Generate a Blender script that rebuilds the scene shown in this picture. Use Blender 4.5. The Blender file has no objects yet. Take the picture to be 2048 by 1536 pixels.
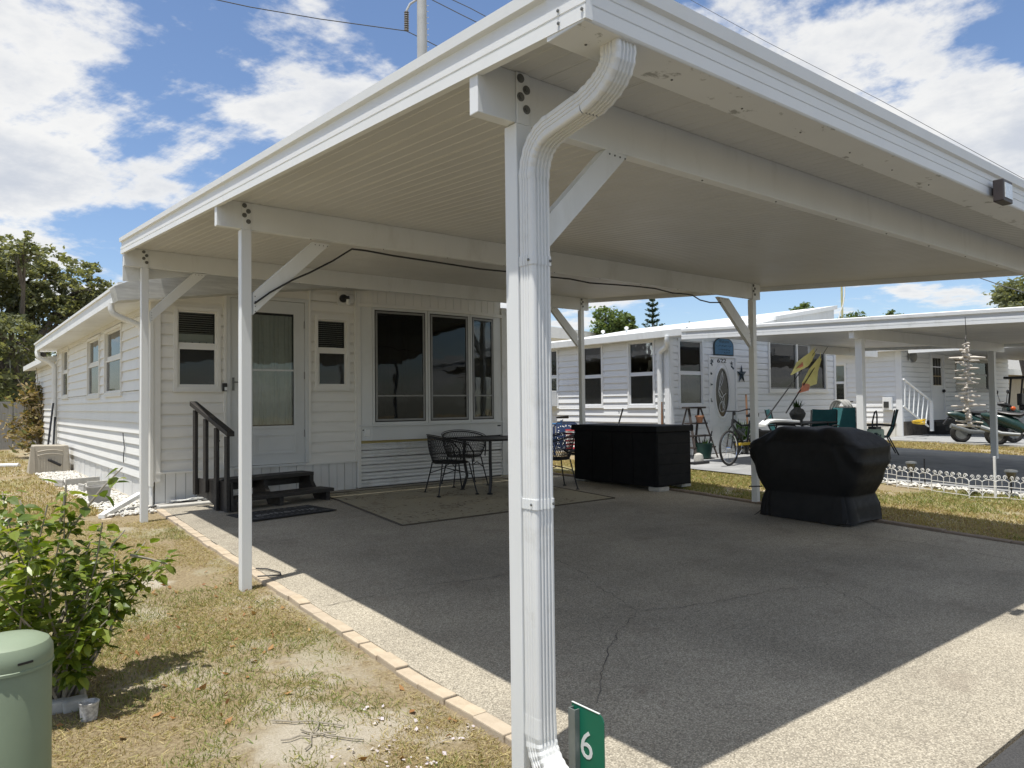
import bpy, bmesh, math, random
import numpy as np
from mathutils import Vector, Matrix
random.seed(7)
rng = np.random.default_rng(7)
PI = math.pi
rad = math.radians
S = bpy.context.scene
COL = S.collection

# ------------------------------------------------------------------ camera
CAM_H = 1.35
FPX = 1451.0                       # focal length in photo pixels (2048 wide)
YAW, PITCH, ROLL = rad(38.1), rad(1.55), rad(-0.66)
_f = Vector((math.sin(YAW)*math.cos(PITCH), math.cos(YAW)*math.cos(PITCH), math.sin(PITCH)))
_r0 = Vector((math.cos(YAW), -math.sin(YAW), 0.0))
_u0 = _r0.cross(_f)
CR = _r0*math.cos(ROLL) + _u0*math.sin(ROLL)
CU = -_r0*math.sin(ROLL) + _u0*math.cos(ROLL)
CF = _f
cam_data = bpy.data.cameras.new('camera')
cam_data.sensor_fit = 'HORIZONTAL'
cam_data.sensor_width = 36.0
cam_data.lens = FPX/2048*36.0
cam_data.clip_start = 0.05
cam_data.clip_end = 3000
cam = bpy.data.objects.new('camera', cam_data)
COL.objects.link(cam)
cam.matrix_world = Matrix(((CR.x, CU.x, -CF.x, 0), (CR.y, CU.y, -CF.y, 0), (CR.z, CU.z, -CF.z, CAM_H), (0, 0, 0, 1)))
S.camera = cam

# ------------------------------------------------------------------ light
SUN_DIR = Vector((0.2535, 0.0758, -1.0)).normalized()      # the way the light travels
SUN_EL = math.asin(-SUN_DIR.z)
SUN_AZ = math.atan2(-SUN_DIR.x, -SUN_DIR.y)
EXPOSURE = 0.3
SKY_STRENGTH = 0.115
SUN_STRENGTH = 4.8

def build_world():
    w = bpy.data.worlds.new('World'); S.world = w; w.use_nodes = True
    nt = w.node_tree; N = nt.nodes; L = nt.links
    N.clear()
    def nd(t, **k):
        n = N.new(t)
        for a, b in k.items(): setattr(n, a, b)
        return n
    def math_(op, a, b=None, c=None, clamp=False):
        n = nd('ShaderNodeMath', operation=op, use_clamp=clamp)
        for i, v in enumerate((a, b, c)):
            if v is None: continue
            if isinstance(v, (int, float)): n.inputs[i].default_value = v
            else: L.new(v, n.inputs[i])
        return n.outputs[0]
    sky = nd('ShaderNodeTexSky', sky_type='NISHITA', sun_disc=False)
    sky.sun_elevation = SUN_EL; sky.sun_rotation = SUN_AZ
    sky.altitude = 10; sky.air_density = 1.0; sky.dust_density = 0.6; sky.ozone_density = 2.2
    tc = nd('ShaderNodeTexCoord')
    sep = nd('ShaderNodeSeparateXYZ'); L.new(tc.outputs['Generated'], sep.inputs[0])
    # cloud layer: directions laid out on a flat deck high above
    zz = math_('MAXIMUM', math_('ADD', sep.outputs[2], 0.16), 0.05)
    u = math_('DIVIDE', sep.outputs[0], zz); v = math_('DIVIDE', sep.outputs[1], zz)
    comb = nd('ShaderNodeCombineXYZ'); L.new(u, comb.inputs[0]); L.new(v, comb.inputs[1])
    mp = nd('ShaderNodeMapping'); L.new(comb.outputs[0], mp.inputs[0])
    mp.inputs['Location'].default_value = CLOUD_OFF; mp.inputs['Rotation'].default_value = (0, 0, CLOUD_ROT)
    n1 = nd('ShaderNodeTexNoise', noise_dimensions='2D'); L.new(mp.outputs[0], n1.inputs['Vector'])
    n1.inputs['Scale'].default_value = CLOUD_SCALE; n1.inputs['Detail'].default_value = 10; n1.inputs['Roughness'].default_value = 0.60
    n1.inputs['Distortion'].default_value = 0.25
    n2 = nd('ShaderNodeTexNoise', noise_dimensions='2D'); L.new(mp.outputs[0], n2.inputs['Vector'])
    n2.inputs['Scale'].default_value = CLOUD_SCALE*3.2; n2.inputs['Detail'].default_value = 7; n2.inputs['Roughness'].default_value = 0.6
    s = math_('ADD', math_('MULTIPLY', n1.outputs['Fac'], 0.70), math_('MULTIPLY', n2.outputs['Fac'], 0.30))
    mr = nd('ShaderNodeMapRange', interpolation_type='SMOOTHSTEP')
    L.new(s, mr.inputs['Value']); mr.inputs['From Min'].default_value = CLOUD_LO; mr.inputs['From Max'].default_value = CLOUD_HI
    # thick parts of the deck are greyer underneath
    mr2 = nd('ShaderNodeMapRange', interpolation_type='SMOOTHSTEP')
    L.new(math_('ADD', math_('MULTIPLY', n1.outputs['Fac'], 0.55), math_('MULTIPLY', n2.outputs['Fac'], 0.45)), mr2.inputs['Value'])
    mr2.inputs['From Min'].default_value = 0.50; mr2.inputs['From Max'].default_value = 0.68
    cc = nd('ShaderNodeMix', data_type='RGBA')
    L.new(mr2.outputs[0], cc.inputs['Factor'])
    cc.inputs[6].default_value = (6.8, 6.75, 6.6, 1); cc.inputs[7].default_value = (4.5, 4.75, 5.2, 1)
    mix = nd('ShaderNodeMix', data_type='RGBA')
    L.new(math_('MULTIPLY', math_('MULTIPLY', mr.outputs[0], 0.94), math_('MULTIPLY', sep.outputs[2], 30.0, clamp=True)), mix.inputs['Factor'])
    gm = nd('ShaderNodeMix', data_type='RGBA', blend_type='MULTIPLY'); gm.inputs['Factor'].default_value = 1.0
    L.new(sky.outputs[0], gm.inputs[6]); gm.inputs[7].default_value = (1.0, 1.03, 1.10, 1)
    L.new(gm.outputs[2], mix.inputs[6]); L.new(cc.outputs[2], mix.inputs[7])
    bg = nd('ShaderNodeBackground'); L.new(mix.outputs[2], bg.inputs[0]); bg.inputs[1].default_value = SKY_STRENGTH
    out = nd('ShaderNodeOutputWorld'); L.new(bg.outputs[0], out.inputs[0])
CLOUD_OFF = (15.077, -14.708, 0); CLOUD_SCALE = 0.757; CLOUD_ROT = 4.435; CLOUD_LO = 0.475; CLOUD_HI = 0.545
build_world()
sun = bpy.data.lights.new('sun', 'SUN'); sun.energy = SUN_STRENGTH; sun.angle = rad(0.55); sun.color = (1.0, 0.96, 0.895)
sun_o = bpy.data.objects.new('sun', sun); COL.objects.link(sun_o)
sun_o.rotation_euler = SUN_DIR.to_track_quat('-Z', 'Y').to_euler(); sun_o.location = (0, 0, 30)
S.view_settings.view_transform = 'Standard'; S.view_settings.look = 'None'
S.view_settings.exposure = EXPOSURE; S.view_settings.gamma = 1.0
S.world.cycles.sampling_method = 'MANUAL'; S.world.cycles.sample_map_resolution = 512
S.cycles.use_denoising = True
S.cycles.max_bounces = 8; S.cycles.transparent_max_bounces = 24; S.cycles.diffuse_bounces = 4

# ------------------------------------------------------------------ photo pixel -> place
def ray(px, py): return CR*((px-1024)/FPX) + CU*(-(py-768)/FPX) + CF
C0 = Vector((0, 0, CAM_H))
def onX(px, py, X): d = ray(px, py); return C0 + d*(X/d.x)
def onY(px, py, Y): d = ray(px, py); return C0 + d*(Y/d.y)
def onZ(px, py, Z): d = ray(px, py); return C0 + d*((Z-CAM_H)/d.z)
GS = 0.0237
def gz(Y): return GS*min(max(Y-2.1, 0.0), 6.5)             # the lots rise gently from the street
def onG(px, py):
    z = 0.0; d = ray(px, py)
    for _ in range(50):
        p = C0 + d*((z-CAM_H)/d.z); z = .5*z + .5*gz(p.y)
    return p
def zr(Y): return 2.591 + 0.0719*(Y-2.083)                 # carport ceiling

# ------------------------------------------------------------------ mesh builder
def root_of(o):
    v = Vector((0, 0, 0))
    while o is not None: v += o.location; o = o.parent
    return v
class MB:
    def __init__(s): s.v = []; s.f = []; s.sm = []
    def add(s, vs, fs, smooth=False):
        b = len(s.v); s.v += [tuple(p) for p in vs]
        s.f += [tuple(i+b for i in f) for f in fs]; s.sm += [smooth]*len(fs); return s
    def box(s, x0, x1, y0, y1, z0, z1):
        vs = [(x, y, z) for z in (z0, z1) for y in (y0, y1) for x in (x0, x1)]
        return s.add(vs, [(0, 2, 3, 1), (4, 5, 7, 6), (0, 1, 5, 4), (2, 6, 7, 3), (0, 4, 6, 2), (1, 3, 7, 5)])
    def hexa(s, p): return s.add(p, [(0, 3, 2, 1), (4, 5, 6, 7), (0, 1, 5, 4), (1, 2, 6, 5), (2, 3, 7, 6), (3, 0, 4, 7)])
    def prism(s, poly, vec, smooth=False):                  # polygon swept along vec
        n = len(poly); vec = Vector(vec); a = [Vector(p) for p in poly]
        s.add(a + [p+vec for p in a], [tuple(range(n))[::-1], tuple(range(n, 2*n))])
        b = len(s.v) - 2*n
        for i in range(n):
            j = (i+1) % n; s.f.append((b+i, b+j, b+n+j, b+n+i)); s.sm.append(smooth)
        return s
    def bar(s, a, b, w, h=None, up=(0, 0, 1)):              # straight bar of rectangular section
        a = Vector(a); b = Vector(b); h = h or w; d = (b-a).normalized(); up = Vector(up)
        if abs(d.dot(up)) > .98: up = Vector((0, 1, 0))
        x = d.cross(up).normalized()*(w/2); y = x.cross(d).normalized()*(h/2)
        return s.hexa([a-x-y, a+x-y, a+x+y, a-x+y, b-x-y, b+x-y, b+x+y, b-x+y])
    def tube(s, pts, r, n=8, closed=False, cap=True):
        pts = [Vector(p) for p in pts]; m = len(pts); rs = r if isinstance(r, (list, tuple)) else [r]*m
        rings = []; nrm = None
        for i, p in enumerate(pts):
            if closed: t = pts[(i+1) % m]-pts[i-1]
            else: t = pts[min(i+1, m-1)]-pts[max(i-1, 0)]
            if t.length < 1e-9: t = Vector((0, 0, 1))
            t.normalize()
            if nrm is None:
                nrm = t.orthogonal().normalized()
            else:
                nrm = (nrm - t*nrm.dot(t))
                nrm = nrm.normalized() if nrm.length > 1e-6 else t.orthogonal().normalized()
            bn = t.cross(nrm)
            rings.append([p + (nrm*math.cos(2*PI*k/n) + bn*math.sin(2*PI*k/n))*rs[i] for k in range(n)])
        fs = []
        for i in range(m if closed else m-1):
            a, b = i*n, ((i+1) % m)*n
            for k in range(n): fs.append((a+k, a+(k+1) % n, b+(k+1) % n, b+k))
        s.add([q for g in rings for q in g], fs, True)
        if cap and not closed:
            b0 = len(s.v)-m*n
            s.f += [tuple(b0+k for k in range(n))[::-1], tuple(b0+(m-1)*n+k for k in range(n))]; s.sm += [False, False]
        return s
    def lathe(s, prof, c, n=20, axis='z', cap=True):        # prof: (radius, height) pairs
        c = Vector(c); vs = []; fs = []
        for r, h in prof:
            for k in range(n):
                a = 2*PI*k/n; x, y = r*math.cos(a), r*math.sin(a)
                vs.append(c + (Vector((x, y, h)) if axis == 'z' else Vector((h, x, y)) if axis == 'x' else Vector((x, h, y))))
        for i in range(len(prof)-1):
            for k in range(n): fs.append((i*n+k, i*n+(k+1) % n, (i+1)*n+(k+1) % n, (i+1)*n+k))
        s.add(vs, fs, True)
        if cap:
            b = len(s.v)-len(vs); m = len(prof)-1
            if prof[0][0] > 1e-6: s.f.append(tuple(b+k for k in range(n))[::-1]); s.sm.append(False)
            if prof[-1][0] > 1e-6: s.f.append(tuple(b+m*n+k for k in range(n))); s.sm.append(False)
        return s
    def ball(s, c, r, n=10, m=6, sc=(1, 1, 1)):
        c = Vector(c)
        p = [(r*math.sin(PI*i/m), -r*math.cos(PI*i/m)) for i in range(m+1)]
        t = MB(); t.lathe([(max(a, 1e-4), b) for a, b in p], (0, 0, 0), n, cap=False)
        return s.add([c+Vector((q[0]*sc[0], q[1]*sc[1], q[2]*sc[2])) for q in t.v], t.f, True)
    def grid(s, fn, nu, nv, smooth=True):
        vs = [fn(i/nu, j/nv) for j in range(nv+1) for i in range(nu+1)]
        fs = [(j*(nu+1)+i, j*(nu+1)+i+1, (j+1)*(nu+1)+i+1, (j+1)*(nu+1)+i) for j in range(nv) for i in range(nu)]
        return s.add(vs, fs, smooth)
    def xf(s, M):
        s.v = [tuple(M @ Vector(p)) for p in s.v]; return s
    def mesh(s, name, off=Vector((0, 0, 0)), bevel=0, normals=True, angle=35):
        me = bpy.data.meshes.new(name)
        a = np.array(s.v, float) - np.array(off)
        me.from_pydata(a.tolist(), [], s.f)
        me.polygons.foreach_set('use_smooth', np.array(s.sm if not bevel else [False]*len(s.f), bool))
        if normals or bevel:
            bm = bmesh.new(); bm.from_mesh(me)
            if normals: bmesh.ops.recalc_face_normals(bm, faces=bm.faces)
            if bevel:
                ed = [e for e in bm.edges if len(e.link_faces) == 2 and e.calc_face_angle(0) > .6]
                bmesh.ops.bevel(bm, geom=ed, offset=bevel, segments=2, affect='EDGES', profile=.6, clamp_overlap=True)
            bm.to_mesh(me); bm.free()
        if any(s.sm): me.set_sharp_from_angle(angle=rad(angle))
        return me
    def build(s, name, mat=None, parent=None, bevel=0, normals=True, angle=35):
        me = s.mesh(name, root_of(parent), bevel, normals, angle)
        if mat is not None:
            for m in (mat if isinstance(mat, (list, tuple)) else [mat]): me.materials.append(m)
        o = bpy.data.objects.new(name, me); COL.objects.link(o)
        if parent is not None: o.parent = parent
        return o
def tag(o, label=None, cat=None, group=None, kind=None):
    if label: o['label'] = label
    if cat: o['category'] = cat
    if group: o['group'] = group
    if kind: o['kind'] = kind
    return o
def thing(name, label, cat, loc=(0, 0, 0), group=None, rz=0):
    o = bpy.data.objects.new(name, None); COL.objects.link(o); o.location = loc; o.rotation_euler = (0, 0, rz)
    o.empty_display_size = .1
    return tag(o, label, cat, group)
def part(name, parent):                                       # a part that is only a holder of pieces
    o = bpy.data.objects.new(name, None); COL.objects.link(o); o.parent = parent; o.empty_display_size = .05
    return o
def structure(name, mb, mat, **k): return tag(mb.build(name, mat, **k), kind='structure')
def copy_tree(o, parent=None):
    c = o.copy(); COL.objects.link(c); c.parent = parent
    for ch in list(o.children): copy_tree(ch, c)
    return c
def share(name, me, parent, M=None):
    o = bpy.data.objects.new(name, me); COL.objects.link(o); o.parent = parent
    if M is not None: o.matrix_local = M
    return o
def text_mb(txt, size, M, ext=.002, align='CENTER', shear=0):  # lettering as a mesh
    cu = bpy.data.curves.new('lettering', 'FONT'); cu.body = txt; cu.size = size; cu.extrude = ext
    cu.align_x = align; cu.align_y = 'CENTER'; cu.shear = shear; cu.resolution_u = 3
    o = bpy.data.objects.new('lettering', cu); COL.objects.link(o)
    dg = bpy.context.evaluated_depsgraph_get()
    me = bpy.data.meshes.new_from_object(o.evaluated_get(dg))
    mb = MB(); mb.add([M @ v.co for v in me.vertices], [tuple(p.vertices) for p in me.polygons])
    bpy.data.objects.remove(o); bpy.data.curves.remove(cu); bpy.data.meshes.remove(me)
    return mb
def wall_M(u, z, Y, d=0):                                    # lettering flat on a wall that faces -Y
    return Matrix.Translation((u, Y-d, z)) @ Matrix.Rotation(PI/2, 4, 'X')

# ------------------------------------------------------------------ materials
class NT:
    def __init__(s, name):
        s.m = bpy.data.materials.new(name); s.m.use_nodes = True
        s.t = s.m.node_tree; s.t.nodes.clear(); s.o = s.n('ShaderNodeOutputMaterial')
        s._tc = None
    def n(s, t, **k):
        x = s.t.nodes.new(t)
        for a, b in k.items(): setattr(x, a, b)
        return x
    def l(s, a, b): s.t.links.new(a, b)
    def co(s):
        if s._tc is None: s._tc = s.n('ShaderNodeTexCoord').outputs['Object']
        return s._tc
    def noise(s, scale, detail=4, rough=.55, vec=None, stretch=None):
        x = s.n('ShaderNodeTexNoise'); x.inputs['Scale'].default_value = scale
        x.inputs['Detail'].default_value = detail; x.inputs['Roughness'].default_value = rough
        v = vec or s.co()
        if stretch:
            mp = s.n('ShaderNodeMapping'); mp.inputs['Scale'].default_value = stretch; s.l(v, mp.inputs[0]); v = mp.outputs[0]
        s.l(v, x.inputs['Vector']); return x.outputs['Fac']
    def ramp(s, fac, stops, interp='LINEAR'):
        r = s.n('ShaderNodeValToRGB'); r.color_ramp.interpolation = interp
        e = r.color_ramp.elements
        while len(e) < len(stops): e.new(0.5)
        for i, (p, c) in enumerate(stops):
            e[i].position = p; e[i].color = tuple(c)+(1,) if len(c) == 3 else c
        s.l(fac, r.inputs[0]); return r.outputs[0]
    def mix(s, fac, a, b, blend='MIX'):
        x = s.n('ShaderNodeMix', data_type='RGBA', blend_type=blend)
        for v, k in ((fac, 0), (a, 6), (b, 7)):
            if isinstance(v, (int, float)): x.inputs[k].default_value = v
            elif isinstance(v, tuple): x.inputs[k].default_value = v+(1,) if len(v) == 3 else v
            else: s.l(v, x.inputs[k])
        return x.outputs[2]
    def math(s, op, a, b=0.0, clamp=False):
        x = s.n('ShaderNodeMath', operation=op, use_clamp=clamp)
        for i, v in enumerate((a, b)):
            if isinstance(v, (int, float)): x.inputs[i].default_value = v
            else: s.l(v, x.inputs[i])
        return x.outputs[0]
    def bump(s, h, strength=.3, dist=.01):
        b = s.n('ShaderNodeBump'); b.inputs['Strength'].default_value = strength; b.inputs['Distance'].default_value = dist
        s.l(h, b.inputs['Height']); return b.outputs[0]
    def bsdf(s, col, rough=.6, metal=0, spec=.5, normal=None):
        p = s.n('ShaderNodeBsdfPrincipled')
        if isinstance(col, tuple): p.inputs['Base Color'].default_value = col+(1,)
        else: s.l(col, p.inputs['Base Color'])
        if isinstance(rough, (int, float)): p.inputs['Roughness'].default_value = rough
        else: s.l(rough, p.inputs['Roughness'])
        p.inputs['Metallic'].default_value = metal; p.inputs['Specular IOR Level'].default_value = spec
        if normal is not None: s.l(normal, p.inputs['Normal'])
        return p
    def out(s, x): s.l(x.outputs[0] if hasattr(x, 'outputs') else x, s.o.inputs[0]); return s.m
def sc3(c, k): return tuple(min(1, max(0, v*k)) for v in c)
def mat(name, col, rough=.6, var=.12, scale=5, metal=0, spec=.5, bump=0, bscale=80, bdist=.004, dirt=0, dscale=3, dcol=(.18, .16, .12), stretch=None, dlo=.55, dhi=.75):
    t = NT(name)
    c = t.ramp(t.noise(scale, 5, .6, stretch=stretch), [(.3, sc3(col, 1-var)), (.7, sc3(col, 1+var))])
    if dirt:
        f = t.ramp(t.noise(dscale, 8, .65, stretch=stretch), [(dlo, (0, 0, 0)), (dhi, (dirt,)*3)])
        c = t.mix(f, c, dcol)
    nrm = t.bump(t.noise(bscale, 3), bump, bdist) if bump else None
    rr = t.ramp(t.noise(scale*2.3, 3), [(.3, (max(.02, rough-.06),)*3), (.7, (min(1, rough+.06),)*3)])
    return t.out(t.bsdf(c, rr, metal, spec, nrm))
def leaf_mat(name, cols, rough=.5, trans=.35, spec=.35):
    t = NT(name)
    g = t.n('ShaderNodeNewGeometry')
    n = len(cols)
    c = t.ramp(g.outputs['Random Per Island'], [(i/max(1, n-1), k) for i, k in enumerate(cols)])
    p = t.bsdf(c, rough, 0, spec)
    tr = t.n('ShaderNodeBsdfTranslucent'); t.l(t.mix(1.0, c, (1.25, 1.15, .5), 'MULTIPLY'), tr.inputs[0])
    m = t.n('ShaderNodeMixShader'); m.inputs[0].default_value = trans
    t.l(p.outputs[0], m.inputs[1]); t.l(tr.outputs[0], m.inputs[2])
    return t.out(m)
def glass_mat(name, tint=(.62, .66, .66), rough=.015, boost=1.0, haze=0, hazec=(.2, .21, .2)):
    t = NT(name)
    fr = t.n('ShaderNodeFresnel'); fr.inputs[0].default_value = 1.52
    tr = t.n('ShaderNodeBsdfTransparent'); tr.inputs[0].default_value = tint+(1,)
    df = t.bsdf(hazec, .8, 0, .2)
    m0 = t.n('ShaderNodeMixShader'); m0.inputs[0].default_value = haze
    t.l(tr.outputs[0], m0.inputs[1]); t.l(df.outputs[0], m0.inputs[2])
    gl = t.n('ShaderNodeBsdfGlossy'); gl.inputs['Roughness'].default_value = rough
    # old panes are never quite flat
    t.l(t.bump(t.noise(2.2, 2), .05, .05), gl.inputs['Normal'])
    m = t.n('ShaderNodeMixShader'); t.l(t.math('MULTIPLY', fr.outputs[0], boost, True), m.inputs[0])
    t.l(m0.outputs[0], m.inputs[1]); t.l(gl.outputs[0], m.inputs[2])
    return t.out(m)
# ------------------------------------------------------------------ material library
M = {}
M['white'] = mat('white_aluminium', (.74, .755, .75), .42, .035, 3, spec=.5, bump=.12, bscale=160, bdist=.0015, dirt=.38, dscale=4.5, dcol=(.46, .455, .41), stretch=(1, 1, .28))
M['white_dirty'] = mat('weathered_white_aluminium', (.73, .74, .73), .45, .04, 3, dirt=.5, dscale=4, dcol=(.40, .39, .34), bump=.1, bscale=160, bdist=.001)
M['stucco_white'] = mat('embossed_white_aluminium', (.74, .755, .75), .5, .03, 3, bump=.5, bscale=420, bdist=.0012, dirt=.25, dscale=3, dcol=(.5, .5, .46))
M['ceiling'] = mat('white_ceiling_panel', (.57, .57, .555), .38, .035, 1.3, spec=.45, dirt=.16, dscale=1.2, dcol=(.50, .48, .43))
M['cream'] = mat('cream_vinyl_siding', (.76, .745, .695), .5, .035, 1.5, dirt=.28, dscale=1.6, dcol=(.50, .48, .41), bump=.1, bscale=150, bdist=.001, stretch=(1, 1, 2.5))
M['cream_side'] = mat('mildewed_vinyl_siding', (.735, .735, .71), .48, .03, 1.5, dirt=.42, dscale=.9, dcol=(.40, .40, .37), bump=.1, bscale=150, bdist=.001, stretch=(1, 1, .8), dlo=.56, dhi=.82)
M['trim'] = mat('cream_trim', (.74, .73, .685), .45, .04, 3, dirt=.25, dscale=3, dcol=(.45, .42, .35))
M['door_white'] = mat('storm_door_paint', (.60, .615, .605), .4, .04, 2, dirt=.2, dscale=3, dcol=(.42, .41, .37))
M['skirt'] = mat('vinyl_skirting', (.70, .70, .675), .5, .04, 3, dirt=.4, dscale=2.5, dcol=(.42, .39, .32), stretch=(1, 1, .6))
M['siding6'] = mat('white_vinyl_siding', (.73, .745, .755), .48, .03, 1.5, dirt=.18, dscale=2, dcol=(.5, .5, .48))
M['metal'] = mat('brushed_screw_metal', (.17, .175, .17), .45, .2, 30, metal=.6)
M['dull_alu'] = mat('dull_window_aluminium', (.24, .24, .23), .45, .1, 8, metal=.35)
M['pane'] = glass_mat('window_glass', tint=(.86, .89, .88), boost=1.0)
M['pane_screen'] = glass_mat('screened_glass', tint=(.60, .62, .62), boost=.75, haze=.22, hazec=(.10, .105, .105))
M['bay_pane'] = glass_mat('dim_bay_glass', tint=(.45, .47, .46), boost=.62)
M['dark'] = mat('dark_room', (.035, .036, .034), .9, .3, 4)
M['blind'] = mat('blind_slat', (.62, .61, .57), .6, .05)
M['curtain'] = mat('white_curtain', (.66, .66, .62), .85, .06, 12, bump=.2, bscale=300)
M['black_gap'] = mat('rubber_seal', (.02, .02, .02), .7, .2)
M['grey_flash'] = mat('worn_galvanised_band', (.50, .50, .47), .5, .2, 9, dirt=.5, dscale=6, dcol=(.30, .28, .24), stretch=(.4, 1, 3))
M['yellow_strip'] = mat('raw_yellow_lumber', (.50, .40, .16), .7, .2, 6, stretch=(.3, 2, 6))
M['dark_wood'] = mat('dark_stained_wood', (.028, .025, .022), .62, .3, 14, bump=.3, bscale=40, stretch=(1, 1, 4), dirt=.3, dscale=5, dcol=(.06, .05, .045))
M['iron'] = mat('black_wrought_iron', (.012, .012, .013), .5, .2, 20)
M['black_box'] = mat('black_resin', (.006, .0065, .008), .7, .15, 4, spec=.22, bump=.15, bscale=90)
M['cover'] = mat('black_grill_cover_cloth', (.0065, .0068, .0075), .6, .2, 6, spec=.3, bump=.25, bscale=260, bdist=.002)
M['black'] = mat('black_plastic', (.012, .012, .013), .45, .2, 8)
M['rubber'] = mat('black_rubber', (.016, .016, .016), .8, .25, 20)
M['chrome'] = mat('chrome', (.62, .63, .64), .18, .05, 8, metal=1)
M['steel'] = mat('grey_steel', (.20, .21, .21), .45, .15, 10, metal=.5)
M['pale_conc'] = mat('pale_concrete', (.43, .42, .385), .9, .16, 14, bump=.4, bscale=90, dirt=.4, dscale=5, dcol=(.26, .24, .2))
M['brick'] = None
t = NT('buff_brick')
_c = t.ramp(t.noise(9, 6, .7), [(.25, (.35, .28, .20)), (.5, (.47, .39, .285)), (.8, (.55, .475, .36))])
_oi = t.n('ShaderNodeObjectInfo')
_c = t.mix(t.math('MULTIPLY', _oi.outputs['Random'], .45), _c, (.40, .345, .28))
M['brick'] = t.out(t.bsdf(_c, .9, 0, .2, t.bump(t.noise(120, 4), .5, .004)))
M['beige_plastic'] = mat('beige_plastic', (.42, .38, .31), .5, .06, 4, dirt=.25, dscale=4, dcol=(.26, .23, .18))
M['grey_pot'] = mat('grey_resin_pot', (.33, .32, .30), .7, .1, 9, bump=.2, bscale=60)
M['ped_green'] = mat('utility_green', (.205, .255, .175), .5, .07, 3, dirt=.45, dscale=5, dcol=(.14, .165, .12), bump=.25, bscale=120, bdist=.001, dlo=.58, dhi=.8)
M['sign_green'] = mat('sign_green', (.006, .125, .072), .38, .08, 6, dirt=.2, dscale=8, dcol=(.03, .10, .07))
M['sign_white'] = mat('sign_number_white', (.62, .64, .62), .5, .05)
M['galv'] = mat('galvanised_post', (.20, .22, .21), .5, .2, 12, metal=.4)
M['teal'] = mat('teal_sling_fabric', (.012, .105, .115), .7, .12, 14, bump=.3, bscale=300)
M['mint'] = mat('mint_painted_tin', (.40, .52, .42), .5, .08, 6)
M['cane_iron'] = mat('white_wire', (.72, .72, .70), .5, .05)
M['drift'] = mat('bleached_driftwood', (.52, .48, .42), .85, .22, 16, bump=.4, bscale=60, stretch=(1, 1, 1))
M['hose'] = mat('grey_garden_hose', (.34, .345, .33), .5, .08)
M['yellow'] = mat('yellow_plastic', (.72, .48, .03), .5, .1)
M['flag_yellow'] = mat('yellow_flag_cloth', (.85, .80, .33), .8, .1, 6)
M['flag_red'] = mat('red_flag_cloth', (.78, .30, .20), .8, .1, 6)
M['terracotta'] = mat('terracotta', (.46, .22, .12), .85, .15, 9)
M['blue_paint'] = mat('blue_bicycle_paint', (.03, .15, .34), .3, .1)
M['navy'] = mat('navy_tube', (.014, .03, .085), .4, .15)
M['plaque'] = mat('blue_painted_plaque', (.05, .145, .24), .6, .12, 20)
M['plaque_edge'] = mat('dark_plaque_edge', (.012, .03, .04), .6, .1)
M['star'] = mat('dark_blue_metal_star', (.012, .032, .05), .5, .2, 18)
M['red_stripe'] = mat('red_webbing', (.34, .02, .03), .8, .1)
M['white_stripe'] = mat('white_webbing', (.75, .75, .72), .8, .05)
M['scooter'] = mat('dark_green_paint', (.012, .036, .030), .25, .1, spec=.6)
M['amber'] = mat('amber_lens', (.55, .09, .01), .25, .1)
M['shingle'] = mat('grey_shingle', (.25, .25, .24), .9, .15, 18, bump=.4, bscale=40)
M['beige_wall'] = mat('beige_wall', (.36, .33, .27), .85, .08, 4)
M['fence_wood'] = mat('grey_weathered_boards', (.23, .225, .21), .85, .2, 8, stretch=(3, 3, .5))
M['pole'] = mat('weathered_steel_pole', (.40, .41, .41), .6, .1, .6)
M['cable'] = mat('black_cable', (.02, .021, .022), .5, .2)
M['wire'] = mat('overhead_wire', (.07, .075, .08), .6, .1)
M['lens'] = mat('lamp_lens', (.68, .71, .72), .15, .2, 60)
M['bronze'] = mat('bronze_lamp_housing', (.035, .028, .03), .5, .15)
M['broom'] = mat('brown_wood_handle', (.20, .10, .05), .6, .2)
M['bark'] = mat('oak_bark', (.115, .10, .085), .95, .3, 6, bump=.6, bscale=14, bdist=.03, stretch=(1, 1, .25))
M['stem'] = mat('pale_shrub_stem', (.27, .24, .19), .8, .25, 20)
M['moss'] = leaf_mat('spanish_moss', [(.10, .115, .085), (.18, .19, .15)], .9, .15)
M['oak_leaf'] = leaf_mat('oak_leaves', [(.13, .155, .085), (.19, .215, .125), (.25, .27, .165)], .55, .5)
M['oak_leaf2'] = leaf_mat('willow_leaves', [(.09, .145, .045), (.13, .19, .065), (.17, .22, .09)], .55, .35)
M['pine_leaf'] = leaf_mat('norfolk_pine_needles', [(.015, .042, .02), (.03, .065, .03)], .6, .15)
M['hib_leaf'] = leaf_mat('hibiscus_leaves', [(.06, .105, .014), (.12, .185, .022), (.20, .27, .04), (.27, .33, .065)], .36, .5, .5)
M['dry_leaf'] = leaf_mat('dry_shrub_leaves', [(.10, .12, .03), (.20, .17, .06), (.28, .21, .10), (.34, .27, .16)], .7, .3)
M['fern'] = leaf_mat('potted_fern_leaves', [(.02, .05, .015), (.04, .09, .02)], .5, .3)
M['grass_blade'] = leaf_mat('straw_grass_blades', [(.22, .21, .075), (.38, .33, .14), (.48, .40, .20), (.25, .165, .085), (.52, .43, .23), (.32, .30, .105), (.56, .47, .28)], .75, .25)
M['grass_green'] = leaf_mat('green_grass_blades', [(.13, .18, .045), (.20, .235, .065), (.29, .29, .10), (.42, .36, .16)], .7, .25)
M['litter'] = leaf_mat('fallen_leaves', [(.26, .12, .045), (.36, .2, .08), (.20, .085, .035), (.46, .31, .13)], .7, .15)
M['petal'] = leaf_mat('pale_fallen_petals', [(.62, .55, .60), (.72, .68, .70)], .7, .3)
M['white_stone'] = mat('white_marble_chips', (.56, .545, .50), .8, .2, 25, bump=.4, bscale=70)

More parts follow.
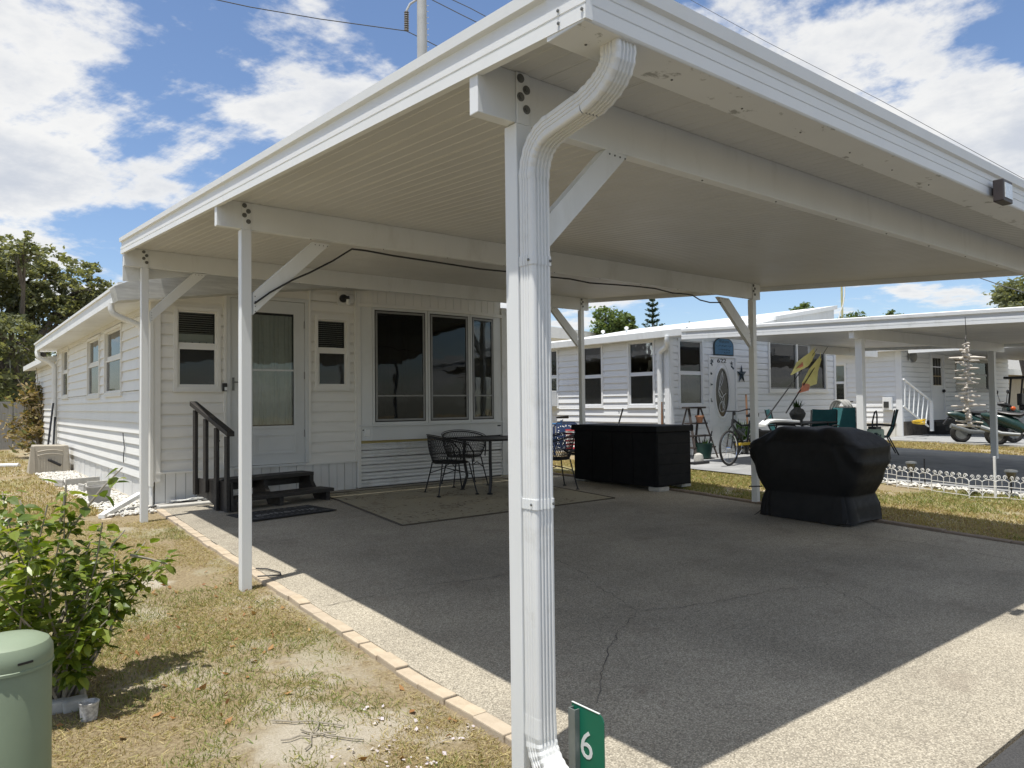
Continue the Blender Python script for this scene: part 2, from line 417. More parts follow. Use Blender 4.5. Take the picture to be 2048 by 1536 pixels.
BARE = [(onG(*q).x, onG(*q).y, r) for q, r in (((600, 1465), .34), ((310, 1160), .36))]
def ground_material():
    t = NT('dry_lawn_soil')
    a = t.ramp(t.noise(55, 6, .7), [(.25, (.13, .095, .055)), (.45, (.255, .20, .12)), (.62, (.36, .295, .18)), (.8, (.50, .42, .28))])
    b = t.ramp(t.noise(130, 5, .7), [(.3, (.34, .30, .225)), (.7, (.54, .49, .40))])         # bare sand
    g = t.ramp(t.noise(90, 5, .7), [(.3, (.12, .13, .04)), (.7, (.28, .25, .10))])
    m1 = t.ramp(t.noise(1.1, 7, .62), [(.50, (0, 0, 0)), (.60, (1, 1, 1))])
    m2 = t.ramp(t.noise(.55, 6, .6), [(.50, (0, 0, 0)), (.64, (.75, .75, .75))])
    wob = t.n('ShaderNodeTexNoise'); wob.inputs['Scale'].default_value = 2.6; wob.inputs['Detail'].default_value = 6; t.l(t.co(), wob.inputs['Vector'])
    bare = None
    for (cx, cy, r) in BARE:                                     # worn sandy patches in the lawn
        vm = t.n('ShaderNodeVectorMath', operation='DISTANCE'); t.l(t.co(), vm.inputs[0]); vm.inputs[1].default_value = (cx, cy, gz(cy)-.03)
        f = t.math('ADD', t.math('MULTIPLY', vm.outputs['Value'], -1.0/r), t.math('MULTIPLY', wob.outputs['Fac'], 1.1))
        bare = f if bare is None else t.math('MAXIMUM', bare, f)
    bm = t.ramp(bare, [(-.0, (0, 0, 0)), (.22, (1, 1, 1))])
    c = t.mix(bm, t.mix(m2, t.mix(m1, a, b), g), b)
    h = t.math('ADD', t.noise(70, 6, .75), t.noise(14, 4))
    return t.out(t.bsdf(c, .95, 0, .15, t.bump(h, .8, .02)))
def aggregate_material():
    t = NT('exposed_aggregate_concrete')
    v = t.n('ShaderNodeTexVoronoi'); v.inputs['Scale'].default_value = 150; t.l(t.co(), v.inputs['Vector'])
    hsv = t.n('ShaderNodeSeparateColor'); t.l(v.outputs['Color'], hsv.inputs[0])
    peb = t.ramp(hsv.outputs[0], [(.0, (.17, .155, .125)), (.2, (.30, .275, .225)), (.55, (.415, .38, .31)), (1, (.56, .52, .435))])
    edge = t.ramp(v.outputs['Distance'], [(.45, (0, 0, 0)), (.75, (1, 1, 1))])
    c = t.mix(edge, peb, (.28, .257, .212))
    # broad stains and tyre-worn patches
    st = t.ramp(t.noise(.75, 7, .6), [(.3, (.70, .69, .67)), (.7, (1.12, 1.10, 1.06))])
    c = t.mix(1.0, c, st, 'MULTIPLY')
    sp = t.ramp(t.noise(2.2, 7, .72), [(.56, (0, 0, 0)), (.72, (.5, .5, .5))])
    c = t.mix(sp, c, (.17, .14, .11))
    oil = t.ramp(t.noise(5.5, 4, .6), [(.70, (0, 0, 0)), (.76, (.45, .45, .45))])
    c = t.mix(oil, c, (.10, .085, .07))
    nr = t.bump(t.math('ADD', t.math('MULTIPLY', v.outputs['Distance'], -1.0), t.noise(18, 4)), .35, .004)
    return t.out(t.bsdf(c, .85, 0, .25, nr))
def slab6_material():
    t = NT('grey_neighbour_concrete')
    c = t.ramp(t.noise(2.2, 7, .65), [(.3, (.22, .225, .225)), (.7, (.34, .345, .345))])
    return t.out(t.bsdf(c, .85, 0, .3, t.bump(t.noise(60, 4), .3, .004)))
def asphalt_material():
    t = NT('asphalt')
    c = t.ramp(t.noise(160, 4, .8), [(.3, (.03, .03, .032)), (.7, (.085, .084, .082))])
    return t.out(t.bsdf(c, .9, 0, .25, t.bump(t.noise(190, 4), .7, .006)))
def rug_material():
    t = NT('woven_outdoor_rug')
    c = t.ramp(t.noise(60, 4), [(.3, (.33, .295, .21)), (.7, (.43, .39, .29))])
    return t.out(t.bsdf(c, .95, 0, .1, t.bump(t.noise(500, 2), .4, .002)))
M['ground'] = ground_material(); M['aggregate'] = aggregate_material(); M['slab6'] = slab6_material()
M['asphalt'] = asphalt_material(); M['rug'] = rug_material()
# ------------------------------------------------------------------ the setting
def lawn(Y): return gz(Y) - .03
def sheet(mb, rows, z):                                       # rows: (Y, x0, x1)
    vs = []; fs = []
    for Y, a, b in rows: vs += [(a, Y, z(Y)), (b, Y, z(Y))]
    for i in range(len(rows)-1): fs.append((2*i, 2*i+1, 2*i+3, 2*i+2))
    return mb.add(vs, fs)
structure('ground', sheet(MB(), [(-60, -250, 300), (2.1, -250, 300), (8.6, -250, 300), (600, -250, 300)], lawn), M['ground'])
structure('street', sheet(MB(), [(-9, -200, 250), (1.06, -200, 250)], lambda y: .004), M['asphalt'])
def interp(y, pts):
    pts = sorted(pts)
    if y <= pts[0][0]: return pts[0][1]
    for (a, b), (c, d) in zip(pts, pts[1:]):
        if y <= c: return b + (d-b)*(y-a)/(c-a)
    return pts[-1][1]
CURB_L = [(p.y, p.x) for p in (onG(*q) for q in ((330, 1025), (420, 1085), (545, 1165), (700, 1265), (860, 1370), (1015, 1460)))]
CURB_R = [(p.y, p.x) for p in (onG(*q) for q in ((1340, 980), (1500, 1005), (1730, 1040), (2048, 1090)))]
def curbL(y): return interp(y, CURB_L)
def curbR(y): return interp(y, CURB_R)
ys = [1.08, 1.5, 2.1, 2.6, 3.2, 4, 5, 6, 7, 8, 8.6, 9.2, 9.63]
mb = MB()
n = len(ys); vs = []
for y in ys:
    l, r = curbL(y)+.036, curbR(y)-.03
    if y < 1.6: l -= .0; r += .6*(1.6-y)
    vs += [(l, y, gz(y)-.12), (l, y, gz(y)), (r, y, gz(y)), (r, y, gz(y)-.12)]
fs = []
for i in range(n-1):
    a, b = 4*i, 4*i+4
    fs += [(a, a+1, b+1, b), (a+1, a+2, b+2, b+1), (a+2, a+3, b+3, b+2)]
fs += [(0, 1, 2, 3), (4*n-1, 4*n-2, 4*n-3, 4*n-4)]
mb.add(vs, fs)
driveway = structure('driveway', mb, M['aggregate'])

# brick edging, each brick a piece of the driveway
bl = MB().box(-.038, .038, -.11, .11, -.055, .002).mesh('brick', bevel=.006)
bl.materials.append(M['brick'])
y = 2.15; R2 = random.Random(3)
while y < 9.2:
    L = .218; yc = y+L/2
    tx = (curbL(y+L)-curbL(y))/L
    o = share('brick', bl, driveway, Matrix.Translation((curbL(yc)+R2.uniform(-.006, .006), yc, gz(yc)+R2.uniform(-.008, .004)))
              @ Matrix.Rotation(-math.atan(tx)+R2.uniform(-.035, .035), 4, 'Z') @ Matrix.Rotation(rad(1.2)+R2.uniform(-.02, .02), 4, 'X') @ Matrix.Diagonal((1, .985+R2.uniform(-.02, .01), 1, 1)))
    y += L+R2.uniform(.002, .008)
el = MB().box(-.05, .05, -.29, .29, -.06, .022).mesh('edging_block', bevel=.012)
el.materials.append(M['pale_conc'])
brown = mat('brown_edging_concrete', (.21, .165, .125), .9, .2, 12, bump=.4, bscale=90)
el.materials.clear(); el.materials.append(brown)
y = 1.3
while y < 9.0:
    yc = y+.29; tx = (curbR(y+.58)-curbR(y))/.58
    share('edging_block', el, driveway, Matrix.Translation((curbR(yc)+.03+R2.uniform(-.008, .008), yc, gz(yc)+R2.uniform(-.006, .006))) @ Matrix.Rotation(-math.atan(tx)+R2.uniform(-.012, .012), 4, 'Z') @ Matrix.Rotation(rad(1.3), 4, 'X'))
    y += .588
# cracks worn into the slab
crack_m = mat('open_crack', (.10, .09, .078), .95, .3, 30)
def crack(pts, w=.006, jit=.02, name='crack', z=.0035, m=None):
    P = [onG(*p) for p in pts]; Q = []
    for a, b in zip(P, P[1:]):
        k = max(2, int((b-a).length/.05))
        for i in range(k):
            t = i/k; c = a.lerp(b, t); d = (b-a).normalized()
            Q.append(c + Vector((-d.y, d.x, 0))*random.uniform(-jit, jit)*(1 if 0 < i else 0))
    Q.append(P[-1]); mb = MB(); vs = []
    for i, q in enumerate(Q):
        d = (Q[min(i+1, len(Q)-1)]-Q[max(i-1, 0)]).normalized(); nn = Vector((-d.y, d.x, 0))
        ww = w*random.uniform(.25, 1.0)*(1 if 0 < i < len(Q)-1 else .3)
        for s_ in (-.5, .5): vs.append((q.x+nn.x*ww*s_, q.y+nn.y*ww*s_, gz(q.y)+z))
    mb.add(vs, [(2*i, 2*i+1, 2*i+3, 2*i+2) for i in range(len(Q)-1)])
    return mb.build(name, m or crack_m, driveway, normals=False)
crack([(645, 1213), (700, 1202), (770, 1185), (810, 1175), (900, 1165), (960, 1160), (1010, 1148)], .009)
crack([(1183, 1417), (1202, 1382), (1207, 1340), (1225, 1284), (1245, 1256), (1274, 1223)], .006, .018)
crack([(1274, 1223), (1245, 1202), (1205, 1179), (1158, 1143), (1110, 1120)], .006, .02)
crack([(1274, 1223), (1330, 1217), (1368, 1215), (1425, 1207), (1496, 1190), (1578, 1177), (1650, 1172), (1655, 1161)], .006, .025)
crack([(1660, 1176), (1690, 1192), (1720, 1196), (1790, 1240)], .005, .02)
crack([(1640, 1062), (1840, 1088), (1939, 1104), (2040, 1123)], .009, .004)
crack([(1840, 1088), (1900, 1072)], .005, .006)

# concrete lip below the home's front wall
structure('threshold_slab', MB().box(2.02, 3.3, 9.34, 9.63, .05, .185), M['pale_conc'], bevel=.01)

# neighbour's slab and the slab of the house beyond
mb = MB(); sheet(mb, [(1.1, 11.74, 18.6), (2.1, 11.74, 18.6), (6.3, 11.74, 18.6), (6.5, 10.55, 18.6), (8.6, 10.55, 18.6), (10.16, 10.55, 18.6)], lambda y: gz(y)+.004)
neigh_slab = structure('neighbour_driveway', mb, M['slab6'])
mb = MB(); sheet(mb, [(1.1, 21.6, 34), (2.1, 21.6, 34), (8.6, 21.6, 34), (10.74, 21.6, 34)], lambda y: gz(y)+.004)
structure('far_driveway', mb, M['slab6'])
mb = MB()
for a, b in ((1.3, 3.7), (3.7, 6.1), (6.1, 8.5), (8.5, 10.7)):
    mb.add([(21.5, a, gz(a)+.03), (21.6, a, gz(a)+.03), (21.6, b-.02, gz(b)+.03), (21.5, b-.02, gz(b)+.03), (21.5, a, gz(a)-.05), (21.6, a, gz(a)-.05), (21.6, b-.02, gz(b)-.05), (21.5, b-.02, gz(b)-.05)],
           [(0, 1, 2, 3), (0, 4, 5, 1), (1, 5, 6, 2), (2, 6, 7, 3), (3, 7, 4, 0)])
structure('far_kerb', mb, M['pale_conc'])
# ------------------------------------------------------------------ the carport over the driveway
carport = thing('carport', 'large white aluminium carport with ribbed ceiling over the speckled driveway', 'carport', (1.7, 2.1, 0))
RX0, RX1, RY0, RY1 = 1.49, 8.42, 1.53, 8.68
SL = 0.0719
ceil = part('roof', carport)
x = RX0+.012
PW = .298
while x < RX1-.02:
    x1 = min(x+PW, RX1-.012)
    prof = [(x, .075), (x, .006), (x+.004, 0)]
    k = x
    while k+.074 < x1+.001:
        prof += [(k+.060, 0), (k+.063, -.002), (k+.069, -.002), (k+.072, 0)]; k += .0745
    prof += [(x1-.0015, 0), (x1-.0005, .006), (x1-.0005, .075)]
    y0, y1 = RY0+.15, RY1
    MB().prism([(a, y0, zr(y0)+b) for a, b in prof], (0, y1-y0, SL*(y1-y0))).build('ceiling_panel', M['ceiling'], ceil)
    x += PW
# left and right edge fascias, two lengths each with a visible joint
FP = [(.030, -.058), (0, -.058), (0, -.018), (.005, -.016), (.005, -.011), (0, -.009), (0, .016), (.010, .021), (.010, .066), (-.012, .072), (-.014, .112), (.002, .122), (.030, .124)]
for (xx, sg) in ((RX0, 1), (RX1, -1)):
    for ya, yb in ((RY0-.003, 5.065), (5.069, RY1+.03)):
        MB().prism([(xx+sg*a, ya, zr(ya)+b) for a, b in FP], (0, yb-ya, SL*(yb-ya))).build('fascia', M['stucco_white'], carport)
# front gutter
ZG = zr(RY0)-.060
GP = [(RY0+a, b) for a, b in ((.175, 0), (.004, 0), (0, .006), (0, .047), (.0035, .050), (0, .053), (0, .088), (.0035, .091), (0, .094), (0, .122), (-.016, .130), (-.020, .176), (-.005, .186), (.175, .186))]
gut_m = mat('stained_gutter_aluminium', (.735, .75, .75), .45, .03, 3, dirt=.75, dscale=13, dcol=(.24, .24, .22), stretch=(.7, 1, 1), bump=.3, bscale=380, bdist=.001, dlo=.60, dhi=.66)
gutter = MB().prism([(RX0+.003, a, ZG+b) for a, b in GP], (RX1-RX0-.006, 0, 0)).build('gutter', M['stucco_white'], carport)
MB().box(RX0+.004, RX1-.004, RY0+.006, RY0+.172, ZG-.002, ZG-.0005).build('gutter_underside', gut_m, gutter)
scm = MB().lathe([(.0055, 0), (.0055, .003), (.002, .005)], (0, 0, 0), 8).mesh('screw'); scm.materials.append(M['metal'])
def screw(p, parent, axis='-y', s=1.0):
    R = {'-y': Matrix.Rotation(PI/2, 4, 'X'), '-x': Matrix.Rotation(-PI/2, 4, 'Y'), '-z': Matrix.Rotation(PI, 4, 'X')}[axis]
    return share('screw', scm, parent, Matrix.Translation(Vector(p)-root_of(parent)) @ R @ Matrix.Scale(s, 4))
for px, py in ((1118, 47), (1117, 22), (1165, 18)):
    p = onX(px, py, RX0); screw(p+Vector((-.002, 0, 0)), carport, '-x', 1.0)
for q in range(7): screw((1.60+q*.42, RY0+.11, ZG-.002), gutter, '-z', .8)

# posts, beams, knee braces
PS = .072
POST_Y = (2.083, 5.24, 8.56)
RIGHT_X = (7.93, 7.94, 8.15)
BEAM_X1 = (8.12, 8.12, 8.34)
wash = MB().lathe([(.017, 0), (.017, .0025), (.009, .003), (.009, .008), (.001, .0085)], (0, 0, 0), 14).mesh('bolt'); wash.materials.append(M['metal'])
BEAM_D = .195
def bolts(x, y, z1, parent):
    for i, (du, dz) in enumerate(((-.014, .028), (.014, .066), (-.014, .098), (.014, .140))):
        share('bolt', wash, parent, Matrix.Translation(Vector((x+du, y-.001, z1-dz))-root_of(parent)) @ Matrix.Rotation(PI/2, 4, 'X'))
BRACE_L = (((1090, 505), (1088, 440), (1212, 297), (1256, 312)), ((507, 629), (506, 586), (625, 484), (660, 489)), ((301, 644), (300, 622), (387, 546), (414, 549)))
BRACE_R = (None, ((1503, 695), (1500, 662), (1458, 597), (1436, 593)), ((1157, 694), (1155, 668), (1115, 616), (1098, 614)))
for i, Y in enumerate(POST_Y):
    zt = zr(Y+.03); zb = lawn(Y)-.05
    beam = MB().box(1.50, BEAM_X1[i], Y+.010, Y+.062, zt-BEAM_D, zt-.002).build('beam', M['white'], carport, bevel=.003)
    for xs in np.arange(2.2, BEAM_X1[i]-.3, .62): screw((xs, Y+.036, zt-BEAM_D-.001), beam, '-z', .9)
    for side, X in ((0, 1.667), (1, RIGHT_X[i])):
        post = MB()
        z_b = zb if side == 0 else lawn(Y)-.03
        post.box(X, X+PS, Y, Y+PS, z_b, zt-BEAM_D-.004)
        post.box(X+.006, X+PS-.006, Y, Y+.008, zt-BEAM_D-.0035, zt-.004)      # front tongue that laps the beam
        p = post.build('post', M['white'], carport, bevel=.003)
        bolts(X+PS/2, Y, zt, p)
        br = (BRACE_L if side == 0 else BRACE_R)[i]
        if br is None: continue
        yb = Y+.012
        q = [onY(*c, yb) for c in br]
        b = MB().prism(q, (0, .045, 0)).build('knee_brace', M['white'], carport, bevel=.002)
        for a_, c_, off in ((q[2], q[3], -.018), (q[0], q[1], 0)):
            for k in range(4):
                f = .15+.7*k/3; pp = a_.lerp(c_, f)
                if off: pp = pp+Vector((0, 0, off))
                else: pp = pp+Vector((.014 if side == 0 else -.014, 0, 0))
                screw((pp.x, yb-.001, pp.z), b, '-y', .75)
# closing sheet between carport roof and the home's roof
q = [onY(240, 497, RY1+.01), onY(240, 562, RY1+.01), onY(470, 545, RY1+.01), onY(560, 538, RY1+.01)]
q[0].z = zr(RY1)+.05; q[0].x = RX0+.02; q[1].x = RX0+.02
pts = [q[0], q[1], q[2], q[3], Vector((8.3, RY1+.01, q[3].z+.12)), Vector((8.3, RY1+.01, zr(RY1)+.05))]
MB().prism(pts, (0, .02, 0)).build('end_panel', M['white_dirty'], carport)
MB().prism([(1.95, RY1+.035, 3.150), (1.95, RY1+.035, 3.165), (1.95, 10.1, 3.245), (1.95, 10.1, 3.230)], (6.3, 0, 0)).build('rear_shade_sheet', M['white_dirty'], carport)  # unseen sheet, added to keep sun off the home's front roof band

# downspout on the front post: pieces swept along its bends
def ds_profile(w=.092, d=.084):
    P = []
    r = .012
    for cx, cy, a0 in ((w/2-r, d/2-r, 0), (-w/2+r, d/2-r, 90), (-w/2+r, -d/2+r, 180), (w/2-r, -d/2+r, 270)):
        for k in range(4):
            a = rad(a0+30*k); P.append((cx+r*math.cos(a), cy+r*math.sin(a)))
        if a0 == 180:                                          # flutes on the front face
            for g in (-.024, -.008, .008, .024):
                P += [(g-.006, -d/2), (g-.0035, -d/2+.0065), (g+.0035, -d/2+.0065), (g+.006, -d/2)]
        if a0 == 90:
            for g in (.015, 0, -.015):
                P += [(-w/2, g+.004), (-w/2+.003, g+.002), (-w/2+.003, g-.002), (-w/2, g-.004)]
    return P
DSP = ds_profile()
def sweep(pts, name, parent, m, crimp=0, prof=DSP, x0=Vector((1, 0, 0)), scale=1.0):
    pts = [Vector(p) for p in pts]; mb = MB(); n = len(prof); vs = []; fs = []; xa = x0
    for i, p in enumerate(pts):
        t = (pts[min(i+1, len(pts)-1)]-pts[max(i-1, 0)]).normalized()
        xa = (xa-t*xa.dot(t)).normalized(); ya = xa.cross(t)
        k = scale*(1+crimp*(1 if i % 2 else -1))
        vs += [p+xa*(a*k)+ya*(b*k) for a, b in prof]
    for i in range(len(pts)-1):
        for j in range(n): fs.append((i*n+j, i*n+(j+1) % n, (i+1)*n+(j+1) % n, (i+1)*n+j))
    fs += [tuple(range(n))[::-1]]
    mb.add(vs, fs, False)
    return mb.build(name, m, parent, normals=True)
def bend(a, b, c, n=14):                                      # quadratic bend
    a, b, c = Vector(a), Vector(b), Vector(c)
    return [a*(1-t)**2+b*2*t*(1-t)+c*t*t for t in (i/n for i in range(n+1))]
dsm = M['white_dirty']
AX, AY = 1.7145, 2.0400
G = onZ(1236, 92, ZG)
z_lo = onY(1060, 345, AY).z
p_out = Vector((G.x, G.y, ZG+.01))
down = part('downspout', carport)
eA = Vector((AX, AY, z_lo+.115)); eB = Vector((p_out.x, p_out.y, ZG-.12))
mA = eA.lerp(eB, .30); mB = eA.lerp(eB, .68)
mA2 = eA.lerp(eB, .30)+Vector((0, 0, -.0)); 
sweep([p_out]+bend(p_out+Vector((0, 0, -.035)), eB+Vector((0, 0, .015)), mB, 13), 'elbow', down, dsm, .022)
sweep([mB, mA], 'diagonal_pipe', down, dsm, 0, scale=.965)
sweep(bend(mA, eA+Vector((0, 0, 0)), (AX, AY, z_lo-.03), 12), 'elbow', down, dsm, .022)
sweep([(AX, AY, z_lo-.02), (AX, AY, .21)], 'straight_pipe', down, dsm, 0, scale=.97)
sweep([(AX, AY, .225), (AX, AY, .155)]+bend((AX, AY, .15), (AX+.002, AY-.005, .035), (AX+.008, AY-.145, -.012), 14)[1:], 'elbow', down, dsm, .020)
for zc in (onY(1045, 520, AY).z, onY(1045, 1010, AY).z):
    sweep([(AX, AY-.0005, zc+.018), (AX, AY-.0005, zc-.018)], 'strap', down, M['white'], 0, scale=1.03)
    screw((AX+.034, AY-.045, zc), down, '-y', 1.0); screw((AX-.0485, AY-.02, zc), down, '-x', .9)
# flood lamp on the gutter
pf = onY(1998, 386, RY0-.03)
fl = thing('flood_lamp', 'small square bronze flood lamp fixed under the front gutter', 'lamp', pf)
hx, hz = .072, .062
MB().box(pf.x-hx, pf.x+hx, RY0-.075, RY0-.022, pf.z-hz, pf.z+hz).build('housing', M['bronze'], fl, bevel=.006)
MB().box(pf.x-hx+.018, pf.x+hx-.018, RY0-.079, RY0-.0755, pf.z-hz+.02, pf.z+hz-.02).build('lens', M['lens'], fl)
MB().box(pf.x-.02, pf.x+.02, RY0-.022, RY0+.004, pf.z-.01, pf.z+.03).build('bracket', M['bronze'], fl)
# cable strung along the middle beam
def px_path(pts, Y): return [onY(*p, Y) for p in pts]
yb = POST_Y[1]-.008
cb = px_path([(509, 607), (540, 585), (585, 560), (620, 545), (665, 522), (704, 498), (730, 501), (790, 512), (870, 524), (960, 538), (1012, 543)], yb)
cb += px_path([(1092, 553), (1140, 558), (1180, 566), (1225, 569), (1265, 572), (1310, 577), (1345, 586), (1370, 588), (1384, 590), (1400, 600), (1420, 605), (1442, 605)], yb)
tag(MB().tube(cb, .0075, 6).build('power_cable', M['cable']), 'dark electric cable sagging along the middle carport beam', 'cable')
# ------------------------------------------------------------------ walls, siding, windows
def W_(plane, pos):
    return (lambda u, d, z: (u, pos-d, z)) if plane == 'Y' else (lambda u, d, z: (pos-d, u, z))
def wbox(mb, W, u0, u1, d0, d1, z0, z1):
    return mb.hexa([W(u0, d0, z0), W(u1, d0, z0), W(u1, d1, z0), W(u0, d1, z0), W(u0, d0, z1), W(u1, d0, z1), W(u1, d1, z1), W(u0, d1, z1)])
def ring(mb, W, u0, u1, z0, z1, w, d0, d1):
    wbox(mb, W, u0, u0+w, d0, d1, z0, z1); wbox(mb, W, u1-w, u1, d0, d1, z0, z1)
    wbox(mb, W, u0+w, u1-w, d0, d1, z0, z0+w); wbox(mb, W, u0+w, u1-w, d0, d1, z1-w, z1)
    return mb
def siding(wall, plane, pos, u0, u1, z0, z1, pitch, holes, m, lap=.017, top=None):
    W = W_(plane, pos); z = z0; R = random.Random(int(u0*100))
    while z < z1-.01:
        zb = min(z+pitch, z1)
        cuts = sorted({z, zb} | {h for o in holes for h in (o[2], o[3]) if z < h < zb})
        for a, b in zip(cuts, cuts[1:]):
            if b-a < .006: continue
            iv = [(u0, u1)]
            for h0, h1, h2, h3 in holes:
                if h2 < b-.001 and h3 > a+.001:
                    nv = []
                    for p, q in iv:
                        if h1 <= p or h0 >= q: nv.append((p, q)); continue
                        if h0 > p: nv.append((p, h0))
                        if h1 < q: nv.append((h1, q))
                    iv = nv
            for p, q in iv:
                if q-p < .008: continue
                da = lap*(1-(a-z)/pitch)+.003; db = lap*(1-(b-z)/pitch)+.003
                bb = b
                if top is not None:                              # sloping or curved top edge
                    mx = max(top(p), top(q))
                    if a >= mx: continue
                j = R.uniform(-.0012, .0012)
                da += j
                (dutch if plane == 'Y' else clap)(W, p, q, a, bb, z, pitch, lap, j).build('siding_plank', m, wall, normals=True)
        z = zb
def dutch(W, p, q, a, b, z, pitch, lap, j):                   # plank with a bevelled top shoulder and a shadow gap
    prof = [(-.008, a), (lap+.004+j, a)]; s0 = z+pitch*.70; s1 = z+pitch*.985
    if a < s0 < b: prof.append((lap+j, s0))
    if b > s0:
        f = (b-s0)/(pitch*.30); prof.append((max(.0, lap*(1-f)), b))
    else: prof.append((lap+.001+j, b))
    prof.append((-.008, b))
    n = len(prof); mb = MB()
    mb.add([W(p, d, h) for d, h in prof]+[W(q, d, h) for d, h in prof], [tuple(range(n)), tuple(range(2*n-1, n-1, -1))]+[(i, (i+1) % n, n+(i+1) % n, n+i) for i in range(n)])
    return mb
def clap(W, p, q, a, b, z, pitch, lap, j):                    # plain sloping plank with a lip
    da = lap*(1-(a-z)/pitch)+.004+j; db = lap*(1-(b-z)/pitch)
    return MB().hexa([W(p, da, a), W(q, da, a), W(q, -.008, a), W(p, -.008, a), W(p, db, b), W(q, db, b), W(q, -.008, b), W(p, -.008, b)])
def blinds(mb, W, u0, u1, z0, z1, d, gap=.028):
    z = z1
    while z > z0:
        wbox(mb, W, u0, u1, d-.010, d+.010, z-.003, z); z -= gap
def drape(mb, W, u0, u1, z0, z1, d, folds=9, amp=.014, flare=0):
    def fn(i, j):
        u = u0+(u1-u0)*i; k = 1+flare*(1-j)
        dd = d + amp*math.sin(i*folds*2*PI)*(0.55+.45*(1-j)) + amp*.5*math.sin(i*folds*1.37*2*PI+1.3+j)
        uu = u + .01*math.sin(j*5+i*9)*(1-j)
        return W(uu, dd, z0+(z1-z0)*j)
    return mb.grid(fn, folds*8, 8)
def window(home, plane, pos, u0, u1, z0, z1, split=.5, cas=.045, mt=None, inner='blind', sash=.028, pane=None, sill=True, drop=.45, screen=True):
    W = W_(plane, pos); mt = mt or M['trim']; pane = pane or M['pane']
    f = ring(MB(), W, u0, u1, z0, z1, cas, -.03, .034)
    if sill: wbox(f, W, u0-.012, u1+.012, .0, .046, z0-.022, z0-.0005)
    win = f.build('window', mt, home, bevel=.003)
    a0, a1, b0, b1 = u0+cas, u1-cas, z0+cas, z1-cas
    zm = b0+(b1-b0)*split
    s = ring(MB(), W, a0+.0005, a1-.0005, b0+.0005, zm+.02, sash, -.02, .012)
    wbox(s, W, a0+.0005, a1-.0005, -.03, -.004, zm+.021, zm+.055)
    ring(s, W, a0+.0005, a1-.0005, zm+.056, b1-.0005, sash*.7, -.03, -.006)
    s.build('sash', mt, win)
    g = W_(plane, pos)
    wbox(MB(), g, a0+sash, a1-sash, -.008, -.004, b0+sash, zm+.02-sash).build('pane', M['pane_screen'] if screen else pane, win)
    wbox(MB(), g, a0+sash*.7, a1-sash*.7, -.020, -.016, zm+.056+sash*.7, b1-sash*.7).build('pane', pane, win)
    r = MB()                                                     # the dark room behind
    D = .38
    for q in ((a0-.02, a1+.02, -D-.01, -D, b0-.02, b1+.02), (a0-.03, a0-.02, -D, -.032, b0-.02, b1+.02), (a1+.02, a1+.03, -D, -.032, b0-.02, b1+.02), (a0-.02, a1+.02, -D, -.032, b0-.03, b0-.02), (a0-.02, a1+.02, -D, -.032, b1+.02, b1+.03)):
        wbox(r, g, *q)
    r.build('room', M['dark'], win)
    if inner in ('blind', 'valance'):
        b = MB(); blinds(b, g, a0+.02, a1-.02, b1-(b1-b0)*drop, b1-.02, -.075)
        b.build('blind', M['blind'], win)
    if inner == 'valance':
        mbv = MB(); n = 5; zt, zl = b1-(b1-b0)*.30, b1-(b1-b0)*.40
        for k in range(n):
            ua = a0+.02+(a1-a0-.04)*k/n; ub = a0+.02+(a1-a0-.04)*(k+1)/n
            mbv.add([g(ua, -.06, zt), g(ub, -.06, zt), g(ub, -.06, zl), g((ua+ub)/2, -.06, zl-.07), g(ua, -.06, zl)], [(0, 1, 2, 3, 4)])
        mbv.build('lace_valance', M['curtain'], win, normals=False)
    if inner == 'curtain':
        drape(MB(), g, a0+.02, a1-.02, b0+.02, b1-.02, -.09, 7).build('curtain', M['curtain'], win, normals=False)
    if inner == 'shade':
        wbox(MB(), g, a0+.01, a1-.01, -.07, -.066, b1-(b1-b0)*drop, b1-.01).build('roller_shade', M['blind'], win)
    return (u0+.008, u1-.008, z0+.008, z1-.008)

# ------------------------------------------------------------------ the mobile home
YM, XM = 9.636, 2.0
home = thing('mobile_home', 'long white vinyl-sided mobile home behind the carport, with bay window', 'mobile home', (4.5, 9.7, gz(9.6)))
PITCH_S = .141
YB = 18.8
K = .931
def sY(*v): return tuple(round(a*K, 3) for a in v)
holesF = []
holesF.append(window(home, 'Y', YM, *sY(2.40, 3.005, 1.68, 2.80), split=.5, inner='valance', drop=.30))
holesF.append(window(home, 'Y', YM, *sY(4.36, 4.925, 1.70, 2.80), split=.5, inner='blind', drop=.42))
# storm door
d0, d1, e0, e1 = sY(3.08, 4.26, .615, 3.03)
W = W_('Y', YM)
ring_ = MB(); wbox(ring_, W, d0, d0+.05, -.03, .036, e0, e1); wbox(ring_, W, d1-.05, d1, -.03, .036, e0, e1); wbox(ring_, W, d0+.05, d1-.05, -.03, .036, e1-.05, e1); wbox(ring_, W, d0+.05, d1-.05, -.03, .05, e0-.03, e0)
door = ring_.build('door', M['door_white'], home, bevel=.003)
g0, g1, h0, h1 = sY(3.43, 4.045, 1.165, 2.80)
lf = MB(); l0, l1 = d0+.055, d1-.055; lz0, lz1 = e0+.005, e1-.055
wbox(lf, W, l0, g0, -.02, .018, lz0, lz1); wbox(lf, W, g1, l1, -.02, .018, lz0, lz1)
wbox(lf, W, g0, g1, -.02, .018, lz0, h0); wbox(lf, W, g0, g1, -.02, .018, h1, lz1)
lf.build('door_leaf', M['door_white'], door)
gf = ring(MB(), W, g0-.03, g1+.03, h0-.03, h1+.03, .036, .0185, .028); zm_ = 1.97*K
wbox(gf, W, g0+.006, g1-.006, .003, .022, zm_-.012, zm_+.012)
gf.build('glass_bead', M['door_white'], door, bevel=.002)
wbox(MB(), W, g0, g1, .000, .004, h0, zm_-.012).build('pane', M['pane'], door)
wbox(MB(), W, g0, g1, .004, .008, zm_+.012, h1).build('pane', M['pane'], door)
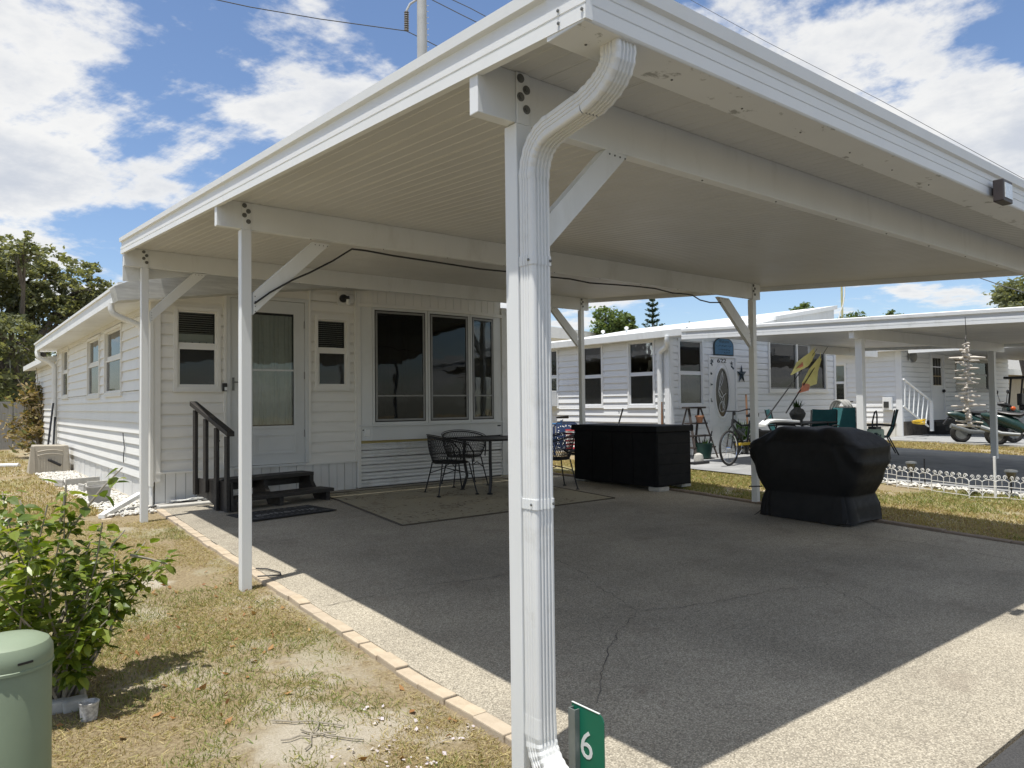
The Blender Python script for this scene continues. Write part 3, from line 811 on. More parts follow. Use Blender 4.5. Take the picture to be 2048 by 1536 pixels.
drape(MB(), W, g0+.005, g1-.01, h0+.02, h1-.03, -.045, 8, .013).build('curtain', M['curtain'], door, normals=False)
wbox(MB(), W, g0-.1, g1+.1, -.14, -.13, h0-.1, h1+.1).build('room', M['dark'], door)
q0, q1, r0, r1 = sY(3.455, 4.075, .765, 1.05)
pn = ring(MB(), W, q0, q1, r0, r1, .022, .0185, .029); wbox(pn, W, q0+.06, q1-.06, .0185, .022, r0+.05, r1-.05)
pn.build('panel_moulding', M['door_white'], door, bevel=.003)
hp = onY(467, 768, YM-.03)
hd = MB(); wbox(hd, W, hp.x-.014, hp.x+.014, .0185, .026, hp.z-.085, hp.z+.085); hd.tube([(hp.x, YM-.026, hp.z+.025), (hp.x, YM-.06, hp.z+.025), (hp.x+.085, YM-.062, hp.z+.02)], .008, 8)
hd.build('handle', M['steel'], door, bevel=.002)
hg = MB()
for zz in (1.05, 1.9, 2.65): wbox(hg, W, d1-.062, d1-.054, .019, .032, zz*K-.05, zz*K+.05)
hg.build('hinge', M['dull_alu'], door)
holesF.append((d0+.01, d1-.01, 0, e1-.01))

# bay window: bowed front of three tall lights
BX0 = 4.72; BX1 = 7.32
PLAN = [(BX0, YM-.02), (4.90, YM-.10), (5.80, YM-.17), (6.60, YM-.15), (7.16, YM-.06), (BX1, YM-.02)]
bay = part('bay_window', home)
zs, zt_ = 1.10*K+.03, 2.985*K                                    # sill and head
bz = MB()
def strip(mb, pts, z0, z1, t=.03, off=0):
    for (xa, ya), (xb, yb) in zip(pts, pts[1:]):
        mb.hexa([(xa, ya-off, z0), (xb, yb-off, z0), (xb, yb-off+t, z0), (xa, ya-off+t, z0), (xa, ya-off, z1), (xb, yb-off, z1), (xb, yb-off+t, z1), (xa, ya-off+t, z1)])
    return mb
strip(MB(), PLAN, .90*K, zs-.012, .03).build('apron_panel', M['door_white'], bay)
strip(MB(), PLAN, zs-.0118, zs+.012, .06, .03).build('sill', M['door_white'], bay, bevel=.003)
strip(MB(), PLAN, zt_, zt_+.05, .08, .03).build('head_trim', M['trim'], bay, bevel=.003)
hdz0, hdz1 = zt_+.0505, zt_+.30
hb = MB(); strip(hb, PLAN, hdz0, hdz1, .05, -.01); hb.build('header', M['trim'], bay)
for k in range(17):                                                # ribbed header boards
    f0 = .05+.94*k/17; xx = BX0+(BX1-BX0)*f0
    yy = interp(xx, PLAN); x2 = xx+.135; y2 = interp(x2, PLAN)
    MB().hexa([(xx, yy+.004, hdz0+.004), (x2, y2+.004, hdz0+.004), (x2, y2+.0095, hdz0+.004), (xx, yy+.0095, hdz0+.004), (xx, yy+.004, hdz1), (x2, y2+.004, hdz1), (x2, y2+.0095, hdz1), (xx, yy+.0095, hdz1)]).build('header_board', M['cream'], bay)
def seg_W(a, b):
    a = Vector((a[0], a[1], 0)); b = Vector((b[0], b[1], 0)); d = (b-a).normalized(); nn = Vector((d.y, -d.x, 0))
    return (lambda u, dd, z: tuple(a+d*u+nn*dd+Vector((0, 0, z)))), (b-a).length
WS, LS = seg_W(PLAN[0], PLAN[1]); wbox(MB(), WS, 0, LS, -.02, .0, zs+.0125, zt_).build('side_panel', M['door_white'], bay)
WS, LS = seg_W(PLAN[4], PLAN[5]); wbox(MB(), WS, 0, LS, -.02, .0, zs+.0125, zt_).build('side_panel', M['door_white'], bay)
for (pa, pb, shade) in ((PLAN[1], PLAN[2], 1), (PLAN[2], PLAN[3], 1), (PLAN[3], PLAN[4], 0)):
    WS, LS = seg_W(pa, pb); za, zb2 = zs+.0125, zt_-.0005
    fr = ring(MB(), WS, .004, LS-.004, za, zb2, .036, -.03, .004).build('light_frame', M['door_white'], bay, bevel=.002)
    ring(MB(), WS, .040, LS-.040, za+.037, zb2-.037, .0145, -.024, -.002).build('seal', M['black_gap'], fr)
    st = ring(MB(), WS, .055, LS-.055, za+.052, zb2-.052, .028, -.022, .006)
    zmid = za+(zb2-za)*.245; wbox(st, WS, .0835, LS-.0835, -.022, .008, zmid-.011, zmid+.011)
    st.build('sash', M['dull_alu'], fr, bevel=.002)
    wbox(MB(), WS, .083, LS-.083, -.010, -.006, za+.082, zmid-.011).build('pane', M['bay_pane'], fr)
    wbox(MB(), WS, .083, LS-.083, -.010, -.006, zmid+.011, zb2-.082).build('pane', M['bay_pane'], fr)
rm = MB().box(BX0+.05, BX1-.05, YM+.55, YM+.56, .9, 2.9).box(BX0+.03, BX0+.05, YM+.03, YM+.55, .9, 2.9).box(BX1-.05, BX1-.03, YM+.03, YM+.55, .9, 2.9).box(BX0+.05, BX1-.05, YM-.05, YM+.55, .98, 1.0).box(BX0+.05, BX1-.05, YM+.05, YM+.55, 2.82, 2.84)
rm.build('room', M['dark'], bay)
drape(MB(), W_('Y', YM+.30), 4.95, 5.75, 1.2, 2.8, 0, 8, .02).build('curtain', mat('dark_drape', (.045, .045, .04), .9, .15), bay, normals=False)
# below the bay: lumber strip and loose corrugated sheets
MB().box(BX0+.02, 6.2, YM-.02, YM+.0, .855*K, .905*K).build('lumber_strip', M['yellow_strip'], home)
cor = part('corrugated_skirt', home)
zc = .165
for k in range(6):
    h = .098; z0 = zc+k*(h+.009); pts = []
    for j in range(7):
        f = j/6; pts.append((0, -.008*math.sin(f*2*PI*2)-.006*(1-f), z0+h*f))
    tilt = random.uniform(-.006, .006); xA, xB = BX0+.03, BX1
    mb = MB(); vs = [(xA, YM-.01+b, c-(.0 if k else 0)) for _, b, c in pts]+[(xB, YM-.01+b, c+tilt) for _, b, c in pts]
    mb.add(vs, [(j, j+7, j+8, j+1) for j in range(6)], True); mb.build('corrugated_sheet', M['white_dirty'], cor, normals=False)
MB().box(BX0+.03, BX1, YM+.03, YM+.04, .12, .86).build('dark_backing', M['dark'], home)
MB().box(BX0-.03, BX0+.028, YM-.045, YM+.01, .165, zt_+.30).build('bay_post_trim', M['trim'], home, bevel=.003)
MB().box(BX1, BX1+.10, YM-.04, YM+.05, .165, 2.95).build('corner_trim', M['white_dirty'], home, bevel=.003)
MB().box(BX1+.10, BX1+.9, YM+.0, YM+.05, .165, 2.95).build('right_return', M['cream'], home)
op = onY(737, 866, YM-.08)
MB().box(op.x-.045, op.x+.045, YM-.085, YM-.05, op.z-.055, op.z+.055).build('outlet_cover', M['white'], home, bevel=.006)
holesF.append((BX0-.02, BX1+.2, 0, 3.4))

# wall sheets: the top follows the home's bowed roof
RAKE = [(Vector(onY(px, py, YM)).x, Vector(onY(px, py, YM)).z) for px, py in ((232, 590), (300, 590), (380, 580), (470, 571), (560, 566), (650, 562), (760, 566), (900, 580))]
def rake(u): return interp(u, RAKE)
fw = part('front_wall', home)
siding(fw, 'Y', YM, 2.085, 4.69, .565, 3.2, PITCH_S, holesF, M['cream'], top=lambda u: rake(u)+.03)
W = W_('Y', YM)
MB().box(2.03, 4.69, YM-.044, YM-.001, .540, .5645).build('sill_strip', M['trim'], fw)
for ua, ub in ((2.0, 2.085), (d0-.036, d0-.001), (d1+.001, d1+.036), (4.66, 4.689)):
    wbox(MB(), W, ua, ub, -.005, .040, .565 if ua > 2.05 else .45, rake(ua)).build('corner_trim', M['trim'], fw, bevel=.003)
# vertical skirting boards
sk = part('front_skirting', home); u = 2.03; k = 0
while u < 4.68:
    w_ = min(.118, 4.688-u)
    wbox(MB(), W, u, u+w_-.006, -.012, .012 if k % 2 else .004, .12, .5395).build('skirt_board', M['skirt'], sk); u += w_; k += 1
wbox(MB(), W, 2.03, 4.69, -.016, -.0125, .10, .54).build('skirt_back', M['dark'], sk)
# band along the front edge of the roof
rk_t = [onY(px, py, YM-.30) for px, py in ((229, 572), (285, 552), (380, 542), (470, 532), (560, 527), (650, 523), (800, 527), (1000, 538))]
rk_b = [onY(px, py, YM-.30) for px, py in ((236, 601), (300, 597), (380, 592), (470, 586), (560, 580), (650, 575), (800, 578), (1000, 586))]
mb = MB(); n = len(rk_t); vs = []
for a, b in zip(rk_t, rk_b):
    vs += [a, b, b+Vector((0, .31, .0)), a+Vector((0, .31, 0))]
fs = []
for i in range(n-1):
    for j in range(4): fs.append((4*i+j, 4*i+(j+1) % 4, 4*i+4+(j+1) % 4, 4*i+4+j))
fs += [(0, 1, 2, 3), (4*n-4, 4*n-3, 4*n-2, 4*n-1)]
mb.add(vs, fs, False); mb.build('roof_front_band', M['grey_flash'], home)

# long left side
sw = part('side_wall', home)
holesS = []
for a, b, c, d, sp in ((11.46, 12.83, 1.54, 2.555, .52), (13.29, 14.56, 1.53, 2.55, .52), (17.05, 18.02, 1.57, 2.60, .5)):
    holesS.append(window(home, 'X', XM, a, b, c, d, split=sp, inner='blind', drop=.5, mt=M['trim'], pane=M['pane']))
siding(sw, 'X', XM, YM-.03, YB, .455, 2.86, PITCH_S, holesS, M['cream_side'], lap=.022)
WX = W_('X', XM)
wbox(MB(), WX, YM-.05, YM+.055, -.005, .034, .40, 2.80).build('corner_trim', M['trim'], sw, bevel=.003)
wbox(MB(), WX, YB-.09, YB, -.005, .034, .2, 2.80).build('corner_trim', M['trim'], sw, bevel=.003)
sk2 = part('side_skirting', home); u = YM+.0
for k in range(31):
    wbox(MB(), WX, u, u+.291, -.012, .0 if k % 2 else .004, .10, .452).build('skirt_board', M['skirt'], sk2); u += .296
wbox(MB(), WX, YM, YB, .0, .035, .10, .16).build('skirt_foot', M['beige_wall'], sk2)
# roof with deep eave and built-in gutter along the left side
EX = 1.59
roof = part('roof', home)
ev = [(EX, 2.615), (EX, 2.76), (EX-.02, 2.765), (EX-.02, 2.80), (EX+.02, 2.81), (EX+.05, 2.80), (EX+.05, 2.64), (XM+.05, 2.66), (XM+.05, 2.64), (EX+.05, 2.615)]
MB().prism([(a, YM-.29, b) for a, b in ev], (0, YB+.35-YM+.29, 0)).build('eave_gutter', M['white_dirty'], roof)
pr = [(EX+.045, 2.79), (2.6, 2.95), (3.6, 3.10), (4.7, 3.17), (5.8, 3.10), (6.9, 2.95), (7.7, 2.79), (7.7, 2.72), (EX+.055, 2.72)]
MB().prism([(a, YM+.012, b) for a, b in pr], (0, YB+.3-YM, 0), True).build('roof_sheet', M['white_dirty'], roof)
sp_ = [(EX, YM+.25, 2.62), (EX+.005, YM+.25, 2.50), (EX+.15, YM+.25, 2.44), (XM-.07, YM+.22, 2.36), (XM-.07, YM+.20, .75), (XM-.07, YM+.18, .36)]
def round_path(P, r=.07):
    P = [Vector(p) for p in P]; out = [P[0]]
    for a, b, c in zip(P, P[1:], P[2:]):
        k1 = min(r, (a-b).length*.45); k2 = min(r, (c-b).length*.45)
        out += bend(b+(a-b).normalized()*k1, b, b+(c-b).normalized()*k2, 5)
    return out+[P[-1]]
MB().tube(round_path(sp_), .036, 12).build('downspout', M['white_dirty'], home)
# run-off chute lying on the ground at the corner
ca = onG(1440/5.12, 900+520/5.12); 
MB().hexa([(1.36, 9.20, lawn(9)+.0), (1.42, 9.17, lawn(9)+.0), (1.42, 9.17, lawn(9)+.05), (1.36, 9.20, lawn(9)+.05), (1.88, 9.84, .27), (1.94, 9.81, .27), (1.94, 9.81, .325), (1.88, 9.84, .325)]).build('runoff_chute', M['white'], home, bevel=.008)
sp2 = [(EX+.02, YB+.02, 2.62), (EX+.02, YB+.0, 2.48), (EX+.20, YB-.02, 2.40), (XM-.08, YB-.03, 2.30), (XM-.08, YB-.03, .25)]
MB().tube(round_path(sp2), .05, 10).build('downspout', M['white_dirty'], home)
MB().box(2.02, 7.6, YB-.04, YB+.01, .1, 2.85).build('back_wall', M['cream_side'], home)
# lower shed at the back of the home
shed = part('rear_shed', home)
siding(shed, 'X', XM-.02, YB+.02, 23.4, .2, 2.40, PITCH_S, [], M['cream_side'], lap=.022)
MB().prism([(1.70, YB+.25, 2.38), (1.70, YB+.25, 2.50), (4.0, YB+.25, 2.75), (4.0, YB+.25, 2.62)], (0, 4.6, 0)).build('shed_roof', M['white_dirty'], shed)
# wall lamp by the door
lp = onY(687, 597, YM-.05)
wl = part('wall_lamp', home)
MB().box(lp.x-.085, lp.x+.085, YM-.036, YM-.022, lp.z-.10, lp.z+.10).build('back_plate', M['trim'], wl, bevel=.004)
MB().lathe([(.058, 0), (.058, -.03), (.045, -.055), (.02, -.06)], (lp.x, YM-.036, lp.z), 16, 'y').tube([(lp.x, YM-.09, lp.z), (lp.x+.05, YM-.13, lp.z)], .03, 10).build('lamp_body', M['black'], wl)
MB().lathe([(.026, 0), (.032, -.04), (.02, -.075), (.001, -.08)], (lp.x+.035, YM-.13, lp.z-.02), 12).build('bulb', M['white_stripe'], wl)
bx_ = onY(449, 774, YM-.04)
MB().box(bx_.x-.03, bx_.x+.03, YM-.06, YM-.04, bx_.z-.055, bx_.z+.05).build('doorbell', M['black'], home, bevel=.006)
MB().box(bx_.x-.005, bx_.x+.027, YM-.064, YM-.0605, bx_.z-.045, bx_.z-.002).build('doorbell_plate', M['white'], home)
# ------------------------------------------------------------------ things on the patio
# wooden entry steps with a rail on one side
st = thing('wooden_steps', 'dark stained wooden entry steps with one slatted handrail below the storm door', 'steps', (2.60, 8.50, gz(8.6)), rz=0)
def steps():
    g = 0.0; m = M['dark_wood']; b = .003
    ox, oy, oz = st.location
    def bx(*a): return MB().box(*a).xf(Matrix.Translation((ox, oy, oz)))
    bx(-.02, 1.36, -.03, .27, .105, .15).build('tread', m, st, bevel=.005)
    bx(-.02, 1.30, .33, .62, .295, .340).build('tread', m, st, bevel=.005)
    for x in (.0, .60, 1.26):
        mb = MB().prism([(x, .0, .104), (x, .0, .0), (x, .26, .0), (x, .34, .10), (x, .62, .10), (x, .62, .294), (x, .36, .294), (x, .36, .22), (x, .26, .104)], (.055, 0, 0)).xf(Matrix.Translation((ox, oy, oz)))
        mb.build('stringer', m, st)
    bx(.06, 1.26, .60, .625, .18, .29).build('riser', m, st)
    # side board and rail
    mb = MB().prism([(-.035, .78, .34), (-.035, -.02, .34), (-.035, -.05, .02), (-.035, .10, -.005), (-.035, .22, .0), (-.035, .55, .12), (-.035, .78, .13)], (.03, 0, 0)).xf(Matrix.Translation((ox, oy, oz)))
    mb.build('side_board', m, st)
    for y, z0 in ((.76, .14), (.50, .18), (.24, .0), (.0, .0)):
        zt = .86+.30*(y/.76)
        bx(-.085, -.045, y-.03, y+.03, z0+.01, zt).build('picket', m, st, bevel=.004)
    q = [(-.10, -.07, .86), (-.01, -.07, .86), (-.01, .84, 1.215), (-.10, .84, 1.215)]
    MB().prism(q, (0, 0, .055)).xf(Matrix.Translation((ox, oy, oz))).build('handrail', m, st, bevel=.005)
    MB().tube([(-.11, .08, .82), (-.12, .10, .77), (-.115, .12, .74), (-.12, .10, .70)], .006, 6).xf(Matrix.Translation((ox, oy, oz))).build('leash_hook', M['black'], st)
steps(); st.rotation_euler.z = rad(11)
# door mat
mat_o = thing('door_mat', 'charcoal door mat with pale lettering in front of the wooden steps', 'mat', (3.03, 8.10, gz(8.1)))
MB().box(-.51, .51, -.31, .31, .002, .012).xf(Matrix.Translation(mat_o.location)).build('mat_body', mat('charcoal_mat', (.022, .022, .022), .95, .3, 40, bump=.6, bscale=300), mat_o, bevel=.003)
pm = mat('mat_print', (.20, .20, .19), .95, .1)
T = Matrix.Translation(mat_o.location+Vector((0, 0, .0128)))
text_mb('gathering', .20, T @ Matrix.Translation((.02, -.01, 0)), .0006, shear=.2).build('lettering', pm, mat_o, normals=False)
ds = MB()
for yy in (-.215, .215):
    for k in range(13):
        w_ = .03 if 0 < k < 12 else .09
        ds.box(-.42+k*.07-w_/2, -.42+k*.07+w_/2, yy-.006, yy+.006, .0122, .0134)
ds.xf(Matrix.Translation(mat_o.location)).build('dash_print', pm, mat_o)
mat_o.rotation_euler.z = rad(8); 
# outdoor rug with sprig pattern
RQ = [Vector((3.72, 6.60, 0)), Vector((6.86, 6.62, 0)), Vector((7.05, 9.30, 0)), Vector((4.0, 9.30, 0))]
rug = thing('outdoor_rug', 'large cream outdoor rug with scattered brown sprigs under the patio table', 'rug', (5.3, 8.0, gz(8)))
def rq(u, v, dz=0):
    p = RQ[0].lerp(RQ[1], u).lerp(RQ[3].lerp(RQ[2], u), v); return Vector((p.x, p.y, gz(p.y)+dz))
mb = MB(); N = 12
mb.grid(lambda i, j: rq(i, j, .007+.0015*math.sin(i*17)*math.sin(j*11)), 30, 30)
mb.build('rug_field', M['rug'], rug, normals=False)
bd = MB()
for a, b, c, d in ((0, 0, 1, 0), (1, 0, 1, 1), (1, 1, 0, 1), (0, 1, 0, 0)):
    for k in range(12):
        f0, f1 = k/12, (k+1)/12
        bd.bar(rq(a+(c-a)*f0, b+(d-b)*f0, .0065), rq(a+(c-a)*f1, b+(d-b)*f1, .0065), .022, .012)
bd.build('binding', mat('brown_binding', (.09, .075, .055), .95, .1), rug)
sp = MB(); R3 = random.Random(5)
for k in range(95):
    cu_, cv_ = R3.random(), R3.random(); a0 = R3.uniform(0, 6.28)
    for j in range(R3.randint(6, 11)):
        u_ = cu_+R3.uniform(-.05, .05); v_ = cv_+R3.uniform(-.05, .05)
        if not (.015 < u_ < .985 and .015 < v_ < .985): continue
        c = rq(u_, v_, .0105); a = a0+R3.uniform(-1.3, 1.3); l = R3.uniform(.016, .036); w_ = R3.uniform(.006, .011)
        dx, dy = Vector((math.cos(a), math.sin(a), 0))*l, Vector((-math.sin(a), math.cos(a), 0))*w_
        sp.add([c-dx, c-dx*.3+dy, c+dx*.4+dy*.8, c+dx, c+dx*.4-dy*.8, c-dx*.3-dy], [(0, 1, 2, 3, 4, 5)])
tag(sp.build('sprig_print', mat('sprig_brown', (.13, .085, .05), .95, .35, 30), rug, normals=False), kind='stuff')

# wrought-iron chairs
def make_chair():
    t = thing('patio_chair', '', 'chair', (0, 0, 0))
    def hoop(a): r = .30+.02*abs(math.sin(a)); return Vector((r*math.sin(a), r*math.cos(a), .70+.085*math.cos(a)*.9))
    def seat(a): return Vector((.245*math.sin(a), .235*math.cos(a), .42))
    A = rad(118)
    MB().tube([hoop(-A+2*A*k/30) for k in range(31)]+[Vector((.25, -.23, .56)), Vector((.235, -.24, .43))], .010, 8).tube([hoop(-A), Vector((-.25, -.23, .56)), Vector((-.235, -.24, .43))], .010, 8).tube([hoop(-A+2*A*k/30)+Vector((0, .0, .035))*(.6) + Vector((.012*math.sin(-A+2*A*k/30), .012*math.cos(-A+2*A*k/30), 0)) for k in range(31)], .006, 6).build('top_rail', M['iron'], t)
    MB().tube([seat(2*PI*k/28) for k in range(28)], .009, 8, True).build('seat_rim', M['iron'], t)
    def sh(a, v):
        b = seat(a).lerp(hoop(a), v); k = .02*math.sin(v*PI); return b+Vector((math.sin(a)*k, math.cos(a)*k, 0))
    lat = MB()
    for s_ in (-1, 1):
        for k in range(-8, 50):
            pts = []
            for j in range(7):
                v = j/6; a = -A+2*A*(k+s_*v*8*.5)/42
                if -A <= a <= A: pts.append(sh(a, v))
            if len(pts) > 1: lat.tube(pts, .0032, 3, cap=False)
    lat.build('back_mesh', M['iron'], t, normals=False)
    sm = MB()
    for k in range(1, 22):
        f = -1+2*k/22; l = math.sqrt(1-f*f)
        sm.tube([(-.24*l, .235*f, .42), (0, .235*f, .405), (.24*l, .235*f, .42)], .0032, 3, cap=False)
        sm.tube([(.24*f, -.235*l, .42), (.24*f, 0, .405), (.24*f, .235*l, .42)], .0032, 3, cap=False)
    sm.build('seat_mesh', M['iron'], t, normals=False)
    for sx in (-1, 1):
        for sy in (-1, 1):
            MB().tube([(sx*.19, sy*.19, .42), (sx*.22, sy*.22, .25), (sx*.265, sy*.27, .012)], .0095, 8).lathe([(.028, .0), (.028, .008), (.012, .016)], (sx*.265, sy*.27, .0), 10).build('leg', M['iron'], t)
        MB().tube([(sx*.215, sy*.21*0-.21, .27), (sx*.20, 0, .33), (sx*.215, .21, .27)], .007, 6).build('side_brace', M['iron'], t)
    return t
ch = make_chair()
tag(ch, 'black wire-mesh barrel chair on the rug with its back towards the steps', 'chair', 'black iron patio chairs')
ch.location = (5.38, 8.22, gz(8.2)+.009); ch.rotation_euler.z = rad(78)
c2 = copy_tree(ch); tag(c2, 'black wire-mesh barrel chair between patio table and bay window', 'chair', 'black iron patio chairs')
c2.location = (6.08, 8.92, gz(8.6)+.009); c2.rotation_euler.z = rad(-14)
c3 = copy_tree(ch); tag(c3, 'black wire-mesh barrel chair on the storage box side of the patio table', 'chair', 'black iron patio chairs')
c3.location = (6.82, 7.78, gz(7.8)+.009); c3.rotation_euler.z = rad(-112)
# oval iron table
tb = thing('patio_table', 'dark iron mesh patio table among black wire chairs', 'table', (6.17, 8.12, gz(8.1)+.009))
def table():
    def ov(a, k=1): c, s_ = math.cos(a), math.sin(a); return Vector((.60*k*math.copysign(abs(c)**.6, c), .43*k*math.copysign(abs(s_)**.6, s_), .715))
    O = Vector(tb.location)
    MB().tube([O+ov(2*PI*k/40) for k in range(40)], .014, 8, True).build('rim', M['iron'], tb)
    top = MB().add([O+ov(2*PI*k/40, .985)+Vector((0, 0, .004)) for k in range(40)]+[O+ov(2*PI*k/40, .985)+Vector((0, 0, -.004)) for k in range(40)],
        [tuple(range(40)), tuple(range(79, 39, -1))]+[(k, (k+1) % 40, 40+(k+1) % 40, 40+k) for k in range(40)])
    t = NT('perforated_table_top'); v = t.n('ShaderNodeTexVoronoi'); v.inputs['Scale'].default_value = 60; t.l(t.co(), v.inputs['Vector'])
    top.build('top_mesh', t.out(t.bsdf(t.ramp(v.outputs['Distance'], [(.3, (.01, .01, .01)), (.6, (.05, .05, .05))]), .5, 0, .4)), tb)
    for sx in (-1, 1):
        for sy in (-1, 1):
            MB().tube([O+Vector((sx*.42, sy*.30, .70)), O+Vector((sx*.43, sy*.31, .45)), O+Vector((sx*.40, sy*.28, .2)), O+Vector((sx*.45, sy*.32, .01))], .021, 8).lathe([(.04, 0), (.04, .008), (.02, .02)], O+Vector((sx*.45, sy*.32, 0)), 10).build('leg', M['iron'], tb)
table()
# black storage box on concrete pads
B0 = Vector((7.74, 6.66, gz(7)+.055))
box = thing('storage_box', 'large black resin patio storage box standing on pale concrete pads', 'storage box', (8.1, 7.5, B0.z))
MB().box(7.76, 8.50, 6.68, 8.34, B0.z, .925).build('tub', M['black_box'], box, bevel=.008)
MB().box(7.725, 8.535, 6.645, 8.375, .928, 1.015).build('lid', M['black_box'], box, bevel=.012)
for k in range(4): MB().box(7.752, 7.7595, 6.70+k*.41, 6.70+k*.41+.40, B0.z+.02, .92).build('front_panel', M['black_box'], box, bevel=.003)
for k in range(5): MB().box(7.78, 8.48, 6.672, 6.6795, B0.z+.02+k*.143, B0.z+.02+k*.143+.138).build('side_board', M['black_box'], box, bevel=.003)
lt = onX(1232, 851, 7.72)
MB().tube([(7.748, lt.y-.03, lt.z+.03), (7.735, lt.y-.03, lt.z-.04), (7.735, lt.y+.01, lt.z-.04), (7.748, lt.y+.01, lt.z+.03)], .006, 6).build('latch', M['steel'], box)
for (px, py, lab) in ((1318, 984, 'pale concrete pad under the front corner of the black storage box'), (1368, 974, 'pale concrete pad under the grass side corner of the black storage box'), (1168, 962, 'pale concrete pad under the bay window end of the black storage box')):
    p = onG(px, py); x_ = min(max(p.x, 7.72), 8.42); y_ = min(max(p.y, 6.60), 8.3)
    tag(MB().box(x_, x_+.22, y_, y_+.19, gz(y_)+.0, gz(y_)+.057).build('concrete_pad', M['pale_conc'], bevel=.008), lab, 'concrete pad', 'pads under the storage box')
# covered grill
gr = thing('covered_grill', 'barbecue grill under a black fitted cloth cover beside the grass strip', 'grill', (7.68, 4.28, gz(4.3)))
def grill():
    # outline read along the driveway axis and across; loft with folds
    key = [(0.0, .41, .555), (.09, .405, .545), (.18, .395, .535), (.25, .375, .51), (.29, .365, .50), (.33, .375, .525), (.42, .395, .575), (.54, .415, .615), (.66, .43, .645), (.76, .44, .665), (.815, .44, .665), (.845, .425, .63), (.88, .39, .56), (.92, .35, .49), (.96, .31, .42), (.985, .28, .37), (.995, .22, .33)]
    zz_ = sorted(set([k[0] for k in key]+[.03*i for i in range(1, 33)])); n = 180; O = Vector(gr.location)
    sec = [(z, float(np.interp(z, [k[0] for k in key], [k[1] for k in key])), float(np.interp(z, [k[0] for k in key], [k[2] for k in key]))) for z in zz_]
    R = random.Random(2)
    # folds: (start angle, drift with height, depth, width, z range)
    F = []
    for _ in range(26):
        low = R.random() < .5
        F.append((R.uniform(0, 2*PI), R.uniform(-.9, .9), R.choice((-1, 1))*R.uniform(.006, .02), R.uniform(.025, .07), (-.1, R.uniform(.2, .45)) if low else (R.uniform(.25, .6), R.uniform(.8, 1.0))))
    vs = []
    for i, (z, hx, hy) in enumerate(sec):
        for k in range(n):
            a = 2*PI*k/n; c, s_ = math.cos(a), math.sin(a); e = .30
            x_ = hx*math.copysign(abs(c)**e, c); y_ = hy*math.copysign(abs(s_)**e, s_)
            d = 0
            for a0, dr, dp, w_, (z0, z1) in F:
                if z0 < z < z1:
                    da = (a-a0-dr*z+PI) % (2*PI)-PI; win = math.sin(PI*(z-z0)/(z1-z0))
                    d += dp*win*math.exp(-abs(da)/w_)
            q = Vector((x_, y_, z)); o_ = Vector((x_, y_, 0)).normalized()
            q += o_*d
            if z > .30:                                          # creases pulled taut from the lid corners
                for cy, sgn in ((-.40, -1), (.40, 1)):
                    dd = abs((y_-cy)-sgn*(1.0-z)*.62); q += o_*(.020*math.exp(-dd/.03)-.012*math.exp(-((dd-.09)/.05)**2))*(1 if z < .97 else .3)
                if x_ < -.2 and .55 < z < .95: q.x += .035*math.exp(-(y_/.22)**2)*math.sin(PI*(z-.55)/.4)
            if .80 < z: q.z += .010*math.sin(y_*11+x_*4)+.008*math.sin(y_*23+1)
            if z == 0: q.z = .012+.010*math.sin(a*7)
            vs.append(O+q)
    fs = [(i*n+k, i*n+(k+1) % n, (i+1)*n+(k+1) % n, (i+1)*n+k) for i in range(len(sec)-1) for k in range(n)]
    m = len(sec)-1
    vs.append(O+Vector((.02, 0, 1.0))); fs += [(m*n+k, m*n+(k+1) % n, len(vs)-1) for k in range(n)]
    MB().add(vs, fs, True).build('cloth_cover', M['cover'], gr, angle=70)
    for yy in (-.50, .50):
        MB().tube([O+Vector((-.36, yy, .06)), O+Vector((-.40, yy*1.03, .03)), O+Vector((-.43, yy*1.05, .015)), O+Vector((-.47, yy*1.02, .014))], .004, 5).build('tie_cord', M['black'], gr)
    MB().bar(O+Vector((-.30, .52, .32)), O+Vector((-.34, .66, .31)), .03, .012).build('buckle_strap', M['black'], gr)
grill()
# ------------------------------------------------------------------ the street corner
# number sign on a channel post
sg = thing('number_sign', 'small green sign with white number six in front of the carport post', 'sign', (1.55, 1.69, 0))
MB().prism([(1.556, 1.56, -.02), (1.556, 1.70, -.02), (1.556, 1.70, .415), (1.556, 1.58, .415), (1.556, 1.567, .409), (1.556, 1.56, .395)], (.0025, 0, 0)).build('plate', M['sign_green'], sg)
MB().prism([(1.5545, 1.578, .4152), (1.5545, 1.70, .4152), (1.560, 1.70, .4152), (1.560, 1.578, .4152)], (0, 0, .0018)).build('edge', M['sign_white'], sg)
MB().box(1.535, 1.5555, 1.690, 1.694, -.02, .405).box(1.535, 1.539, 1.668, 1.6895, -.02, .405).box(1.535, 1.555, 1.664, 1.668, -.02, .405).build('channel_post', M['galv'], sg)
n6 = onX(1173, 1493, 1.5548)
Mx = Matrix(((0, 0, -1, 1.5548), (-1, 0, 0, n6.y), (0, 1, 0, n6.z), (0, 0, 0, 1)))
text_mb('6', .122, Mx, .0005).build('number', M['sign_white'], sg, normals=False)
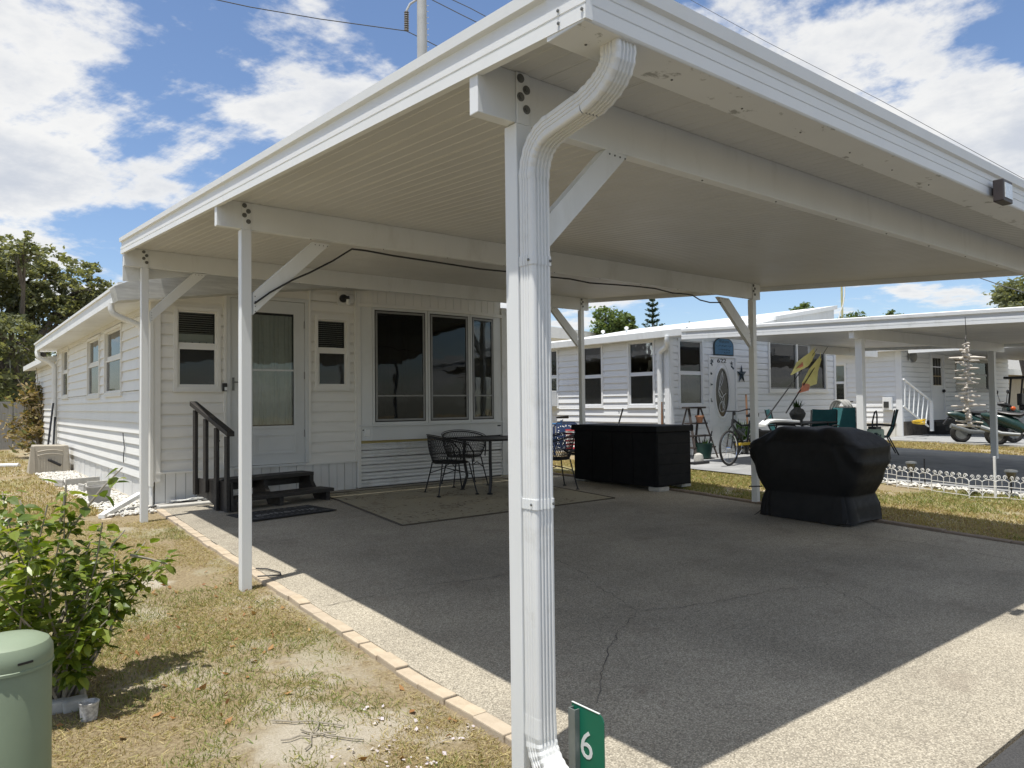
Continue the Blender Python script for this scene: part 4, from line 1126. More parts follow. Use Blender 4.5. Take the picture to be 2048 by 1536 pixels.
# green utility pedestal
ped = thing('utility_pedestal', 'rounded pale green plastic utility pedestal in the grass', 'utility pedestal', (.175, 2.98, lawn(3)))
MB().lathe([(.128, -.02), (.128, .50), (.124, .515)], ped.location, 36).build('barrel', M['ped_green'], ped)
MB().lathe([(.131, .508), (.133, .53), (.131, .555), (.12, .578), (.095, .592), (.05, .598), (.001, .60)], ped.location, 36).build('cap', M['ped_green'], ped)
ph = Vector(ped.location)
for a_ in (-1.25, -2.25): MB().box(-.022, .022, -.003, .003, -.0035, .0035).xf(Matrix.Translation((ph.x+.1325*math.cos(a_), ph.y+.1325*math.sin(a_), ph.z+.535)) @ Matrix.Rotation(a_+PI/2, 4, 'Z')).build('lid_slot', M['black'], ped)
MB().lathe([(.1345, .500), (.1345, .509), (.130, .512)], ph, 36, cap=False).build('lid_seam', M['ped_green'], ped)
# beige hose-reel cabinet by the side wall
pc = onG(100, 944)
hr = thing('hose_reel_cabinet', 'beige plastic garden hose reel cabinet with black crank against the side wall', 'hose reel', (pc.x, pc.y, lawn(pc.y)))
def reel():
    O = Vector(hr.location); d = pc.y*.787/1451*1.06
    s_ = 1.0
    MB().prism([O+Vector((-.34, 0, 0)), O+Vector((.34, 0, 0)), O+Vector((.30, 0, .52)), O+Vector((-.26, 0, .54))], (0, .5, 0)).build('case', M['beige_plastic'], hr, bevel=.015)
    for x_ in (-.29, .25): MB().prism([O+Vector((x_-.05, -.02, 0)), O+Vector((x_+.06, -.02, 0)), O+Vector((x_+.04, -.02, .525)), O+Vector((x_-.02, -.02, .525))], (0, .0195, 0)).build('corner_pilaster', M['beige_plastic'], hr, bevel=.006)
    for k, zz in enumerate((.42, .35)):
        MB().tube([O+Vector((-.20+.40*j/8, -.006, zz+.03*math.sin(PI*j/8))) for j in range(9)], .008, 6).build('rib', M['beige_plastic'], hr)
    for k in range(9): MB().box(O.x-.19+k*.045, O.x-.165+k*.045, O.y-.006, O.y-.0005, O.z+.06, O.z+.33).build('flute', M['beige_plastic'], hr)
    MB().tube([O+Vector((-.02, -.03, .26)), O+Vector((-.01, -.06, .255)), O+Vector((.17, -.07, .15))], .026, 8).build('crank', M['black'], hr)
reel()
# grey pot, splash blocks, pieces by the side wall
pp = onG(198, 1002)
pot = thing('grey_pot', 'empty grey round plant pot on white stone chips', 'pot', (pp.x, pp.y, lawn(pp.y)+.01))
MB().lathe([(.11, 0), (.128, .10), (.142, .19), (.146, .20), (.146, .215), (.130, .215), (.125, .17), (.10, .13), (.001, .13)], pot.location, 28).build('pot_body', M['grey_pot'], pot)
for i, (q, lab) in enumerate((((165, 968), 'pale concrete splash block on the stone chips nearer the hose reel cabinet'), ((212, 978), 'pale concrete splash block tilted on the stone chips nearer the grey pot'))):
    p = onG(*q); s_ = thing('splash_block', lab, 'splash block', (p.x, p.y, lawn(p.y)+.01), 'concrete splash blocks')
    MB().prism([(-.30, 0, 0), (.30, 0, 0), (.30, 0, .10+.05*i), (-.30, 0, .07)], (0, .26, 0)).box(-.30, -.27, .0, .26, .07, .11).box(-.26, .30, -.02, -.0005, .0, .12+.03*i).xf(Matrix.Translation(s_.location)).build('block', M['pale_conc'], s_, bevel=.008)
    s_.rotation_euler.z = rad(18-10*i)
# white marble chips along the side wall
def stones(name, label, cat, poly_fn, n, smin, smax, m, seed):
    R = np.random.default_rng(seed); mb = MB()
    ico = [(0, 0, 1), (.9, 0, .2), (.28, .85, .2), (-.72, .52, .2), (-.72, -.52, .2), (.28, -.85, .2), (0, 0, -.7)]
    fc = [(0, 1, 2), (0, 2, 3), (0, 3, 4), (0, 4, 5), (0, 5, 1), (6, 2, 1), (6, 3, 2), (6, 4, 3), (6, 5, 4), (6, 1, 5)]
    for _ in range(n):
        x_, y_ = poly_fn(R); s_ = R.uniform(smin, smax); sx, sy, sz = R.uniform(.6, 1.25, 3); a = R.uniform(0, 6.28); c, sn = math.cos(a), math.sin(a)
        z_ = lawn(y_)+R.uniform(0, .03)
        vs = [((p[0]*sx*c-p[1]*sy*sn)*s_+x_, (p[0]*sx*sn+p[1]*sy*c)*s_+y_, p[2]*s_*sz*.7+z_) for p in ico]
        mb.add(vs, fc)
    o = mb.build(name, m, normals=False); return tag(o, label, cat, kind='stuff')
def bed(R):
    y_ = R.uniform(9.2, 16.6); w_ = .52 if y_ < 14 else .62
    return 1.98-R.random()*w_-.01*(y_ < 9.6), y_
stones('stone_chips', 'white marble chips in the bed along the side wall', 'stone chips', bed, 4200, .012, .034, M['white_stone'], 4)
bk = MB().box(-.05, .05, -.11, .11, -.05, .012).mesh('edging_brick', bevel=.006); bk.materials.append(M['brick'])
edge = thing('bed_edging', 'low row of bricks edging the white stone chip bed', 'edging', (1.45, 10, lawn(10)))
y = 9.1
while y < 14.5:
    share('brick', bk, edge, Matrix.Translation((1.43-1.45+random.uniform(-.01, .01)-.004*(y-9), y+.11-10, -.01+random.uniform(-.01, .01))) @ Matrix.Rotation(random.uniform(-.06, .06), 4, 'Z')); y += .235
# brushes leaning at the back corner, and small stuff in the grass
bp = onG(110, 905)
for (xa, za, lab) in ((.0, 1.35, 'dark broom pole leaning on the downspout behind the hose reel cabinet'), (.12, 1.05, 'shorter dark pole leaning beside the broom pole')):
    tag(MB().tube([(1.72+xa, 18.3, lawn(18)), (1.88+xa*.3, 18.55, lawn(18)+za)], .02, 8).lathe([(.045, 0), (.06, .10), (.02, .14)], (1.72+xa, 18.3, lawn(18)), 10).build('leaning_pole', M['black']), lab, 'pole', 'poles by the side wall')
pw = onG(70, 935); tag(MB().tube([onG(0, 931)+Vector((-.3, 0, 0)), onG(33, 931), onG(38, 931)], .05, 10).build('white_pipe', M['white']), 'short white plastic pipe lying in the grass near the hose reel cabinet', 'pipe')
p = onG(178, 1424)
sp_ = thing('speckled_pot', 'small speckled white planter half hidden under the leafy shrub', 'pot', (p.x, p.y, lawn(p.y)))
MB().lathe([(.030, -.02), (.038, .06), (.041, .075), (.034, .075), (.03, .05), (.001, .05)], sp_.location, 16).build('pot_body', mat('speckled_white', (.46, .45, .43), .8, .5, 60), sp_)
for k, (q, s_) in enumerate((((150, 1404), .05), ((110, 1410), .045))):
    p = onG(*q)
    tag(MB().box(p.x-s_, p.x+s_, p.y-s_*.7, p.y+s_*.7, lawn(p.y)-.01, lawn(p.y)+.05).xf(Matrix.Identity(4)).build('garden_stone', M['pale_conc'], bevel=.015), ('rough grey stone beside the speckled planter', 'rough grey stone at the foot of the shrub')[k], 'stone', 'stones below the shrub')
# wires and hose along the foot of the front wall
cab = px_path([(283, 1024), (300, 1014), (330, 1009), (365, 1004), (400, 1001), (430, 1000)], YM-.12)
tag(MB().tube(cab, .013, 6).build('grey_conduit', M['cable']), 'dark grey conduit along the foot of the home front wall', 'conduit')
wv = MB(); R4 = random.Random(8)
for k in range(5):
    pts = [Vector((2.2+j*.11+R4.uniform(-.03, .03), YM-.10+R4.uniform(-.05, .04), .19+abs(R4.gauss(0, .03)))) for j in range(10)]
    wv.tube(pts, .005, 5)
tag(wv.build('white_wire_tangle', M['white_stripe']), 'tangle of thin white wire on the ledge below the front wall', 'wire')
# wire hanging on the side wall
wp = [onX(px, py, XM-.04) for px, py in ((246, 866), (247, 880), (249, 895), (247, 912), (247, 925))]
tag(MB().tube(wp, .006, 6).build('hanging_wire', M['cable']), 'thin grey wire hanging down the long side wall', 'wire')
cw = [onG(*q)+Vector((0, 0, .012)) for q in ((512, 1140), (535, 1141), (560, 1148), (562, 1153), (545, 1154), (515, 1156))]
tag(MB().tube(cw, .006, 6).build('ground_cord', M['cable']), 'thin dark cord looping on the slab by the middle carport post', 'cord')
# ------------------------------------------------------------------ the neighbour's home, number 622
Y6, X6 = 10.17, 12.27
nb = thing('neighbour_home', 'white vinyl-sided mobile home numbered 622 with oval-glass front door', 'mobile home', (15.5, 12, gz(10)))
R6 = 19.2
h6 = []
h6.append(window(nb, 'Y', Y6, 12.55, 13.43, 1.24, 2.74, split=.47, inner='blind', drop=.95, mt=M['siding6'], cas=.05))
# large window, two lights
Wn = W_('Y', Y6)
a, b, c, d = 15.98, 18.72, 1.58, 2.86
wf = ring(MB(), Wn, a, b, c, d, .06, -.02, .05); wbox(wf, Wn, 17.25, 17.31, -.02, .04, c+.06, d-.06); wbox(wf, Wn, a-.03, b+.03, 0, .075, c-.04, c-.0005)
bw = wf.build('picture_window', M['trim'], nb, bevel=.004)
for p, q in ((a+.06, 17.25), (17.31, b-.06)):
    ring(MB(), Wn, p+.001, q-.001, c+.061, d-.061, .035, -.015, .01).build('sash', M['dull_alu'], bw)
    wbox(MB(), Wn, p+.036, q-.036, -.008, -.004, c+.096, d-.096).build('pane', M['pane'], bw)
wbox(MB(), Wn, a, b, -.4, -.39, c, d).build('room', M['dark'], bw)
h6.append((a+.01, b-.01, c+.01, d-.01))
# front door with oval glass
D0, D1, E0, E1 = 13.60, 14.66, .17, 2.40
fr = MB(); wbox(fr, Wn, D0, D0+.05, -.03, .04, E0, E1); wbox(fr, Wn, D1-.05, D1, -.03, .04, E0, E1); wbox(fr, Wn, D0+.05, D1-.05, -.03, .04, E1-.05, E1)
dr = fr.build('front_door', M['siding6'], nb, bevel=.004)
oc = ((onY(1443, 785, Y6).x), (onY(1443, 785, Y6).z)); oa, ob = .27, .565
def oval(k, n=36): return [(oc[0]+oa*k*math.cos(2*PI*i/n), oc[1]+ob*k*math.sin(2*PI*i/n)) for i in range(n)]
lf = MB(); n = 36; o1 = oval(1.0)
rect = []
for i in range(n):                                               # leaf sheet with an oval hole
    a_ = 2*PI*i/n; cx, sx = math.cos(a_), math.sin(a_); L0, L1, Z0, Z1 = D0+.052, D1-.052, E0+.005, E1-.052
    tx = ((L1 if cx > 0 else L0)-oc[0])/cx if abs(cx) > 1e-6 else 1e9; tz = ((Z1 if sx > 0 else Z0)-oc[1])/sx if abs(sx) > 1e-6 else 1e9
    k = min(tx, tz); rect.append((oc[0]+cx*k, oc[1]+sx*k))
# include corners
lf.add([(p[0], Y6-.012, p[1]) for p in o1]+[(p[0], Y6-.012, p[1]) for p in rect], [(i, (i+1) % n, n+(i+1) % n, n+i) for i in range(n)])
wbox(lf, Wn, D0+.052, D1-.052, -.002, .0, E0+.005, E0+.35)
wbox(lf, Wn, D0+.052, D1-.052, .002, .0115, E0+.005, oc[1]-ob-.001); wbox(lf, Wn, D0+.052, D1-.052, .002, .0115, oc[1]+ob+.001, E1-.052)
wbox(lf, Wn, D0+.052, oc[0]-oa-.002, .002, .0115, oc[1]-ob-.0005, oc[1]+ob+.0005); wbox(lf, Wn, oc[0]+oa+.002, D1-.052, .002, .0115, oc[1]-ob-.0005, oc[1]+ob+.0005)
lf.build('door_leaf', M['siding6'], dr, normals=False)
ov_ = MB(); ov_.tube([(p[0], Y6-.02, p[1]) for p in oval(1.02)], .022, 8, True); ov_.tube([(p[0], Y6-.014, p[1]) for p in oval(1.22)], .008, 6, True)
ov_.build('oval_moulding', M['siding6'], dr)
MB().add([(p[0], Y6-.009, p[1]) for p in oval(1.0)], [tuple(range(n))]).build('oval_pane', M['pane'], dr, normals=False)
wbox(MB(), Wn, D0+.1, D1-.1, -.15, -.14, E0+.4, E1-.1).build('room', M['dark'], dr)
ld = MB()
for k in range(3): ld.tube([(oc[0]+.13*math.sin(j*.35+k)*(1-abs(j-9)/12), Y6-.012, oc[1]-.45+j*.05+k*.02) for j in range(19)], .005, 4)
ld.tube([(oc[0]+.10*math.cos(t_*.35), Y6-.012, oc[1]-.33+.12*math.sin(t_*.35)) for t_ in range(18)], .007, 4, True); ld.tube([(oc[0]-.12, Y6-.012, oc[1]-.05), (oc[0], Y6-.012, oc[1]-.12), (oc[0]+.15, Y6-.012, oc[1]-.02)], .007, 4)
ld.build('leaded_scroll', M['siding6'], dr)
for (u0_, u1_) in ((D0+.13, D0+.44), (D1-.44, D1-.13)):
    ring(MB(), Wn, u0_, u1_, E0+.12, E0+.62, .03, .0125, .022).build('door_panel', M['siding6'], dr, bevel=.004)
kn = MB().lathe([(.045, 0), (.045, -.02), (.03, -.03)], (D1-.13, Y6-.013, 1.06), 12, 'y').lathe([(.035, 0), (.035, -.015)], (D1-.13, Y6-.013, .87), 12, 'y').tube([(D1-.13, Y6-.04, .87), (D1-.06, Y6-.06, .86)], .018, 8)
kn.build('lockset', M['black'], dr)
text_mb('622', .135, wall_M((D0+D1)/2-.02, onY(1441, 722, Y6).z, Y6, .016) @ Matrix.Diagonal((1.75, 1, 1, 1)), .004).build('house_number', M['black'], dr, normals=False)
RS = random.Random(12)
for (px, py) in ((1423, 722), (1422, 727), (1420, 746), (1421, 769), (1421, 801), (1462, 727), (1464, 735)):
    p = onY(px, py, Y6)
    ns = 9; ph = RS.uniform(0, 6.28); nl = RS.choice((2, 3, 5)); vs_ = [(p.x, Y6-.026, p.z)]
    for k in range(ns*2):
        a_ = 2*PI*k/(ns*2); r_ = .062*(.62+.38*math.cos(nl*a_+ph)); vs_.append((p.x+r_*1.2*math.cos(a_), Y6-.0125, p.z+r_*math.sin(a_)))
    MB().add(vs_, [(0, k+1, (k+1) % (ns*2)+1) for k in range(ns*2)]).build('shell_ornament', M['star'], dr, normals=False)
h6.append((D0+.01, D1-.01, 0, E1-.01))
fw6 = part('front_wall', nb)
P6 = .150
siding(fw6, 'Y', Y6, X6+.09, R6, .17, 2.92, P6, h6, M['siding6'], lap=.02)
for ua, ub in ((X6-.02, X6+.09), (15.25, 15.42), (R6-.09, R6)): wbox(MB(), Wn, ua, ub, -.01, .045, .15, 2.92).build('corner_trim', M['siding6'], fw6, bevel=.004)
# side wall facing the driveway
sw6 = part('side_wall', nb); hs = []
for a, b, c, d, ac in ((10.55, 11.36, 1.24, 2.73, 0), (12.14, 12.86, 1.24, 2.73, 0), (13.72, 14.6, 1.24, 2.74, 1)):
    hs.append(window(nb, 'X', X6, a, b, c, d, split=.47 if not ac else .5, inner='blind' if not ac else 'shade', drop=.9, mt=M['siding6'], cas=.05))
siding(sw6, 'X', X6, Y6, 16.6, .30, 2.78, P6, hs, M['siding6'], lap=.022)
W6 = W_('X', X6)
wbox(MB(), W6, Y6-.03, Y6+.10, -.01, .046, .15, 2.78).build('corner_trim', M['siding6'], sw6, bevel=.004)
wbox(MB(), W6, Y6, 16.6, -.02, -.001, .1, .31).build('skirting', M['skirt'], sw6)
acm = MB(); wbox(acm, W6, 13.76, 14.5, .04, .30, 1.27, 1.66); acm.build('window_air_conditioner', M['white'], nb, bevel=.01)
# roof, gutter, downspout
ro6 = part('roof', nb); GX = X6-.32
MB().prism([(GX, 9.45, 2.72), (GX-.012, 9.45, 2.86), (GX+.02, 9.45, 2.89), (GX+.06, 9.45, 2.88), (GX+.06, 9.45, 2.76), (X6+.05, 9.45, 2.78), (X6+.05, 9.45, 2.73)], (0, 8.0, 0)).build('eave_gutter', M['white'], ro6)
pl = onY(1545, 641, 10.0); ph = onY(1664, 619, 10.0)
MB().prism([(GX+.02, 9.95, 2.89), (X6+1.8, 9.95, 3.00), (pl.x, 9.95, pl.z), (ph.x, 9.95, ph.z), (ph.x, 9.95, ph.z-.75), (X6, 9.95, 2.78)], (0, 7, 0)).build('roof_sheet', M['white'], ro6)
MB().prism([(pl.x, 9.90, pl.z+.005), (ph.x+.1, 9.90, ph.z+.005), (ph.x+.1, 9.90, ph.z+.11), (pl.x, 9.90, pl.z+.10)], (0, 7.1, 0)).build('roof_over_edge', M['white'], ro6)
d6 = [(X6-.30, 9.95, 2.74), (X6-.30, 9.97, 2.62), (X6-.18, 10.05, 2.55), (X6-.10, Y6+.18, 2.42), (X6-.10, Y6+.18, .2)]
MB().tube(round_path(d6, .08), .055, 10).build('downspout', M['white'], nb)
for q in ((1253, 660), (1206, 667)):
    p = onX(q[0], q[1], 14.0)
    MB().lathe([(.03, -.35), (.03, .02), (.055, .025), (.055, .07), (.02, .09)], p, 12).build('roof_vent', M['white_dirty'], ro6)
# their carport
cp6 = thing('neighbour_carport', 'low white carport roof in front of the home numbered 622', 'carport', (15, 6, 0))
def z6(y): return 2.43+.036*(y-3.38)
CX0, CX1 = 11.36, 18.05
y0, y1 = 1.2, 9.0
x = CX0+.01
while x < CX1-.02:
    x1 = min(x+.406, CX1-.01)
    MB().prism([(x, y0, z6(y0)+.07), (x, y0, z6(y0)+.012), (x+.012, y0, z6(y0)), (x1-.014, y0, z6(y0)), (x1-.002, y0, z6(y0)+.012), (x1-.002, y0, z6(y0)+.07)], (0, y1-y0, .036*(y1-y0))).build('ceiling_panel', M['ceiling'], cp6); x += .406
for xx, sg_ in ((CX0, 1), (CX1, -1)):
    MB().prism([(xx+sg_*a*1.1, y0, z6(y0)+b*1.15) for a, b in FP], (0, y1-y0+.1, .036*(y1-y0+.1))).build('fascia', M['white'], cp6)
MB().box(CX0, CX1, y0-.02, y0+.1, z6(y0)-.02, z6(y0)+.2).build('gutter', M['white'], cp6)
PX6 = onY(1722, 800, 5.75).x
for yy in (5.75,):
    MB().box(CX0+.06, CX1-.1, yy-.03, yy+.05, z6(yy)-.185, z6(yy)-.002).build('beam', M['white'], cp6, bevel=.004)
    for xx in (PX6-.05, onY(1986, 800, 5.75).x-.05): MB().box(xx, xx+.11, yy-.055, yy+.055, lawn(yy), z6(yy)-.186).build('post', M['white'], cp6, bevel=.004)
MB().box(CX0+.06, CX1-.1, 2.4, 2.48, z6(2.4)-.185, z6(2.4)-.002).build('beam', M['white'], cp6, bevel=.004)
MB().box(15.75, 19.0, 8.9, 8.97, 2.44, 2.62).build('valance_board', M['white'], cp6)

# ornaments on the 622 wall
sgp = onY(1444, 694, Y6)
pq = thing('welcome_plaque', 'arched blue wooden plaque above the door numbered 622', 'plaque', (sgp.x, Y6-.03, sgp.z))
w_, h_ = .37, .20
arch = [(-w_, -h_), (w_, -h_), (w_, .03)]+[(w_*math.cos(t_), .03+.19*math.sin(t_)) for t_ in [PI*k/14 for k in range(1, 14)]]+[(-w_, .03)]
MB().prism([(sgp.x+a_, Y6-.052, sgp.z+b_) for a_, b_ in arch], (0, .02, 0)).build('board', M['plaque_edge'], pq)
MB().prism([(sgp.x+a_*.92, Y6-.056, sgp.z+b_*.9+.003) for a_, b_ in arch], (0, .003, 0)).build('face', M['plaque'], pq)
pt = MB()
for s_, z_, sz in (('Welcome', .12, .10), ):
    q = text_mb(s_, sz, wall_M(sgp.x, sgp.z+z_, Y6, .0568), .0008, shear=.15); pt.add(q.v, q.f)
RS = random.Random(3)
for z_, x0_, x1_ in ((.02, -.30, .30), (-.07, -.20, .22), (-.135, .0, .18)):                       # small hand-written lines, not legible in the photo
    xx = x0_
    while xx < x1_:
        l_ = RS.uniform(.02, .05); pt.tube([(sgp.x+xx, Y6-.0572, sgp.z+z_+RS.uniform(-.02, .02)), (sgp.x+xx+l_*.5, Y6-.0572, sgp.z+z_+RS.uniform(-.02, .02)), (sgp.x+xx+l_, Y6-.0572, sgp.z+z_)], .005, 4); xx += l_+RS.choice((.006, .03))
pt.build('lettering', M['plaque_edge'], pq, normals=False)
sp0 = onY(1484, 749, Y6-.05)
so = thing('barn_star', 'dark blue metal five-pointed star on the wall right of the oval-glass door', 'wall star', sp0)
mb = MB(); vs = [(sp0.x, Y6-.085, sp0.z)]
for k in range(10):
    r_ = .235 if k % 2 == 0 else .088; a_ = PI/2+k*PI/5; vs.append((sp0.x+r_*math.cos(a_)*.85, Y6-.04, sp0.z+r_*math.sin(a_)))
mb.add(vs+[(sp0.x, Y6-.03, sp0.z)], [(0, k+1, (k+1) % 10+1) for k in range(10)]+[(11, (k+1) % 10+1, k+1) for k in range(10)]); mb.build('star_body', M['star'], so)

# step ladder used as a plant stand
lx, ly = onG(1393, 910).x, 9.72
lx = onY(1390, 850, ly).x
la = thing('wooden_step_ladder', 'dark wooden step ladder used as plant stand left of the door numbered 622', 'ladder', (lx, ly, gz(ly)))
def ladder():
    O = Vector(la.location); m = mat('dark_ladder_wood', (.045, .035, .03), .7, .2)
    for s_ in (-1, 1):
        MB().bar(O+Vector((s_*.36, -.30, 0)), O+Vector((s_*.20, 0, 1.05)), .045, .03).build('front_rail', m, la)
        MB().bar(O+Vector((s_*.34, .30, 0)), O+Vector((s_*.20, .05, 1.05)), .04, .03).build('rear_rail', m, la)
    MB().box(O.x-.28, O.x+.28, O.y-.08, O.y+.12, O.z+1.05, O.z+1.085).build('top_board', m, la)
    for z_ in (.22, .46, .72):
        w_ = .36-.16*z_/1.05; MB().box(O.x-w_-.03, O.x+w_+.03, O.y-.32+.28*z_, O.y-.14+.28*z_, O.z+z_, O.z+z_+.03).build('step', m, la)
ladder()
def flowerpot(p, s_, label, m=None, plant=True, cat='flower pot', group=None):
    t = thing('flower_pot', label, cat, p, group)
    MB().lathe([(.05*s_, 0), (.075*s_, .11*s_), (.085*s_, .11*s_), (.085*s_, .14*s_), (.07*s_, .14*s_), (.06*s_, .10*s_), (.001, .10*s_)], p, 16).build('pot_body', m or M['terracotta'], t)
    if plant:
        mb = MB(); R = random.Random(int(p[0]*50))
        for k in range(26):
            a_ = R.uniform(0, 6.28); l_ = R.uniform(.10, .22)*s_; b_ = Vector(p)+Vector((0, 0, .12*s_)); dd = Vector((math.cos(a_)*.7, math.sin(a_)*.7, R.uniform(.4, 1.3))).normalized()*l_; sd_ = Vector((-math.sin(a_), math.cos(a_), 0))*.012*s_
            mb.add([b_, b_+dd*.5+sd_, b_+dd, b_+dd*.5-sd_], [(0, 1, 2, 3)])
        mb.build('leaves', M['fern'], t, normals=False)
    return t
flowerpot((lx, ly-.12, gz(ly)+.75), 1.1, 'small terracotta pot on the upper step of the dark ladder', plant=False)
flowerpot((lx+.0, ly-.22, gz(ly)), 1.5, 'terracotta pot of leaves at the foot of the dark ladder')
# green planter with tools
gp = onY(1403, 880, 9.45)
tl = thing('tool_planter', 'dark green planter bristling with hand tools beside the door numbered 622', 'planter', (gp.x+.05, 9.45, gz(9.45)))
MB().lathe([(.15, .02), (.20, .32), (.21, .33), (.19, .33), (.15, .1), (.001, .1)], tl.location, 18).build('pot_body', mat('dark_green_pot', (.015, .06, .045), .5, .1), tl)
R5 = random.Random(4)
for k in range(6):
    a_ = R5.uniform(0, 6.28); MB().tube([Vector(tl.location)+Vector((.08*math.cos(a_), .08*math.sin(a_), .15)), Vector(tl.location)+Vector((.2*math.cos(a_), .2*math.sin(a_), R5.uniform(.42, .62)))], .014, 6).build('tool_handle', M['black'], tl)
p = onG(1391, 925); 
tag(MB().lathe([(.09, 0), (.10, .07), (.08, .15), (.03, .18), (.001, .18)], (p.x+.1, p.y, gz(p.y)), 12).build('stone_ornament', M['pale_conc']), 'small pale stone ornament on the edge of the neighbour slab', 'ornament')
p = onG(1378, 930)
tag(MB().box(p.x+.05, p.x+.5, p.y-.1, p.y+.05, gz(p.y)+.006, gz(p.y)+.05).build('plank_scrap', M['black'], bevel=.01), 'dark flat plank lying at the edge of the neighbour slab', 'plank')
# broom by the post
tag(MB().tube([(onY(1492, 790, Y6-.1).x, Y6-.1, 1.95-.45), (onY(1497, 880, Y6-.3).x, Y6-.3, .2)], .022, 8).build('broom', M['broom']), 'brown broom handle leaning on the wall right of the barn star', 'broom')
fe = onY(1487, 870, 9.7)
fp_ = thing('potted_fern', 'dark potted fern against the 622 wall below the barn star', 'potted plant', (fe.x, 9.75, gz(9.7)))
MB().lathe([(.14, 0), (.19, .26), (.20, .28), (.17, .28), (.14, .2), (.001, .2)], fp_.location, 16).build('pot_body', M['black'], fp_)
mb = MB(); R = random.Random(9)
for k in range(240):
    a_ = R.uniform(0, 6.28); e_ = R.uniform(.1, 1.3); l_ = R.uniform(.2, .48); b_ = Vector(fp_.location)+Vector((0, 0, .28)); tip = b_+Vector((math.cos(a_)*math.cos(e_), math.sin(a_)*math.cos(e_), math.sin(e_)*1.2))*l_; sd_ = Vector((-math.sin(a_), math.cos(a_), 0))*.022
    m_ = b_.lerp(tip, .6); mb.add([b_.lerp(tip, .3), m_+sd_, tip, m_-sd_], [(0, 1, 2, 3)])
mb.build('fronds', M['fern'], fp_, normals=False)

# ------------------------------------------------------------------ bicycles
def wheel(parent, c, r, n, tyre=.022, name='wheel', spokes=20):
    # c centre, n axle direction (unit, horizontal)
    c = Vector(c); n = Vector(n).normalized(); u = Vector((0, 0, 1)); v = n.cross(u)
    ring_p = lambda rr, k, K_: c+u*rr*math.cos(2*PI*k/K_)+v*rr*math.sin(2*PI*k/K_)
    w = MB().tube([ring_p(r-tyre, k, 32) for k in range(32)], tyre, 8, True).build('wheel', M['rubber'], parent)
    MB().tube([ring_p(r-2*tyre-.006, k, 32) for k in range(32)], .010, 6, True).build('rim', M['chrome'], w)
    s = MB()
    for k in range(spokes):
        s.tube([c+n*(.03 if k % 2 else -.03), ring_p(r-2*tyre-.006, k, spokes)], .0022, 3, cap=False)
    s.build('spokes', M['chrome'], w, normals=False)
    MB().tube([c-n*.045, c+n*.045], .022, 8).build('hub', M['chrome'], w)
    return w
